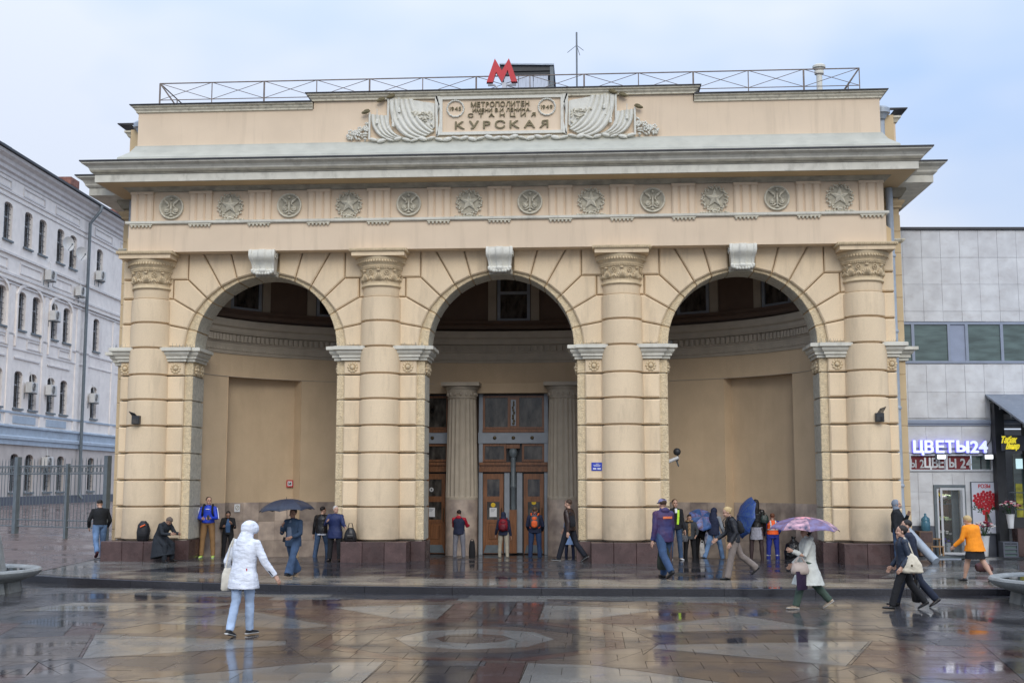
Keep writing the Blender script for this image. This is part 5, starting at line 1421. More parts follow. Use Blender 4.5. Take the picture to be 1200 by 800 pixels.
panels(-.15, 3.1, 3.24, 4.06, wpx=1.1, hz=[3.24, 4.06])
panels(-.15, 1.10, 1.02, 2.62, wpx=.8, hz=[1.02, 2.05, 2.62]); panels(2.07, 3.1, 1.02, 2.62, wpx=.8, hz=[1.02, 2.05, 2.62]); panels(1.10, 2.07, 2.26, 2.62, hz=[2.26, 2.62])
for a, c in ((-.15, 1.10), (2.07, 3.1)): MB().box(a, c, -.01, .03, .1, 1.015).build('base_band', M['slate_base'], RBt)
MB().sweep([(0, 4.07), (.03, 4.07), (.03, 4.12), (.07, 4.14), (.07, 4.22), (0, 4.25)], [(-.15, 0), (6, 0)]).build('ledge', M['blue_frame'], RBt)
# strip window
sw = thing('strip_window', None, None); sw.parent = RBt
b = MB(); frame_rect(b, .30, 9.0, 6.0, 7.28, .07, -.02, .05)
for x in (.66, 1.78, 2.33, 3.42, 4.6, 5.7, 6.9): b.box(x-.045, x+.045, -.02, .045, 6.07, 7.21)
b.build('frame', M['blue_frame'], sw)
for a, c, m_ in ((.37, .615, 'glass_teal'), (.705, 1.735, 'glass_teal'), (1.825, 2.285, 'blue_panel'), (2.375, 3.375, 'glass_teal'), (3.465, 4.555, 'glass_teal'), (4.645, 5.655, 'blue_panel'), (5.745, 8.9, 'glass_teal')):
    MB().box(a, c, .02, .035, 6.07, 7.21).build('pane' if m_ == 'glass_teal' else 'blind_panel', M[m_], sw)
# shop transom window with reversed red sign behind the glass
tw = thing('transom_window', None, None); tw.parent = RBt
b = MB(); frame_rect(b, .40, 2.96, 2.68, 3.20, .05, -.03, .04); b.box(1.50, 1.57, -.028, .04, 2.73, 3.15); b.build('frame', M['pvc'], tw)
MB().box(.45, 1.50, .06, .07, 2.73, 3.15).build('red_backing', M['crimson'], tw); MB().box(1.60, 2.30, .06, .07, 2.73, 3.15).build('red_backing', M['crimson'], tw)
MB().box(2.34, 2.90, .06, .07, 2.73, 3.15).build('blind', M['glass_teal'], tw); MB().box(2.60, 2.63, .04, .06, 2.73, 3.15).build('bar', M['dark_metal'], tw)
lettering('Ы 2', .36, .02, M['silver_letter'], tw, (.66, .045, 2.78), width=.40, bold=.006)
lettering('ЦВЕ', .40, .02, M['white'], tw, (1.17, .035, 2.79), width=.58, bold=.012)
lettering('Ы 24', .40, .02, M['silver_letter'], tw, (1.98, .04, 2.78), width=.68, bold=.010)
# illuminated shop sign
sg = thing('shop_sign', 'glowing white ЦВЕТЫ24 letters above the flower shop window', 'sign', onRB(1.62, 0, 3.245), RBa)
for ch, x, w_ in (('Ц', -.955, .30), ('В', -.63, .245), ('Е', -.295, .225), ('Т', .005, .25), ('Ы', .40, .36), ('2', .76, .225), ('4', 1.03, .245)):
    for nm, m_, dy, bd in (('letter', M['led'], -.11, .012), ('letter_return', M['led_edge'], -.06, .020)):
        lettering(ch, .50, .06 if nm == 'letter' else .05, m_, sg, (x, dy, 0), name=nm, bold=bd, width=w_)
MB().box(-1.1, 1.2, -.035, -.01, .10, .14).build('mounting_rail', M['steel_grey'], sg); MB().box(-1.1, 1.2, -.035, -.01, -.05, -.01).build('mounting_rail', M['steel_grey'], sg)
for lab, x in (('bright floodlight over the middle of the shop window', 1.30), ('bright floodlight at the right end of the shop window', 2.75)):
    o = thing('floodlight', lab, 'floodlight', onRB(x, -.12, 3.12), RBa)
    b = MB(); b.prism([(-.15, -.09), (.15, -.09), (.15, .07), (-.15, .07)], -.14, -.02, .01); b.build('housing', M['steel_grey'], o)
    MB().box(-.12, .12, -.15, -.142, -.07, .05).build('lens', M['lamp'], o)
    b = MB(); b.tube([(0, -.02, 0), (0, .12, .05)], .02, 5); b.build('bracket', M['steel_grey'], o)
# shop door, open, and the flower room
dr = thing('shop_door', None, None); dr.parent = RBt
b = MB(); frame_rect(b, 1.10, 2.07, .05, 2.26, .085, -.06, .06); b.build('frame', M['steel_grey'], dr)
b = MB(); frame_rect(b, 1.19, 1.97, .12, 2.17, .06, -.02, .04); b.build('inner_frame', M['pvc'], dr)
b = MB(); frame_rect(b, 0, .70, 0, 2.0, .065, -.025, .025); lf = b.build('leaf', M['pvc'], dr); lf.location = (1.29, -.05, .17); lf.rotation_euler = (0, 0, R(-14))
g_ = MB().box(.065, .635, -.006, .006, .065, 1.935).build('pane', mat('clear_shop_glass', (.3, .33, .33), .03, 0, alpha=.10, spec=.3), dr); g_.location = (1.29, -.05, .17); g_.rotation_euler = (0, 0, R(-14))
h_ = MB().tube([(.60, -.06, .9), (.60, -.06, 1.1)], .014, 6).build('handle', M['pvc'], dr); h_.location = (1.29, -.05, .17); h_.rotation_euler = (0, 0, R(-14))
rm = thing('shop_room', None, None); rm.parent = RBt
b = MB(); b.box(1.0, 1.02, .3, 1.8, 0, 2.5); b.box(2.2, 2.22, .3, 1.8, 0, 2.5); b.box(1.0, 2.2, 1.78, 1.8, 0, 2.5); b.box(1.02, 2.2, .3, 1.78, 2.48, 2.5); b.box(1.02, 2.2, .0, 1.78, .10, .13); b.build('room_wall', M['inner_dark'], rm)
MB().box(1.75, 1.97, .28, .32, .15, 2.2).build('side_panel', M['steel_grey'], rm)
MB().box(1.1, 2.1, .5, .6, 2.40, 2.45).build('tube_lamp', mat('shop_tube_lamp', (1, 1, 1), .4, 0, emit=(.95, .97, 1.0), estr=22.0), rm)
for z in (.75, 1.2, 1.65): MB().box(1.2, 2.1, .7, 1.1, z, z+.03).build('shelf', M['steel_grey'], rm)
FC = {'yellow': mat('yellow_petals', (.72, .56, .02), .6, .15, 20), 'pale': mat('pale_green_petals', (.55, .68, .42), .6, .15, 20), 'white': mat('white_petals', (.75, .72, .70), .6, .15, 20),
      'red': mat('crimson_petals', (.50, .012, .025), .55, .25, 20), 'dark_red': mat('wine_petals', (.16, .012, .05), .55, .25, 20), 'violet': mat('violet_petals', (.10, .06, .40), .6, .2, 20), 'pink': mat('pink_petals', (.75, .30, .34), .6, .2, 20)}
M['leaf'] = mat('flower_leaves', (.035, .085, .03), .55, .4, 15)
def bouquet(parent, c, spread, h, colors, n, seed, size=.045, leaves=50, name='flower'):
    rr = random.Random(seed); c = Vector(c)
    b = MB()
    for k in range(leaves):
        p = c+Vector((rr.gauss(0, spread*.45), rr.gauss(0, spread*.45), rr.uniform(h*.15, h*.85))); a = rr.uniform(0, 2*PI); l = rr.uniform(.07, .13)
        d = Vector((math.cos(a), math.sin(a), rr.uniform(.1, .9))).normalized()*l; w_ = d.cross(Vector((0, 0, 1))).normalized()*.025
        b.add([p, p+d*.5+w_, p+d, p+d*.5-w_], [(0, 1, 2, 3)])
    for k in range(n//2):
        a = rr.uniform(0, 2*PI); r = spread*rr.random()*.8; b.tube([c+Vector((0, 0, 0)), c+Vector((r*math.cos(a), r*math.sin(a), h*.8))], .006, 4, cap=False)
    b.build('foliage', M['leaf'], parent, kind='stuff' if leaves > 300 else None)
    for k in range(n):
        a = 2.399*k; r = spread*math.sqrt((k+.5)/n); p = c+Vector((r*math.cos(a), r*math.sin(a), h-(r/spread)**2*h*.35+rr.uniform(-.02, .02)))
        b = MB(); s = size*rr.uniform(.8, 1.15); b.ball(p, (s*.7, s*.7, s*.6), 7, 5)
        for q in range(5):
            g = 2*PI*q/5+k; b.ball(p+Vector((s*.55*math.cos(g), s*.55*math.sin(g), s*.1)), (s*.5, s*.5, s*.42), 6, 4)
        b.build(name, FC[rr.choice(colors)], parent, smooth=True)
def vase_of_flowers(label, loc, vh, vr, bh, spread, colors, n, seed, group='vases of cut flowers by the shop', m='white', size=.045):
    o = thing('flower_vase', label, 'flower vase', loc, group=group)
    MB().lathe([(vr*.62, 0), (vr*.66, .01), (vr*.8, vh*.5), (vr, vh*.96), (vr*1.08, vh), (vr*.95, vh), (vr*.9, vh*.93)], 20, cap=True).build('vase', M[m], o, auto=40)
    bouquet(o, (0, 0, vh*.9), spread, bh, colors, n, seed, size)
    return o
for lab, x, z, cl, n, sd_, sz in (('yellow chrysanthemums on the highest shelf inside the shop door', 1.36, 1.72, ['yellow'], 9, 1, .08), ('pale green chrysanthemums on the highest shelf inside the shop door', 1.64, 1.66, ['pale', 'white'], 10, 2, .085),
                         ('yellow and pale green flowers on the middle shelf inside the shop door', 1.50, 1.0, ['yellow', 'pale', 'pale'], 14, 3, .07), ('white roses on the lower shelf inside the shop door', 1.50, .58, ['white'], 14, 4, .05), ('violet flowers near the floor inside the shop door', 1.55, .33, ['violet'], 16, 5, .04)):
    o = thing('flower_bunch', lab, 'flowers', onRB(x, .55, z), RBa, 'flowers on the shop shelves'); bouquet(o, (0, 0, 0), .19 if n < 12 else .26, .28, cl, n, sd_, sz, 40)
o = thing('flower_bucket', 'pale bucket on the floor inside the shop door', 'bucket', onRB(1.62, .4, .15), RBa); MB().lathe([(.07, 0), (.10, .35), (.105, .35), (.09, .34)], 16).build('bucket', M['pipe'], o, auto=40)
vase_of_flowers('white vase of dark red and white roses standing on the wet pavement', (14.25, 3.05, .15), .60, .16, .48, .34, ['dark_red', 'white', 'pink', 'dark_red', 'white'], 34, 21)
vase_of_flowers('white vase of pink and white flowers on the granite parapet', (15.0, 2.9, .98), .42, .12, .42, .30, ['pink', 'white', 'white', 'dark_red'], 30, 22)
# poster of roses
po = thing('rose_poster', 'white poster headed РОЗЫ with a red rose bouquet, right of the shop door', 'poster', onRB(2.66, -.01, 0), RBa)
MB().prism([(-.41, .80), (.41, .80), (.41, 2.34), (-.41, 2.34)], -.05, 0, .006).build('board', mat('pale_lilac_board', (.60, .62, .70), .4, .03), po)
b = MB(); frame_rect(b, -.43, .43, .78, 2.36, .022, -.06, 0); b.build('frame', M['steel_grey'], po)
lettering('РОЗЫ', .16, .004, M['red'], po, (-.02, -.054, 2.17), bold=.004, width=.36)
M['rose_heart'] = mat('dark_rose_heart', (.20, .004, .012), .5, .2, 20)
rr = random.Random(5); n = 46
for k in range(n):
    a = 2.399*k; r = math.sqrt((k+.5)/n); x, z = .38*r*math.cos(a)-.0, 1.80+.27*r*math.sin(a)
    b = MB(); N = 9; s = .047; b.prism([(x+s*math.cos(2*PI*i/N)*(1+.15*(i % 2)), z+s*math.sin(2*PI*i/N)) for i in range(N)], -.055-.0002*(k % 7), -.0505); b.build('printed_rose', FC['red'], po)
    MB().prism([(x+.4*s*math.cos(2*PI*i/5+k), z+.4*s*math.sin(2*PI*i/5+k)) for i in range(5)], -.0585, -.0575).build('printed_rose_heart', M['rose_heart'], po)
b = MB()
for k in range(190):
    a = rr.uniform(0, 2*PI); x, z = .39*math.cos(a)*rr.uniform(.3, 1), 1.68+.24*math.sin(a)*rr.uniform(.3, 1)-(.08 if rr.random() < .6 else 0); d = rr.uniform(0, PI); l = .10
    b.add([(x, -.0508, z), (x+l*.5*math.cos(d)-.02*math.sin(d), -.0508, z+l*.5*math.sin(d)+.02*math.cos(d)), (x+l*math.cos(d), -.0508, z+l*math.sin(d)), (x+l*.5*math.cos(d)+.02*math.sin(d), -.0508, z+l*.5*math.sin(d)-.02*math.cos(d))], [(0, 1, 2, 3)])
for k in range(9): x = -.05+.012*k; b.tube([(x*.6+.02, -.052, 1.45), (x+.06+(k-4)*.02, -.052, .98+.01*k)], .008, 4)
b.build('printed_leaves', M['leaf'], po)
b = MB(); b.prism([(-.12, 1.50), (.13, 1.52), (.10, 1.40), (.02, 1.36), (.05, .98), (-.06, 1.02), (-.04, 1.35), (-.10, 1.36)][::-1], -.0565, -.0545); b.build('printed_ribbon', M['red'], po)
# things beside the shop door
o = thing('water_bottle', 'large translucent blue water bottle on a dark box beside the shop door', 'bottle', onRB(.72, -.30, .88), RBa)
MB().lathe([(.12, 0), (.135, .02), (.135, .28), (.125, .30), (.135, .32), (.12, .38), (.05, .44), (.035, .46), (.035, .52), (.02, .53)], 20).build('bottle', mat('blue_bottle_plastic', (.10, .26, .36), .15, .05, trans=.45), o, auto=50)
o = thing('dark_box', 'dark wooden box under the blue water bottle', 'box', onRB(.66, -.30, .15), RBa); MB().prism([(-.20, 0), (.20, 0), (.20, .73), (-.20, .73)], -.2, .2, .01).build('carcass', M['inner_dark'], o); MB().box(-.17, .17, -.206, -.2, .4, .7).build('drawer', M['maroon'], o)
o = thing('step_stool', 'small wooden step stool left of the shop door', 'stool', onRB(.98, -.35, .15), RBa)
M['pine'] = mat('worn_pine', (.32, .19, .09), .6, .2, 6)
for x in (-.17, .17):
    for y in (-.15, .15): MB().box(x-.02, x+.02, y-.02, y+.02, 0, .48 if y > 0 else .26).build('leg', M['pine'], o)
MB().box(-.2, .2, .02, .19, .48, .51).build('step', M['pine'], o); MB().box(-.2, .2, -.19, .0, .26, .29).build('step', M['pine'], o)
o = thing('plastic_crate', 'dark blue-green plastic crate on the pavement beside the flower vase', 'crate', (14.85, 2.75, .15), RBa)
b = MB(); frame_rect(b, -.22, .22, 0, .45, .04, -.18, -.14); frame_rect(b, -.22, .22, 0, .45, .04, .14, .18)
for z in (.10, .22, .34): b.box(-.18, .18, -.175, -.15, z, z+.04)
b.box(-.22, -.18, -.14, .14, 0, .45); b.box(.18, .22, -.14, .14, 0, .45); b.build('crate_frame', M['slate_base'], o); MB().box(-.18, .18, -.14, .14, .02, .38).build('contents', M['glass_teal'], o)
# conduit on the wall
b = MB(); pts = [onRB(x, -.03, z) for x, z in ((2.78, 3.45), (2.92, 3.62), (2.95, 3.95), (2.95, 4.1))]; b.tube(pts, .015, 5)
o = b.build('cable', M['dark_metal']); o['label'] = 'thin black cable running up from the glowing sign to the ledge'; o['category'] = 'cable'
# kiosk with sloping canopy
ki = thing('kiosk', 'dark-framed kiosk with granite parapet and sloping grey canopy at the right edge', 'kiosk', onRB(2.82, 0, 0), RBa)
def canopy():
    b = MB(); b.add([(0, 0, 4.98), (5, 0, 4.98), (5, -3.4, 3.70), (-.0, -3.4, 3.70), (0, 0, 5.04), (5, 0, 5.04), (5, -3.4, 3.76), (0, -3.4, 3.76)], [(0, 1, 2, 3), (4, 7, 6, 5), (0, 4, 5, 1), (1, 5, 6, 2), (2, 6, 7, 3), (3, 7, 4, 0)]); return b
canopy().build('canopy', M['awning'], ki)
for k in range(4): b = MB(); y = -.2-.8*k; b.box(.02, 5, y-.03, y+.03, 4.94+y*.376-.06, 4.965+y*.376); b.build('rib', M['steel_grey'], ki)
MB().box(.12, .40, -.35, -.05, .15, 4.75).build('post', M['dark_metal'], ki); MB().box(.95, 1.30, -.55, -.25, 1.1, 4.6).build('post', M['dark_metal'], ki)
MB().box(.12, .9, -.2, -.08, 4.42, 4.62).build('beam', M['dark_metal'], ki); MB().box(.40, 5, -.08, 0, 4.1, 4.15).build('beam', M['pvc'], ki)
MB().prism([(.40, .15), (5, .15), (5, .98), (.40, .98)], -.95, -.55, .015).build('parapet', M['maroon'], ki)
MB().box(.42, 5, -.56, -.50, .98, 1.30).build('lower_panel', M['dark_metal'], ki)
MB().box(.62, .92, -.34, -.30, 1.0, 3.2).build('pane', M['glass_teal'], ki); MB().box(1.32, 5, -.34, -.30, 1.3, 3.2).build('pane', M['glass_dark'], ki)
MB().box(.66, .86, -.36, -.345, 1.2, 2.3).build('yellow_display', mat('yellow_green_display', (.45, .42, .05), .5, .5, 6), ki)
MB().box(.70, .90, -.37, -.345, 2.75, 3.05).build('light_box', mat('lit_display', (.7, .9, .9), .5, .1, emit=(.6, .85, .9), estr=.7), ki)
for z in (1.48, 1.98): b = MB(); b.tube([(.38, -.6, z+.06), (2.5, -.75, z)], .02, 6); b.build('handrail', M['steel_grey'], ki)
ks = thing('kiosk_sign', 'dark board with yellow handwritten lettering hanging on the kiosk posts', 'sign', onRB(2.90, -.62, 3.28), RBa)
MB().prism([(.10, 0), (1.6, 0), (1.6, .47), (.10, .47)], -.04, 0, .006).build('board', M['slate_base'], ks)
lettering('Табак', .27, .02, M['led_yellow'], ks, (.28, -.06, .24), width=.46, shear=.3, bold=.008); lettering('Винир', .24, .02, M['led_yellow'], ks, (.40, -.06, .06), width=.38, shear=.3, bold=.008)
# ============================================================ FOUNTAIN BOWLS
def fountain(label, loc):
    o = thing('stone_bowl', label, 'fountain', loc, group='round stone bowls on the plaza')
    b = MB().lathe([(1.10, .02), (1.18, .18), (1.40, .26), (1.60, .33), (1.68, .40), (1.70, .45), (1.67, .49), (1.58, .50), (1.50, .46), (1.30, .40), (.6, .36)], 64); b.build('bowl', M['concrete'], o, auto=35)
    for k in range(12):
        a = 2*PI*k/12; ca, sa = math.cos(a), math.sin(a); b = MB(); rot = Matrix.Rotation(a, 3, 'Z')
        vs = [Vector(p) for p in ((1.0, -.27, 0), (1.30, -.29, 0), (1.30, .29, 0), (1.0, .27, 0), (1.0, -.27, .26), (1.24, -.27, .28), (1.24, .27, .28), (1.0, .27, .26))]
        b.add([rot @ v for v in vs], [(0, 3, 2, 1), (4, 5, 6, 7), (0, 1, 5, 4), (1, 2, 6, 5), (2, 3, 7, 6), (3, 0, 4, 7)]); b.build('base_block', M['concrete'], o)
    b = MB().lathe([(1.02, .36), (.98, .44), (.95, .5), (.88, .9), (.83, 1.15), (.80, 1.24), (.62, 1.27), (.5, 1.28), (.3, 1.6), (.1, 1.66)], 40); b.build('stem', M['concrete'], o, auto=35)
    b = MB(); b.lathe([(1.54, .455), (.96, .455)], 48, cap=False); b.build('water', mat('dark_still_water', (.02, .025, .025), .04, .1), o)
C0 = Vector((2.5366, -33.81, 2.35))
fountain('round grey stone bowl at the left edge of the plaza', (-11.1, -8.55, 0))
fountain('round grey stone bowl at the right edge of the plaza', (12.05, -9.6, 0))

# ============================================================ PEOPLE
_tex = bpy.data.textures.new('cloth_folds', 'CLOUDS'); _tex.noise_scale = .11; _tex.noise_depth = 2
def remesh(b, name, voxel, folds=0.0, smooth=3):
    me = bpy.data.meshes.new(name); me.from_pydata(b.v, [], b.f); me.update()
    o = bpy.data.objects.new(name, me); COL.objects.link(o)
    m = o.modifiers.new('r', 'REMESH'); m.mode = 'VOXEL'; m.voxel_size = voxel; m.use_smooth_shade = True
    m = o.modifiers.new('s', 'SMOOTH'); m.iterations = smooth; m.factor = .5
    if folds:
        m = o.modifiers.new('d', 'DISPLACE'); m.texture = _tex; m.strength = folds; m.mid_level = .5; m.texture_coords = 'LOCAL'
    dg = bpy.context.evaluated_depsgraph_get(); res = bpy.data.meshes.new_from_object(o.evaluated_get(dg)); res.name = name
    bpy.data.objects.remove(o); bpy.data.meshes.remove(me)
    return res
CL = {}
def cloth(key, rgb, rough=.85, **k):
    if key not in CL: CL[key] = mat(key, rgb, rough, k.pop('var', .12), k.pop('scale', 9), coords='local', bump=k.pop('bump', .6), bscale=k.pop('bscale', 15), bdist=k.pop('bdist', .018), **k)
    return CL[key]
SK = mat('skin', (.50, .30, .215), .55, .08, 12, coords='local'); SKD = mat('tanned_skin', (.36, .20, .135), .55, .08, 12, coords='local')
FEAT = mat('face_features', (.05, .025, .02), .5, .1, 12, coords='local'); LIP = mat('lips', (.36, .12, .10), .5, .1, 12, coords='local')
def hairm(n, rgb): return cloth('hair_'+n, rgb, .55, var=.35, scale=25, stretch=(6, 6, 1))
def rx(v, a, piv=None):
    m = Matrix.Rotation(a, 3, 'X'); return m @ v
def person(label, loc, heading, H, legs=((0, 0, 3), (0, 0, 3)), arms=((5, 8, 15, 0), (5, 8, 15, 0)), lean=0, head=(0, 0), bw=1.0, skin=None, top=None, sleeve=None, bottom=None, shoe=None,
           hem=.06, hemw=1.0, hood=None, hair=None, flare=1.0, skirt=None, cap=None, bare=False, thick=1.0, seat=False, far=True, grip=(False, False), open_front=None, folds=.014):
    root = thing('person', label, 'person', loc, R(heading)); bw *= 1.05
    sk = skin or SK; vox = .0125 if far else .0095
    L = lambda *a: Vector(a)*H
    ln = R(lean)
    def up(v): return rx(v, ln)                      # lean forward: +angle about X tips the head towards -Y
    up = lambda v: Matrix.Rotation(ln, 3, 'X') @ v   # rotation about +X sends +Z to -Y for positive angle
    P0 = L(0, 0, 0)
    J = {}
    for s, (fl, kn, ab) in ((1, legs[0]), (-1, legs[1])):
        hip = L(s*.050*bw, 0, -.015); a, b_ = R(fl), R(ab)
        d1 = Vector((s*math.sin(b_), -math.sin(a)*math.cos(b_), -math.cos(a)*math.cos(b_)))
        knee = hip+d1*.245*H; a2 = R(fl-kn); d2 = Vector((s*math.sin(b_)*.5, -math.sin(a2), -math.cos(a2))).normalized()
        ank = knee+d2*.246*H
        pitch = max(0, -math.degrees(a2)-8)*1.0 if not seat else 0
        pitch = min(pitch, 60); toeup = max(0, math.degrees(a2)-12)*.6
        p = R(pitch-toeup); td = Vector((s*.12, -math.cos(p), -math.sin(p))).normalized(); dn = Vector((0, math.sin(p)*.9, -math.cos(p)))
        J[s] = (hip, knee, ank, td, dn)
    low = min(min((J[s][2]+J[s][3]*t*H+J[s][4]*.040*H).z for t in (-.045, .105)) for s in (1, -1))
    def sh(v): return v-Vector((0, 0, low))
    for s in (1, -1): J[s] = tuple(sh(q) if i < 3 else q for i, q in enumerate(J[s]))
    P0 = sh(P0)
    def T(x, y, z): return P0+up(L(x, y, z))
    neck = T(0, .004, .268)
    hp, hy = R(head[0]), R(head[1])
    hm = Matrix.Rotation(hy, 3, 'Z') @ Matrix.Rotation(hp+ln*.6, 3, 'X')
    hc = neck+(hm @ L(0, -.010, .077))
    # --- arms
    A = {}
    for s, ar in ((1, arms[0]), (-1, arms[1])):
        fl, ab, el, tw = ar; S_ = T(s*.093*bw, .002, .230)
        a, b_ = R(fl), R(ab); u = Vector((s*math.sin(b_), -math.sin(a)*math.cos(b_), -math.cos(a)*math.cos(b_)))
        a2 = R(fl+el); f = Vector((s*math.sin(b_)*math.cos(R(el))-s*math.sin(R(tw)), -math.sin(a2)*math.cos(R(tw)), -math.cos(a2)*math.cos(R(tw)))).normalized()
        u2 = (Matrix.Rotation(ln*.5, 3, 'X') @ u); E_ = S_+u2*.168*H; W_ = E_+f*.148*H
        A[s] = (S_, E_, W_, f)
    # --- body: one continuous skin with hands and head
    b = MB(); t = .8 if not bare else 1.0
    def rr(*v): return [q*H for q in v]
    b.tube([T(0, 0, -.03), T(0, 0, .05), T(0, 0, .15), T(0, 0, .24), T(0, 0, .275)], [(.062*H*bw, .045*H)]*3+[(.075*H*bw, .045*H), (.03*H, .03*H)], 12, side=(1, 0, 0))
    b.tube([T(0, 0, .25), neck, hc-(hm @ L(0, 0, .02))], rr(.033, .029, .028), 10)
    for s in (1, -1):
        hip, knee, ank, td, dn = J[s]
        if bare: b.tube([hip, hip.lerp(knee, .5), knee, knee.lerp(ank, .35), knee.lerp(ank, .7), ank], rr(.052*thick, .046*thick, .033*thick, .035*thick, .026, .021), 12)
        else: b.tube([hip, knee, ank], rr(.034, .022, .018), 8)
        b.tube([ank, ank+dn*.02*H, ank+dn*.022*H+td*.05*H], rr(.02, .02, .016), 8)
        S_, E_, W_, f = A[s]
        b.tube([S_, E_, E_.lerp(W_, .3), W_], rr(.024, .020, .021, .014), 8)
        # palm
        sd = f.cross(Vector((0, 0, 1))); sd = sd.normalized() if sd.length > .05 else Vector((1, 0, 0))
        pal = Vector((s, 0, 0)).cross(f); pal = pal.normalized() if pal.length > .2 else Vector((0, -1, 0))
        wd = f.cross(Vector((s, 0, 0))); wd = wd.normalized() if wd.length > .2 else Vector((0, 1, 0))
        b.tube([W_-f*.01*H, W_+f*.02*H, W_+f*.052*H], [(.013*H, .013*H), (.021*H, .011*H), (.022*H, .010*H)], 10, side=wd)
        A[s] = (S_, E_, W_, f, wd)
    # head
    def hb(x, y, z, r, seg=14, rings=9): b.ball(hc+(hm @ L(x, y, z)), tuple(q*H for q in r), seg, rings, hm)
    hb(0, .006, .018, (.044, .054, .050)); hb(0, -.012, -.022, (.034, .040, .042)); hb(0, -.030, -.045, (.020, .018, .016)); hb(0, -.052, -.010, (.0085, .013, .013), 8, 6); hb(0, -.046, .010, (.007, .012, .016), 8, 6)
    for s in (1, -1): hb(s*.044, .008, -.006, (.006, .011, .018), 8, 6); hb(s*.020, -.038, -.016, (.014, .013, .014), 8, 6)
    me = remesh(b, 'body', .0085 if far else .0075, 0, 2)
    me.materials.append(sk); me.materials.append(FEAT); me.materials.append(LIP)
    bm = bmesh.new(); bm.from_mesh(me)
    # fingers, eyes, brows, mouth joined to the same body mesh
    e = MB()
    for s in (1, -1):
        S_, E_, W_, f, wd = A[s]; g = grip[0 if s > 0 else 1]
        nrm = f.cross(wd).normalized()*(-s if True else 1)
        inward = Vector((-s, 0, 0)); nrm = nrm if nrm.dot(inward) > 0 else -nrm
        for k, (off, l) in enumerate(((-.017, .040), (-.006, .046), (.005, .043), (.015, .034))):
            base = W_+f*.050*H+wd*off*H; c1 = R(75 if g else 18+4*k); c2 = R(150 if g else 40+5*k)
            m1 = base+(f*math.cos(c1*.5)+nrm*math.sin(c1*.5))*l*.40*H; m2 = m1+(f*math.cos(c1)+nrm*math.sin(c1))*l*.35*H; m3 = m2+(f*math.cos(c2)+nrm*math.sin(c2))*l*.30*H
            e.tube([base-f*.006*H, m1, m2, m3], [.0052*H, .005*H, .0046*H, .0036*H], 6)
        tb = W_+f*.018*H-wd*.018*H*(1 if True else -1); t1 = tb+(f*.75-wd*.5+nrm*.35)*.022*H; t2 = t1+(f*.9+nrm*(.6 if g else .25))*.018*H
        e.tube([tb, t1, t2], [.0065*H, .006*H, .0045*H], 6)
    n0 = len(e.f); e.mi = 1
    def eb(x, y, z, r): e.ball(hc+(hm @ L(x, y, z)), tuple(q*H for q in r), 8, 5, hm)
    for s in (1, -1): eb(s*.017, -.047, .006, (.0065, .0045, .0035)); eb(s*.018, -.0475, .016, (.011, .0035, .0022))
    e.mi = 2; eb(0, -.0515, -.034, (.012, .004, .0035))
    vs = [bm.verts.new(v) for v in e.v]
    for q, fc in enumerate(e.f):
        try: nf = bm.faces.new([vs[i] for i in fc]); nf.material_index = e.m[q]; nf.smooth = True
        except ValueError: pass
    bm.to_mesh(me); bm.free(); link('body', me, root)
    # --- bottom
    cover = hem
    if bottom is not None:
        b = MB()
        b.ball(P0+L(0, .004, .0), (.094*H*bw, .066*H*bw, .062*H), 14, 8)
        for s in (1, -1):
            hip, knee, ank, td, dn = J[s]
            b.tube([hip+L(0, 0, .02), hip.lerp(knee, .35), knee, knee.lerp(ank, .5), ank+dn*.006*H], [r*H*bw*thick for r in (.053, .051, .040, .038*(.6+.4*flare), .034*flare)], 12)
            if flare > 1.05: b.tube([knee.lerp(ank, .6), ank+dn*.02*H+td*.01*H], [.038*H*flare*.85, .038*H*flare], 12)
        me = remesh(b, 'trousers', vox, folds); me.materials.append(bottom); link('trousers', me, root)
    if skirt:
        m_, ln_, w0, w1 = skirt; b = MB(); n = 7
        mid = (J[1][1]+J[-1][1])*.5; vs = []; dirn = (mid-P0).normalized()
        pts = [P0+L(0, 0, .06)]+[P0+dirn*ln_*H*k/n for k in range(n+1)]
        b.tube(pts, [(.078*H*bw, .06*H*bw)]+[((.094+(w1-.094)*k/n)*H*bw, (.068+(w0-.068)*k/n)*H*bw) for k in range(n+1)], 20, side=(1, 0, 0))
        me = remesh(b, 'skirt', vox, folds); me.materials.append(m_); link('skirt', me, root)
    # --- shoes
    if shoe is not None:
        for s in (1, -1):
            hip, knee, ank, td, dn = J[s]; b = MB(); o_ = ank+dn*.022*H
            b.tube([o_-td*.040*H, o_-td*.030*H, o_+td*.02*H+dn*.002*H, o_+td*.07*H+dn*.006*H, o_+td*.100*H+dn*.008*H, o_+td*.110*H+dn*.009*H],
                   [(.012*H, .008*H), (.021*H, .022*H), (.024*H, .021*H), (.028*H, .014*H), (.020*H, .011*H), (.008*H, .006*H)], 12, side=(1, 0, 0))
            b.tube([ank-dn*.005*H, o_], [.023*H, .023*H], 10)
            me = remesh(b, 'shoe', .0085, 0, 2); me.materials.append(shoe[0]); sh_ = link('shoe', me, root)
            if len(shoe) > 1:
                b = MB(); b.tube([o_-td*.040*H+dn*.013*H, o_+td*.02*H+dn*.013*H, o_+td*.08*H+dn*.014*H, o_+td*.108*H+dn*.014*H], [(.020*H, .0055*H), (.024*H, .0055*H), (.027*H, .0055*H), (.012*H, .005*H)], 12, side=(1, 0, 0))
                b.build('sole', shoe[1], root)
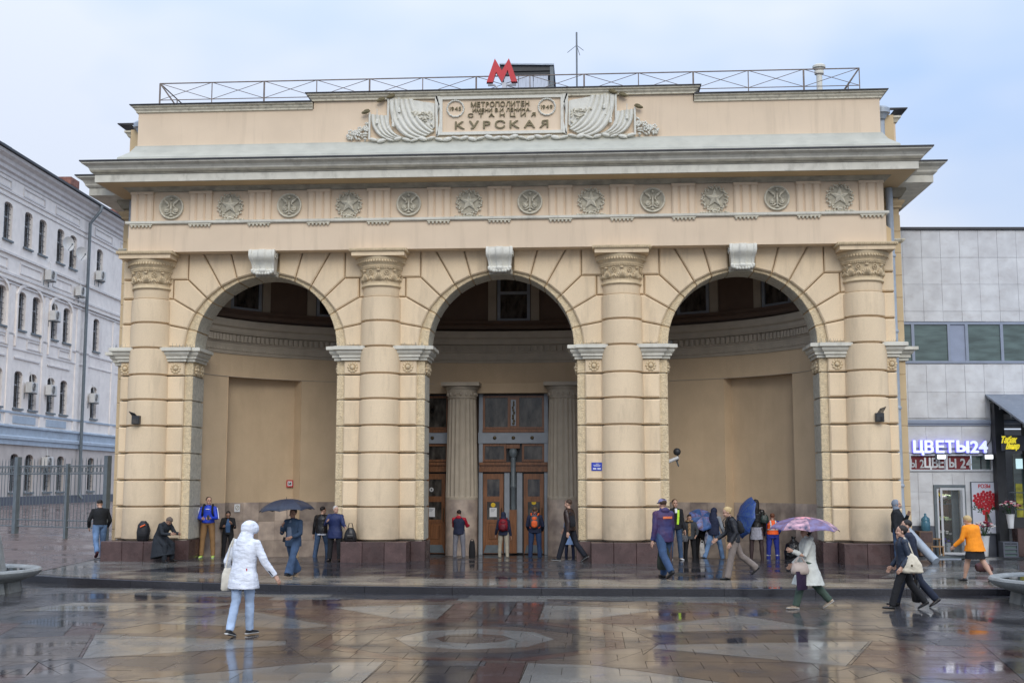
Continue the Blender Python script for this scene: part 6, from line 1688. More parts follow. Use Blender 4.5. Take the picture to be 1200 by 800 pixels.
    # --- top garment
    if top is not None:
        b = MB()
        pts, rad_ = [], []
        if hem > .05:
            dn_ = Vector((0, -.22, -1)).normalized() if seat else (((J[1][1]+J[-1][1])*.5-P0).normalized() if hem > .12 else Vector((0, 0, -1)))
            for k in range(4): q = hem*(1-k/4); pts.append(P0+dn_*q*H); rad_.append(((.102+(.008 if hem > .12 else 0)+(hemw-1)*.10*(q/hem))*H*bw, (.078+(hemw-1)*.22*(q/hem))*H*bw))
        for z, a, c in ((0, .100, .076), (.07, .093, .070), (.14, .098, .074), (.19, .104, .076), (.222, .100, .068), (.244, .080, .056), (.262, .056, .047), (.278, .041, .041)):
            pts.append(T(0, .002, z)); rad_.append((a*H*bw, c*H*bw))
        b.tube(pts, rad_, 20, side=(1, 0, 0))
        b2 = b if sleeve is None else MB()
        for s in (1, -1):
            S_, E_, W_, f, wd = A[s]
            b2.tube([S_+(T(0, 0, .262)-S_)*.5, S_, S_.lerp(E_, .5), E_, E_.lerp(W_, .5), W_-f*.002*H], [r*H*(.5+.5*bw) for r in (.030, .037, .034, .031, .028, .024)], 12)
            b2.ball(S_, .037*H*(.5+.5*bw), 10, 7)
        if hood == 'up' or hood == 'up_loose':
            k_ = 1.0 if hood == 'up' else 1.14
            if k_ > 1: b.ball(hc+(hm @ L(0, -.008, .030)), (.056*H, .066*H, .060*H), 14, 9, hm)
            b.ball(hc+(hm @ L(0, .018, .016)), (.056*H*k_, .062*H*k_, .066*H*k_), 14, 9, hm); b.tube([T(0, .006, .235), neck+L(0, .010, .0), hc-(hm @ L(0, -.020, .02))], [.088*H, .070*H, .056*H], 12)
        elif hood == 'down':
            b.ball(neck+L(0, .045, .004), (.062*H, .034*H, .038*H), 12, 8); b.tube([T(0, 0, .27), neck+L(0, .01, .022)], [.048*H, .043*H], 12)
        else: b.tube([T(0, 0, .262), neck+L(0, .003, .012)], [.044*H, .036*H], 12)
        me = remesh(b, 'jacket', vox, folds); me.materials.append(top); link('jacket', me, root)
        if sleeve is not None: me = remesh(b2, 'sleeves', vox, folds); me.materials.append(sleeve); link('sleeves', me, root)
    # --- hair
    if hair:
        st, hmt = hair; b = MB()
        def hh(x, y, z, r): b.ball(hc+(hm @ L(x, y, z)), tuple(q*H for q in r), 14, 9, hm)
        hh(0, .016, .027, (.048, .054, .047))
        if st == 'full': hh(0, .024, .012, (.051, .050, .056)); hh(0, .004, .044, (.044, .048, .032))
        if st == 'bob': hh(0, .022, .0, (.053, .048, .060)); hh(0, .0, .042, (.046, .050, .032))
        if st == 'long': hh(0, .024, .005, (.052, .048, .060)); b.tube([hc+(hm @ L(0, .03, .0)), neck+L(0, .035, .01), neck+L(0, .055, -.07)], [.05*H, .052*H, .035*H], 12)
        if st == 'bun': hh(0, .062, .020, (.024, .022, .024)); hh(0, .018, .012, (.049, .050, .050))
        if st == 'pony': hh(0, .018, .012, (.049, .050, .050)); b.tube([hc+(hm @ L(0, .058, .015)), hc+(hm @ L(0, .075, -.01)), hc+(hm @ L(0, .07, -.05))], [.012*H, .016*H, .006*H], 8)
        me = remesh(b, 'hair', .0085, .006, 2)
        me.materials.append(hmt); link('hair', me, root)
    if cap:
        b = MB(); b.ball(hc+(hm @ L(0, .010, .034)), (.051*H, .058*H, .040*H), 14, 8, hm)
        b.add([hc+(hm @ L(x, y, z)) for x, y, z in ((-.04, -.03, .032), (.04, -.03, .032), (.035, -.085, .026), (0, -.098, .026), (-.035, -.085, .026), (-.04, -.03, .026), (.04, -.03, .026), (.035, -.085, .021), (0, -.098, .021), (-.035, -.085, .021))],
              [(0, 1, 2, 3, 4)[::-1], (5, 6, 7, 8, 9), (0, 5, 9, 4), (4, 9, 8, 3), (3, 8, 7, 2), (2, 7, 6, 1), (1, 6, 5, 0)])
        b.build('cap', cap, root, smooth=False)
    mw = Matrix.Translation(Vector(loc)) @ Matrix.Rotation(R(heading), 4, 'Z')
    info = dict(root=root, H=H, T=lambda x, y, z: mw @ (P0+up(L(x, y, z))), hand=lambda s: mw @ (A[s][2]+A[s][3]*.05*H), head=mw @ hc, mw=mw, neck=mw @ neck, up=up, A=A, Tl=T, J=J, P0=P0, low=low)
    return info
def local_child(info, b, name, m, **k): return b.build(name, m, info['root'], **k)
def backpack(label, p, m1, m2, w_=.085, h=.20, d=.06, z=.165, straps=True, y=.105, pocket=True):
    """worn on the back: its own thing at the wearer's back"""
    H = p['H']; mw = p['mw']; T = p['Tl']
    c = T(0, y, z); o = thing('backpack', label, 'backpack', mw @ c, p['root'].rotation_euler.z)
    ax = p['up'](Vector((0, 0, 1)))
    def rbox(cx_, cy_, cz_, a, b_, c_): 
        q = MB(); n = 7; pts = []; rad_ = []
        for k in range(n+1):
            t = -1+2*k/n; r = (1-abs(t)**3.2)**.4 if abs(t) < 1 else .25; pts.append(Vector((cx_*H, cy_*H, 0))+ax*(cz_+t*c_)*H); rad_.append((max(.35, r)*a*H, max(.35, r)*b_*H))
        q.tube(pts, rad_, 16, side=(1, 0, 0)); return q
    rbox(0, 0, 0, w_, d, h/2).build('bag_body', m1, o, auto=50)
    if pocket: rbox(0, d*.75, -h*.16, w_*.72, d*.5, h*.26).build('pocket', m2, o, auto=50); rbox(0, d*.6, h*.22, w_*.6, d*.5, h*.14).build('pocket', m2, o, auto=50)
    b = MB(); b.tube([ax*h*.52*H+Vector((-.02*H, 0, 0)), ax*h*.58*H, ax*h*.52*H+Vector((.02*H, 0, 0))], .005*H, 5); b.build('carry_loop', m2, o)
    if straps:
        for s in (-1, 1):
            b = MB(); t0 = T(s*.055, y-.02, z+h*.42)-c; pts = [t0, T(s*.068, .0, .300)-c, T(s*.074, -.085, .235)-c, T(s*.078, -.088, .16)-c, T(s*.10, -.02, .08)-c, T(s*.07, y-.03, z-h*.45)-c]
            b.tube(pts, [(.016*H, .004*H)]*6, 8, side=(1, 0, 0)); b.build('strap', m2, o)
    return o
def umbrella(label, grip_pos, apex, radius, mats, up_dir=None, depth=.24, shaft=True, group=None, ribs=8):
    apex = Vector(apex); g = Vector(grip_pos); ax = (Vector(up_dir) if up_dir else (apex-g)).normalized()
    o = thing('umbrella', label, 'umbrella', apex); o.rotation_euler = ax.to_track_quat('Z', 'Y').to_euler()
    def cp(a, t): # t 0..1 from apex to edge; scalloped between ribs
        fr = (a/(2*PI)*ribs) % 1; dip = math.sin(PI*fr); r = radius*math.sin(t*1.25)/math.sin(1.25); z = -depth*radius*1.9*(1-math.cos(t*1.25))/(1-math.cos(1.25))
        return Vector((r*(1-.06*dip*t)*math.cos(a), r*(1-.06*dip*t)*math.sin(a), z-.035*radius*dip*math.sin(t*PI)+.05*radius*dip*t**3))
    b = MB(); vs = []; NA, NT_ = 5, 6
    for off in (0, -.006):
        for i in range(NA+1):
            for j in range(NT_+1): p = cp(2*PI/ribs*i/NA*.999+1e-5, j/NT_); p.z += off; vs.append(p)
    L = NT_+1; n1 = (NA+1)*L
    fs = [(i*L+j, i*L+j+1, (i+1)*L+j+1, (i+1)*L+j) for i in range(NA) for j in range(NT_)]+[(n1+i*L+j, n1+(i+1)*L+j, n1+(i+1)*L+j+1, n1+i*L+j+1) for i in range(NA) for j in range(NT_)]
    fs += [(i*L+NT_, n1+i*L+NT_, n1+(i+1)*L+NT_, (i+1)*L+NT_) for i in range(NA)]
    b.add(vs, fs); me = b.mesh('canopy_panel', mats[0], True)
    me2 = me
    if len(mats) > 1: me2 = me.copy(); me2.materials.clear(); me2.materials.append(mats[1])
    for k in range(ribs): link('canopy_panel', me if k % 2 == 0 else me2, o, rotz=2*PI*k/ribs)
    rb = MB(); rb.tube([cp(0.0001, t/6)+Vector((0, 0, -.012)) for t in range(7)], .004, 5); rm_ = rb.mesh('rib', M['dark_metal'])
    for k in range(ribs): link('rib', rm_, o, rotz=2*PI*k/ribs)
    MB().tube([(0, 0, -.01), (0, 0, .05)], [.008, .004], 6).build('tip', M['dark_metal'], o)
    Ls = (apex-g).length if not up_dir else radius*1.25
    MB().tube([(0, 0, 0), (0, 0, -Ls+.02)], .006, 6).build('shaft', M['dark_metal'], o)
    MB().tube([(0, 0, -Ls+.06), (0, 0, -Ls-.07)], .014, 8).build('handle', M['dark_metal'], o)
    return o
def bag(label, top_pos, w_, h, d, m, name='bag', cat='bag', rz=0, strap=.12, tilt=0, shape='soft', strap_pts=None, m2=None):
    o = thing(name, label, cat, top_pos, rz); m2 = m2 or m
    b = MB(); z0 = -strap-h
    if shape == 'soft': b.tube([(0, 0, z0), (0, 0, z0+h*.08), (0, 0, z0+h*.35), (0, 0, z0+h*.8), (0, 0, z0+h)], [(w_*.42, d*.45), (w_*.50, d*.55), (w_*.52, d*.6), (w_*.44, d*.4), (w_*.34, d*.12)], 18, side=(1, 0, 0))
    else: b.tube([(0, 0, z0), (0, 0, z0+.01), (0, 0, z0+h)], [(w_*.46, d*.5), (w_*.5, d*.5), (w_*.56, d*.5)], 4, side=(1, 1, 0))
    b.build('bag_body', m, o, auto=45)
    for s in ((-1, 1) if shape != 'none' else ()):
        q = MB(); pts = strap_pts if strap_pts else [(-w_*.28, s*d*.25, -strap), (-w_*.12, s*d*.1, -strap*.2), (0, 0, .0), (w_*.12, s*d*.1, -strap*.2), (w_*.28, s*d*.25, -strap)]
        q.tube(pts, .009, 6); q.build('strap', m2, o)
        if strap_pts: break
    return o
navy = cloth('navy_cloth', (.018, .024, .055)); black = cloth('black_cloth', (.012, .012, .014)); denim = cloth('blue_denim', (.042, .075, .14), var=.35, scale=5); ldenim = cloth('faded_denim', (.12, .20, .34), var=.4, scale=5)
leather = cloth('black_leather', (.012, .011, .012), .35); bleather = cloth('brown_leather', (.028, .014, .011), .36, var=.3); paleden = cloth('pale_denim', (.36, .46, .62), var=.2, scale=5)
bshoe = cloth('black_shoe', (.012, .012, .013), .4); wsole = cloth('white_sole', (.62, .62, .60), .6)
dk, br, gr, bl = hairm('dark', (.014, .010, .009)), hairm('brown', (.055, .030, .018)), hairm('grey', (.50, .48, .45)), hairm('blonde', (.50, .36, .17))
W1 = ((20, 4, 2), (-12, 14, 2)); W2 = ((-14, 14, 2), (24, 4, 2)); WS = ((30, 6, 2), (-22, 20, 2)); WS2 = ((-22, 20, 2), (30, 6, 2)); ST = ((1, 0, 5), (1, 0, 5))
pocket = (8, 20, 38, 22)
# 1 man by the fence
person('man in black jacket and faded jeans walking away towards the metal fence', (-11.69, .3, .146), 212, 1.80, ((-20, 26, 2), (14, 2, 2)), (pocket, pocket), lean=5, bw=1.08, top=cloth('black_jacket', (.010, .011, .013)), bottom=ldenim, shoe=(cloth('wine_shoe', (.06, .015, .02)),), hair=('short', dk), hem=.05, head=(22, 10))
# 2 hunched figure on the plinth
p = person('hunched person in long dark coat and knitted hat sitting against the left plinth', (-9.42, -1.0, .15), 66, 1.60, ((62, 66, 4), (58, 60, 4)), ((48, 8, 40, 25), (44, 8, 46, 25)), lean=30, head=(38, 0), bw=1.2, top=cloth('charcoal_coat', (.016, .020, .026)), bottom=cloth('charcoal_coat', (.016, .020, .026)), shoe=(bshoe,), hem=.35, hemw=1.45, seat=True, hair=('full', cloth('grey_brown_knit', (.13, .10, .08))), skin=SKD)
q = MB(); 
bp = thing('backpack', 'black backpack with an orange patch standing on the left plinth ledge', 'backpack', (-10.02, -.70, .70), R(10))
q = MB(); q.tube([(0, 0, 0), (0, 0, .04), (0, 0, .25), (0, .01, .46), (0, .02, .56)], [(.13, .08), (.17, .12), (.18, .13), (.15, .11), (.07, .06)], 18, side=(1, 0, 0)); q.build('bag_body', cloth('black_nylon', (.012, .012, .015), .6), bp, auto=50)
MB().tube([(-.06, -.115, .40), (.07, -.12, .46)], [(.03, .02), (.035, .02)], 10).build('patch', cloth('orange_nylon', (.80, .13, .03), .6), bp); MB().tube([(.13, -.04, .5), (.20, -.06, .3), (.15, -.07, .05)], .015, 6).build('strap', black, bp)
MB().tube([(-.1, -.1, .18), (.1, -.1, .18)], [(.09, .05), (.09, .05)], 10, side=(0, 0, 1)).build('pocket', black, bp)
# 3 blue tracksuit top
blue3 = cloth('royal_blue_nylon', (.015, .055, .50), .55); p = person('man in royal blue jacket with white sleeve stripes and tan trousers, facing the camera', (-8.70, .95, .15), 8, 1.84, ((1, 0, 6), (1, 0, 6)), ((18, 12, 75, 30), (18, 12, 72, 30)), top=blue3, bottom=cloth('tan_trousers', (.26, .145, .06)), shoe=(cloth('lime_shoe', (.50, .70, .12)), wsole), hair=('short', dk), head=(0, 20), hem=.05)
for s in (1, -1):
    S_, E_, W_, f, wd = p['A'][s]; o_ = Vector((s*.052*1.84, 0, 0)); q = MB(); q.tube([S_+o_*.75+Vector((0, 0, .02)), S_.lerp(E_, .5)+o_*.85, E_+o_*.78], [(.018, .014)]*3, 8, side=(0, 1, 0)); q.build('sleeve_stripe', cloth('white_stripe', (.75, .75, .78)), p['root'])
q = MB(); q.tube([p['Tl'](-.03, -.079, .22), p['Tl'](.03, -.079, .22)], [(.012*1.84, .006*1.84)]*2, 8); q.build('chest_badge', cloth('white_stripe', (.75, .75, .78)), p['root'])
backpack('dark backpack straps over the royal blue jacket', p, black, black)
ph = thing('phone', 'dark mobile phone held by the man in the royal blue jacket', 'phone', p['hand'](1)+Vector((0, -.03, .02)), R(20)); MB().prism([(-.035, -.07), (.035, -.07), (.035, .07), (-.035, .07)], -.005, .005, .002).build('phone_body', M['glass_dark'], ph)
# 4
p = person('man in dark jacket and blue shirt leaning on the niche wall, reading his phone', (-8.42, 2.0, 0), 15, 1.58, ((12, 14, 4), (8, 8, 4)), ((30, 10, 95, 20), (22, 12, 80, 20)), lean=8, head=(35, 0), top=black, bottom=black, shoe=(bshoe,), hair=('short', dk), skin=SKD)
q = MB(); q.tube([p['Tl'](0.0, -.072, .0), p['Tl'](.0, -.08, .14), p['Tl'](0, -.06, .26)], [(.04*1.58, .012), (.045*1.58, .012), (.02, .01)], 10, side=(1, 0, 0)); q.build('shirt', cloth('mid_blue_shirt', (.06, .12, .24)), p['root'])
# 5 white hooded jacket, foreground
wj = cloth('white_rain_jacket', (.70, .73, .80), .6, bump=.6, bscale=9, bdist=.03, stretch=(1, 1, 2.5))
p = person('person in white hooded rain jacket and pale jeans crossing the wet plaza', (-2.83, -15.4, 0), 160, 1.80, ((-12, 10, -5), (13, 6, -7)), ((-8, 22, 40, 8), (14, 24, 14, -4)), lean=6, head=(14, -25), top=wj, bottom=paleden, shoe=(cloth('black_trainer', (.02, .02, .022)), wsole), hood='up_loose', hem=.145, hemw=1.12, far=False, bw=1.12, thick=.84, folds=.022, hair=None)
H = 1.80; T = p['Tl']
q = MB(); q.tube([p['P0']+Vector(((.108*1.12*H)*math.cos(t), (.086*1.12)*H*math.sin(t), -.128*H)) for t in [2*PI*k/20 for k in range(21)]], [(.006, .030)]*21, 6, cap=False); q.build('hem_band', wj, p['root'])
for x in (-.04, .035): q = MB(); q.box(x*H-.008, x*H+.008, .070*H, .090*H, 0, .055*H); o = q.build('dark_tab', M['dark_metal'], p['root']); o.location = (0, .030, p['P0'].z-.155*H)
for s in (-1,): S_, E_, W_, f, wd = p['A'][s]; q = MB(); q.tube([E_.lerp(W_, .62)+Vector((-.0, .034*H, 0)), W_+Vector((-.0, .026*H, 0))], [(.010, .008)]*2, 6); q.build('dark_cuff_tab', M['dark_metal'], p['root'])
q = MB(); q.box(-.012, .012, -.003, .003, -.02, .02); o = q.build('red_tag', M['red'], p['root']); o.location = T(-.075, .066, .01)
tb = thing('tote_bag', 'cream tote bag hanging from the shoulder of the person in the white jacket', 'bag', p['mw'] @ T(.13, .03, .0), R(165+75))
cream = cloth('cream_canvas', (.62, .58, .49)); q = MB(); q.tube([(0, 0, -.30), (0, 0, -.27), (0, 0, -.05), (0, 0, .04)], [(.14, .03), (.16, .055), (.14, .06), (.10, .03)], 16, side=(1, 0, 0)); q.build('bag_body', cream, tb, auto=50)
q = MB(); c_ = Matrix.Rotation(-R(165+75), 3, 'Z') @ (p['mw'] @ T(.095, .05, .275)-tb.location); q.tube([(-.08, 0, .03), Vector((-.03, 0, .3)).lerp(c_, .4), c_], .012, 6); q.tube([(.08, 0, .03), Vector((.04, 0, .3)).lerp(c_, .4), c_], .012, 6); q.build('strap', cream, tb)
# 6 umbrella man in denim
djk = cloth('denim_jacket', (.028, .052, .095), var=.25)
p = person('man in denim jacket and flared jeans striding under a navy umbrella', (-4.41, -6.0, .15), -20, 1.70, ((30, 4, 5), (-24, 14, 6)), ((18, 14, 55, 28), (20, 14, 118, 22)), bw=1.12, lean=3, top=djk, bottom=denim, shoe=(bshoe,), flare=1.55, hem=.10, hair=('short', br), skin=SKD)
q = MB(); H = 1.70; T = p['Tl']; q.tube([T(-.01, -.078, .0), T(-.01, -.082, .15), T(0, -.062, .26)], [(.035*H, .012), (.035*H, .012), (.02, .01)], 10, side=(1, 0, 0)); q.build('shirt', cloth('grey_blue_shirt', (.12, .15, .21)), p['root'])
q = MB(); q.tube([T(-.11, -.03, .02), T(-.12, -.03, -.04)], [(.055, .04), (.06, .045)], 10); q.build('waist_pouch', black, p['root'])
umbrella('navy umbrella held by the man in the denim jacket', p['hand'](-1), p['head']+Vector((-.16, 0, .34)), .66, [cloth('navy_nylon', (.018, .024, .045), .45)], up_dir=(-.05, 0, 1), depth=.22)
# 7 leather jacket
p = person('man in black leather jacket and blue jeans seen from behind, hand on hip', (-5.53, 1.9, 0), 170, 1.68, ((-8, 10, 4), (20, 14, 3)), ((0, 12, 12, 0), (-25, 28, 50, 10)), bw=1.08, lean=4, top=leather, bottom=denim, shoe=(bshoe,), hair=('short', dk), head=(5, -40))
q = MB(); H = 1.68; q.tube([p['P0']+Vector((.097*H*math.cos(t), .074*H*math.sin(t), -.075*H)) for t in [2*PI*k/16 for k in range(17)]], [(.008, .03)]*17, 6, cap=False); q.build('shirt_hem', cloth('pale_shirt', (.55, .58, .66)), p['root'])
# 8 old man
p = person('white-haired man in long navy coat standing by the plinth with a black bag', (-4.62, -.42, .15), -10, 1.60, ST, ((30, 24, 42, -18), (25, 14, 95, 30)), bw=1.18, lean=2, top=cloth('navy_coat', (.012, .022, .085), .6), bottom=black, shoe=(bshoe,), hair=('short', gr), hem=.15, head=(5, 45))
b8 = thing('handbag', 'black shiny holdall standing on the plinth beside the white-haired man', 'bag', (-4.16, -.55, .705), R(5))
q = MB(); q.tube([(0, 0, 0), (0, 0, .03), (0, 0, .22), (0, 0, .33), (0, 0, .38)], [(.17, .09), (.19, .11), (.16, .10), (.11, .07), (.05, .03)], 18, side=(1, 0, 0)); q.build('bag_body', leather, b8, auto=50); q = MB(); q.tube([(-.08, 0, .34), (-.04, 0, .50), (.04, 0, .50), (.08, 0, .34)], .012, 6); q.build('strap', leather, b8); MB().tube([(-.08, -.10, .14), (.08, -.10, .14)], [(.06, .03)]*2, 10, side=(0, 0, 1)).build('pocket', leather, b8)
# 9 red and navy
p = person('man in navy jacket with red sleeves and hood and grey trousers, at the doors', (-1.5, 3.0, 0), 170, 1.56, ST, ((35, 10, 50, 10), (35, 10, 60, 10)), bw=1.12, top=navy, sleeve=cloth('bright_red_nylon', (.42, .012, .03), .6), bottom=cloth('grey_trousers', (.20, .20, .23)), shoe=(bshoe,), hair=('short', dk), head=(10, 30))
q = MB(); H = 1.56; q.ball(p['Tl'](0, .045, .272), (.06*H, .03*H, .035*H), 12, 8); q.build('hood', cloth('bright_red_nylon', (.42, .012, .03), .6), p['root'], smooth=True)
q = MB(); q.tube([p['Tl'](0, 0, .285), p['Tl'](0, .005, .305)], [.042*H, .036*H], 12); q.build('collar', cloth('grey_collar', (.30, .33, .40)), p['root'])
bag('black umbrella bag resting beside the man with red sleeves', (-1.10, 3.0, .62), .20, .55, .10, black, name='black_bag', strap=.06)
# 10 red backpack
p = person('child in dark hoodie with a red backpack and beige trousers in front of the doors', (-.15, 3.2, 0), 180, 1.49, ((6, 2, 5), (-4, 6, 5)), ((5, 14, 30, 0), (0, 10, 18, 0)), top=navy, bottom=cloth('beige_trousers', (.40, .36, .28)), shoe=(bshoe,), hood='up')
backpack('red backpack on the child in the dark hoodie', p, cloth('red_nylon', (.26, .012, .025), .55), cloth('dark_red_nylon', (.14, .01, .02), .55), w_=.095, h=.25, z=.15)
# 11 orange backpack
p = person('youth in navy jacket and jeans with an orange and grey backpack', (.83, 3.0, 0), 178, 1.66, ST, ((8, 14, 45, 20), (8, 14, 45, 20)), bw=1.08, top=navy, bottom=cloth('dark_denim', (.025, .05, .12)), shoe=(bshoe,), hair=('short', hairm('ash', (.11, .075, .045))), hood='down')
backpack('orange and grey backpack on the youth in front of the right door', p, cloth('grey_nylon', (.09, .10, .12), .6), cloth('orange_nylon', (.80, .13, .03), .6), w_=.080, h=.26, z=.15)
# 12 brown leather jacket
p = person('man in brown leather jacket and dark trousers striding left past the central arch', (1.95, -.1, .15), -112, 1.82, ((21, 3, 2), (-17, 22, 2)), ((-14, 8, 16, 0), (18, 8, 20, 0)), lean=4, bw=1.06, top=bleather, bottom=cloth('dark_trousers', (.012, .014, .022)), shoe=(bshoe, wsole), hair=('short', br))
bag('black shoulder bag behind the man in the brown leather jacket', p['mw'] @ p['Tl'](.10, .08, .22), .26, .30, .10, black, name='shoulder_bag', rz=R(-112+90), strap=.10)
# 13 pale blue dress
p = person('woman in pale blue dress mostly hidden behind the man in the brown leather jacket', (1.90, 2.4, 0), 175, 1.42, ST, ((5, 6, 10, 0), (5, 6, 10, 0)), bare=False, bw=.9, top=cloth('pale_blue_cotton', (.26, .38, .62)), bottom=navy, shoe=(bshoe,), hem=.20, hemw=1.25, hair=('short', br))
# 14 cap man
nv = cloth('navy_blue_parka', (.022, .038, .13), .6, var=.15, rgb2=(.07, .02, .07), scale=3)
p = person('man in navy parka with orange back print, lilac cap and jeans, walking left', (4.22, -5.8, .15), -148, 1.93, ((-18, 24, 2), (17, 2, 3)), ((-4, 8, 14, 0), (12, 12, 18, 0)), lean=3, bw=1.14, top=nv, bottom=cloth('mid_denim', (.036, .070, .145), var=.3, scale=5), shoe=(bshoe,), cap=cloth('lilac_cap', (.22, .21, .36)), hair=('short', br), hood='down', hem=.10, head=(6, -10))
H = 1.93; T = p['Tl']; q = MB(); pr_ = cloth('orange_print', (.70, .17, .06), .6, var=.35, scale=60)
q.tube([T(-.065, .088, .185), T(-.03, .100, .186), T(.03, .100, .186), T(.065, .088, .185)], [(.006, .030)]*4, 6, side=(0, 1, 0)); q.build('back_print', pr_, p['root'])
bag('dark patterned bag beside the man in the lilac cap', p['hand'](1)+Vector((.28, .15, -.0)), .30, .50, .14, cloth('dark_camouflage', (.025, .03, .022), var=.5), name='holdall', strap=.08)
# 15 hi-vis
p = person('man in dark jacket with a lime reflective band, facing the camera beside the pier', (4.93, .7, .15), 12, 1.78, ST, ((4, 8, 15, 0), (4, 8, 15, 0)), top=black, bottom=denim, shoe=(cloth('white_trainer', (.6, .6, .6)),), hair=('short', br))
q = MB(); H = 1.78; T = p['Tl']; q.tube([T(.02, -.085, .02), T(.03, -.089, .15), T(.035, -.075, .25)], [(.018*H, .010)]*3, 8, side=(1, 0, 0)); q.build('reflective_band', cloth('lime_vest', (.50, .80, .05), .6), p['root'])
q = MB(); q.tube([T(0, -.078, .20), T(0, -.06, .27)], [(.02*H, .010)]*2, 8, side=(1, 0, 0)); q.build('shirt', cloth('white_stripe', (.75, .75, .78)), p['root'])
# 16 woman with leopard scarf
p = person('dark-haired woman in grey cape and leopard scarf holding a small camera bag', (5.43, 1.9, 0), -5, 1.46, ST, ((18, 18, 40, 25), (22, 16, 60, 20)), bw=1.12, top=cloth('grey_cape', (.045, .05, .055)), bottom=black, shoe=(bshoe,), hair=('full', dk), hem=.08, hemw=1.1, head=(5, 10))
q = MB(); H = 1.46; T = p['Tl']; sc_ = cloth('leopard_scarf', (.28, .18, .09), var=.75, scale=30)
q.tube([T(.0, -.085, -.02), T(.0, -.092, .12), T(0, -.080, .24)], [(.028*H, .014)]*3, 8, side=(1, 0, 0)); q.tube([T(.06*math.cos(t), -.01+.06*math.sin(t), .285) for t in [2*PI*k/12 for k in range(13)]], .020*H, 8, cap=False); q.build('scarf', sc_, p['root'])
bag('small dark bag with grey trim held by the woman in the leopard scarf', p['hand'](-1), .24, .20, .12, cloth('grey_trim', (.10, .10, .11), var=.6, scale=20), name='handbag', strap=.05)
# 17 person behind with blue umbrella
p = person('person in black behind the leopard scarf woman, under a blue umbrella', (5.80, 2.5, 0), 150, 1.50, ST, ((10, 12, 80, 10), (5, 10, 15, 0)), top=black, bottom=black, shoe=(bshoe,), hair=('full', br))
bu = cloth('blue_print_nylon', (.045, .10, .26), .45, var=.4, scale=6); umbrella('blue umbrella with a patterned rim behind the woman in the leopard scarf', p['hand'](1), p['head']+Vector((.02, -.35, .0)), .42, [bu, cloth('mixed_print_nylon', (.10, .16, .38), .45, rgb2=(.25, .10, .10), var=.5, scale=9)], up_dir=(.10, -.75, .65), depth=.2)
bag('navy and white striped bag beside the person under the blue umbrella', (6.02, 2.2, 1.0), .26, .38, .12, cloth('navy_white_stripe', (.03, .04, .10), rgb2=(.5, .5, .55), var=.2, scale=16), name='striped_bag', strap=.12)
bag('pale carrier bag hanging low behind the leopard scarf woman', (5.80, 2.0, .65), .16, .40, .08, cloth('pale_plastic', (.40, .38, .36), .5, var=.4), name='carrier_bag', strap=.08)
# 18 hooded vest
p = person('hooded person in navy vest with grey sleeves and jeans, walking right', (6.16, 2.2, 0), 150, 1.68, ((-18, 18, 4), (26, 8, 4)), ((10, 14, 40, 20), (6, 16, 30, 10)), lean=5, bw=1.08, top=navy, sleeve=cloth('grey_jersey', (.24, .26, .29)), bottom=ldenim, shoe=(bshoe,), hood='up', head=(8, -20))
# 19 blonde
p = person('blonde woman in black quilted jacket and taupe trousers striding left', (5.80, -5.9, .15), -85, 1.74, ((12, 0, 2), (-26, 26, 2)), ((-10, 8, 40, 5), (15, 8, 40, 5)), lean=10, bw=1.05, top=cloth('black_quilted', (.014, .015, .020), .5, bump=.8, bscale=18), bottom=cloth('taupe_trousers', (.20, .165, .145)), shoe=(bshoe,), hair=('bun', bl), flare=1.2, head=(18, 0))
backpack('small black backpack on the blonde woman', p, black, black, w_=.065, h=.17, d=.045, z=.12)
# 20 tall black hooded woman
p = person('tall woman in black leather jacket, grey skirt and black tights, from behind', (7.36, 1.8, 0), 178, 1.92, ST, ((10, 14, 55, -10), (5, 8, 15, 0)), bare=True, skin=cloth('black_tights_skin', (.055, .035, .035), .6), bw=.98, top=leather, skirt=(cloth('grey_tweed_skirt', (.36, .36, .42), var=.3, scale=30), .19, .078, .100), shoe=(bshoe,), hair=('long', dk), hood=None, hem=.03)
bu2 = cloth('bright_blue_print', (.012, .035, .20), .45, var=.5, scale=18, rgb2=(.14, .26, .46)); umbrella('bright blue patterned umbrella tilted sideways beside the tall woman in black', p['hand'](-1), (7.22-.38, 1.45, 1.38), .62, [bu2], up_dir=(-.93, -.25, .25), depth=.2)
bag('dark green shoulder bag on the tall woman in black', p['mw'] @ p['Tl'](-.12, .04, .22), .26, .24, .10, cloth('bottle_green_leather', (.012, .028, .022), .4), name='shoulder_bag', strap=.08)
# 21 orange vest worker
ov = cloth('hi_vis_orange', (.95, .13, .02), .65)
p = person('worker in orange hi-vis vest over blue overalls, seen from behind', (7.86, 2.0, 0), 185, 1.50, ST, ((10, 12, 40, 20), (10, 12, 40, 20)), bw=1.14, top=ov, sleeve=cloth('overall_blue', (.02, .035, .25)), bottom=cloth('overall_blue', (.02, .035, .25)), shoe=(bshoe,), hair=('short', hairm('reddish', (.16, .06, .03))), hem=.02)
H = 1.50; T = p['Tl']; sv = cloth('silver_tape', (.55, .57, .58), .3)
q = MB(); q.tube([T(.102*1.14*math.cos(t), .078*1.14*math.sin(t), .10) for t in [2*PI*k/20 for k in range(21)]], [(.004, .020)]*21, 6, cap=False); q.build('reflective_tape', sv, p['root'])
for s in (1, -1): q = MB(); q.tube([T(s*.05, .085, .10), T(s*.05, .090, .20), T(s*.05, .05, .275)], [(.020, .004)]*3, 6, side=(1, 0, 0)); q.build('reflective_tape', sv, p['root'])
for s in (1, -1):
    hip, knee, ank, td, dn = p['J'][s]; c_ = knee.lerp(ank, .55); q = MB(); q.tube([c_+Vector((.043*H*math.cos(t), .043*H*math.sin(t), 0)) for t in [2*PI*k/12 for k in range(13)]], [(.004, .022)]*13, 6, cap=False); q.build('reflective_tape', sv, p['root'])
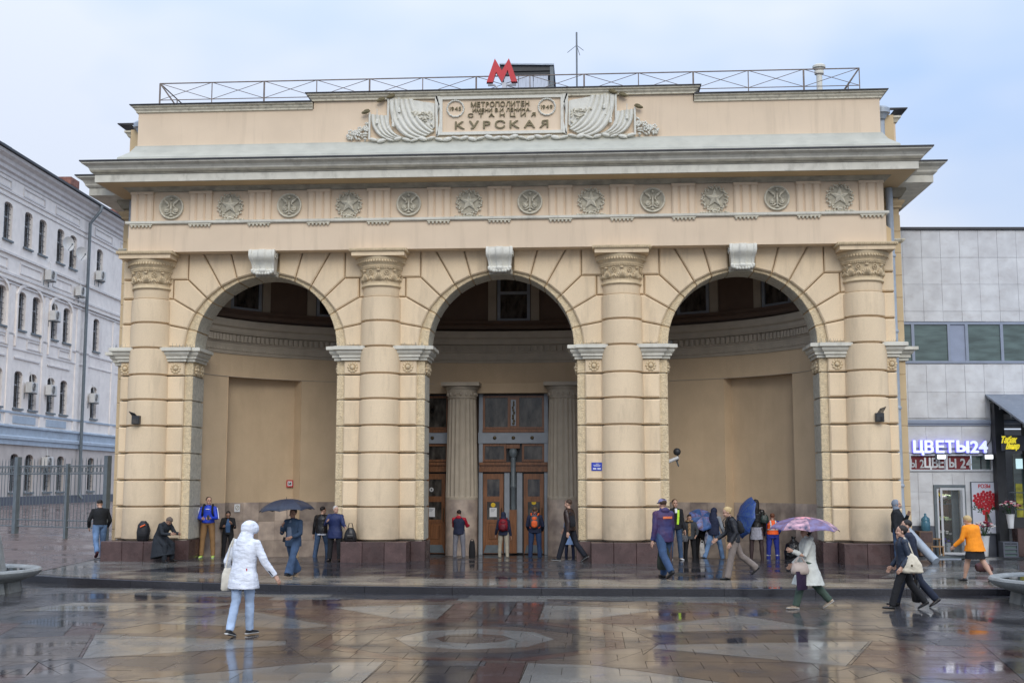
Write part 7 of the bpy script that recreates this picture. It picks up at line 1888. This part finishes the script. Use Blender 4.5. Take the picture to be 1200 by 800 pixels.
q = MB(); q.tube([p['P0']+Vector((.108*H*math.cos(t), .085*H*math.sin(t), -.05*H)) for t in [2*PI*k/16 for k in range(17)]], [(.010, .035)]*17, 6, cap=False); q.build('overall_hem', cloth('overall_blue', (.02, .035, .25)), p['root'])
gb = thing('rubbish_bag', 'full black rubbish bag on the floor beside the worker in orange', 'rubbish bag', (8.42, 1.75, 0))
q = MB(); q.tube([(0, 0, 0), (0, 0, .05), (0, 0, .3), (0, 0, .55), (0, 0, .66), (0, 0, .70), (.01, 0, .78)], [(.20, .16), (.26, .2), (.28, .22), (.22, .18), (.08, .07), (.04, .04), (.08, .07)], 20, side=(1, 0, 0)); gm = remesh(q, 'sack', .014, .05, 1); gm.materials.append(cloth('black_plastic', (.010, .010, .011), .25)); link('sack', gm, gb)
# 22 white coat woman
wc = cloth('cream_wool_coat', (.62, .63, .58), .9, bump=.4, bscale=60)
p = person('woman in long cream hooded coat and green trousers striding under a floral umbrella', (6.60, -10.8, 0), -88, 1.64, ((23, 6, 2), (-20, 22, 2)), ((22, 10, 92, 0), (10, 10, 40, 10)), lean=2, bw=1.16, top=wc, bottom=cloth('green_trousers', (.055, .085, .065)), shoe=(cloth('gold_trainer', (.34, .27, .20), .35, metal=.4), wsole), hair=('full', dk), hood='down', hem=.25, hemw=1.35, far=False, grip=(True, False), folds=.022)
fl_ = mat('floral_nylon', (.13, .12, .24), .4, .55, 7, coords='local', rgb2=(.30, .12, .16), detail=5); fl2 = mat('pink_floral_nylon', (.45, .25, .28), .4, .6, 8, coords='local', rgb2=(.10, .10, .22), detail=5)
um = umbrella('mauve and pink floral umbrella over the woman in the cream coat', p['hand'](1), p['head']+Vector((-.02, 0, .28)), .66, [fl_, fl2], up_dir=(.02, 0, 1), depth=.2)
q = MB(); q.lathe([(.22, -.034), (.12, -.008), (.01, .003)], 24); q.build('pink_crown', mat('pink_nylon', (.72, .30, .32), .4, .12, 9, coords='local'), um, smooth=True)
hd = p['mw'] @ (p['A'][1][1]+Vector((.04, -.05, 0)))
bag('beige gathered handbag on the forearm of the woman in the cream coat', hd+Vector((-.06, -.05, .0)), .34, .22, .16, cloth('beige_leather', (.42, .34, .29), .5), name='handbag', rz=R(10), strap=.10)
bag('dark purple shopping bag held by the woman in the cream coat', hd+Vector((-.02, -.02, -.14)), .42, .34, .14, cloth('aubergine_card', (.030, .014, .040), .5), name='shopping_bag', rz=R(8), strap=.12, shape='box')
# 27 dark figure by right pier
person('dark-clothed person standing behind the floral umbrella, by the right pier', (9.0, 1.7, 0), 178, 1.42, ST, ((5, 6, 12, 0), (5, 6, 12, 0)), bw=.85, top=black, bottom=black, shoe=(bshoe,), hair=('long', dk))
# 23 grey hood
p = person('man in dark jacket over a grey hood, smoking by the right banded column', (10.66, -1.2, .15), 62, 1.80, ST, ((30, 14, 118, 25), (0, 6, 12, 0)), bw=1.05, top=cloth('black_bomber', (.012, .013, .016)), bottom=denim, shoe=(bshoe, wsole), head=(0, 15))
q = MB(); H = 1.84; hc_ = Matrix.Rotation(-R(62), 3, 'Z') @ (p['head']-Vector((10.66, -1.2, .15))); q.ball(hc_+Vector((0, .018*H, .014*H)), (.055*H, .060*H, .064*H), 14, 9); q.tube([p['Tl'](0, 0, .27), hc_+Vector((0, .02*H, -.02*H))], [.055*H, .045*H], 12)
gm = remesh(q, 'hood', .0125, .01); gm.materials.append(cloth('grey_jersey_hood', (.20, .23, .28))); link('hood', gm, p['root'])
# 24 couple in dark clothes
p = person('man in navy suit walking left just behind the dark-haired woman with the cream bag', (8.63, -10.25, 0), -95, 1.74, ((-19, 22, 2), (20, 4, 2)), ((-10, 8, 14, 0), (10, 8, 20, 0)), lean=5, bw=1.10, top=cloth('navy_suit', (.016, .022, .042)), bottom=cloth('navy_suit', (.016, .022, .042)), shoe=(leather,), hair=('short', dk), hem=.07)
bag('black leather bag carried by the man in the navy suit', p['hand'](1)+Vector((.03, 0, 0)), .34, .42, .14, leather, name='briefcase', rz=R(90), strap=.16)
p = person('dark-haired woman in navy leather jacket and black trousers walking left', (8.36, -10.85, 0), -92, 1.64, ((22, 4, 2), (-18, 20, 2)), ((-12, 10, 50, 0), (6, 8, 30, 0)), lean=3, bw=1.08, top=cloth('navy_leather', (.018, .028, .050), .38), bottom=black, shoe=(bshoe,), hair=('bun', dk), hem=.07, far=False)
tb = thing('handbag', 'large cream slouch handbag on the shoulder of the dark-haired woman', 'bag', p['mw'] @ p['Tl'](.15, .05, .02), R(-12))
q = MB(); q.tube([(0, 0, -.22), (0, 0, -.19), (.01, 0, -.05), (.0, 0, .06), (-.03, 0, .14)], [(.17, .05), (.20, .075), (.17, .07), (.10, .05), (.03, .02)], 18, side=(1, 0, 0)); gm = remesh(q, 'bag_body', .009, .02); gm.materials.append(cloth('cream_leather', (.60, .54, .42), .5)); link('bag_body', gm, tb)
c_ = Matrix.Rotation(R(12), 3, 'Z') @ (p['mw'] @ p['Tl'](.10, 0.0, .285)-tb.location); q = MB(); q.tube([(-.05, 0, .12), Vector((-.06, -.01, .2)).lerp(c_, .5), c_], .014, 6); q.tube([(.06, 0, .04), Vector((.04, .01, .2)).lerp(c_, .5), c_], .014, 6); q.build('strap', CL['cream_leather'], tb)
MB().ball((0, -.075, -.08), (.02, .006, .025), 8, 5).build('clasp', M['bronze'], tb)
# 25 orange cardigan
p = person('stout blonde woman in orange cardigan and black skirt walking into the flower shop', (11.07, -6.3, .15), 215, 1.56, ((18, 4, 1), (-18, 18, 1)), ((14, 16, 36, 0), (8, 14, 30, 0)), lean=14, bw=1.32, bare=True, thick=1.15, top=cloth('orange_knit', (.85, .27, .01), .8, bump=.3, bscale=80), skirt=(black, .21, .088, .122), shoe=(bshoe,), hair=('full', bl), hem=.10, hemw=1.12, head=(16, 20), far=False)
sbg = thing('shopping_bag', 'dark bag with orange and blue print on the pavement behind the orange cardigan', 'bag', (12.15, -3.3, .15), R(15))
q = MB(); q.tube([(-.16, 0, .10), (0, 0, .13), (.2, 0, .09), (.30, 0, .05)], [(.06, .09), (.12, .13), (.10, .09), (.03, .04)], 14); gm = remesh(q, 'bag_body', .012, .03); gm.materials.append(cloth('dark_print', (.05, .02, .03), rgb2=(.12, .05, .02), var=.5, scale=12)); link('bag_body', gm, sbg)
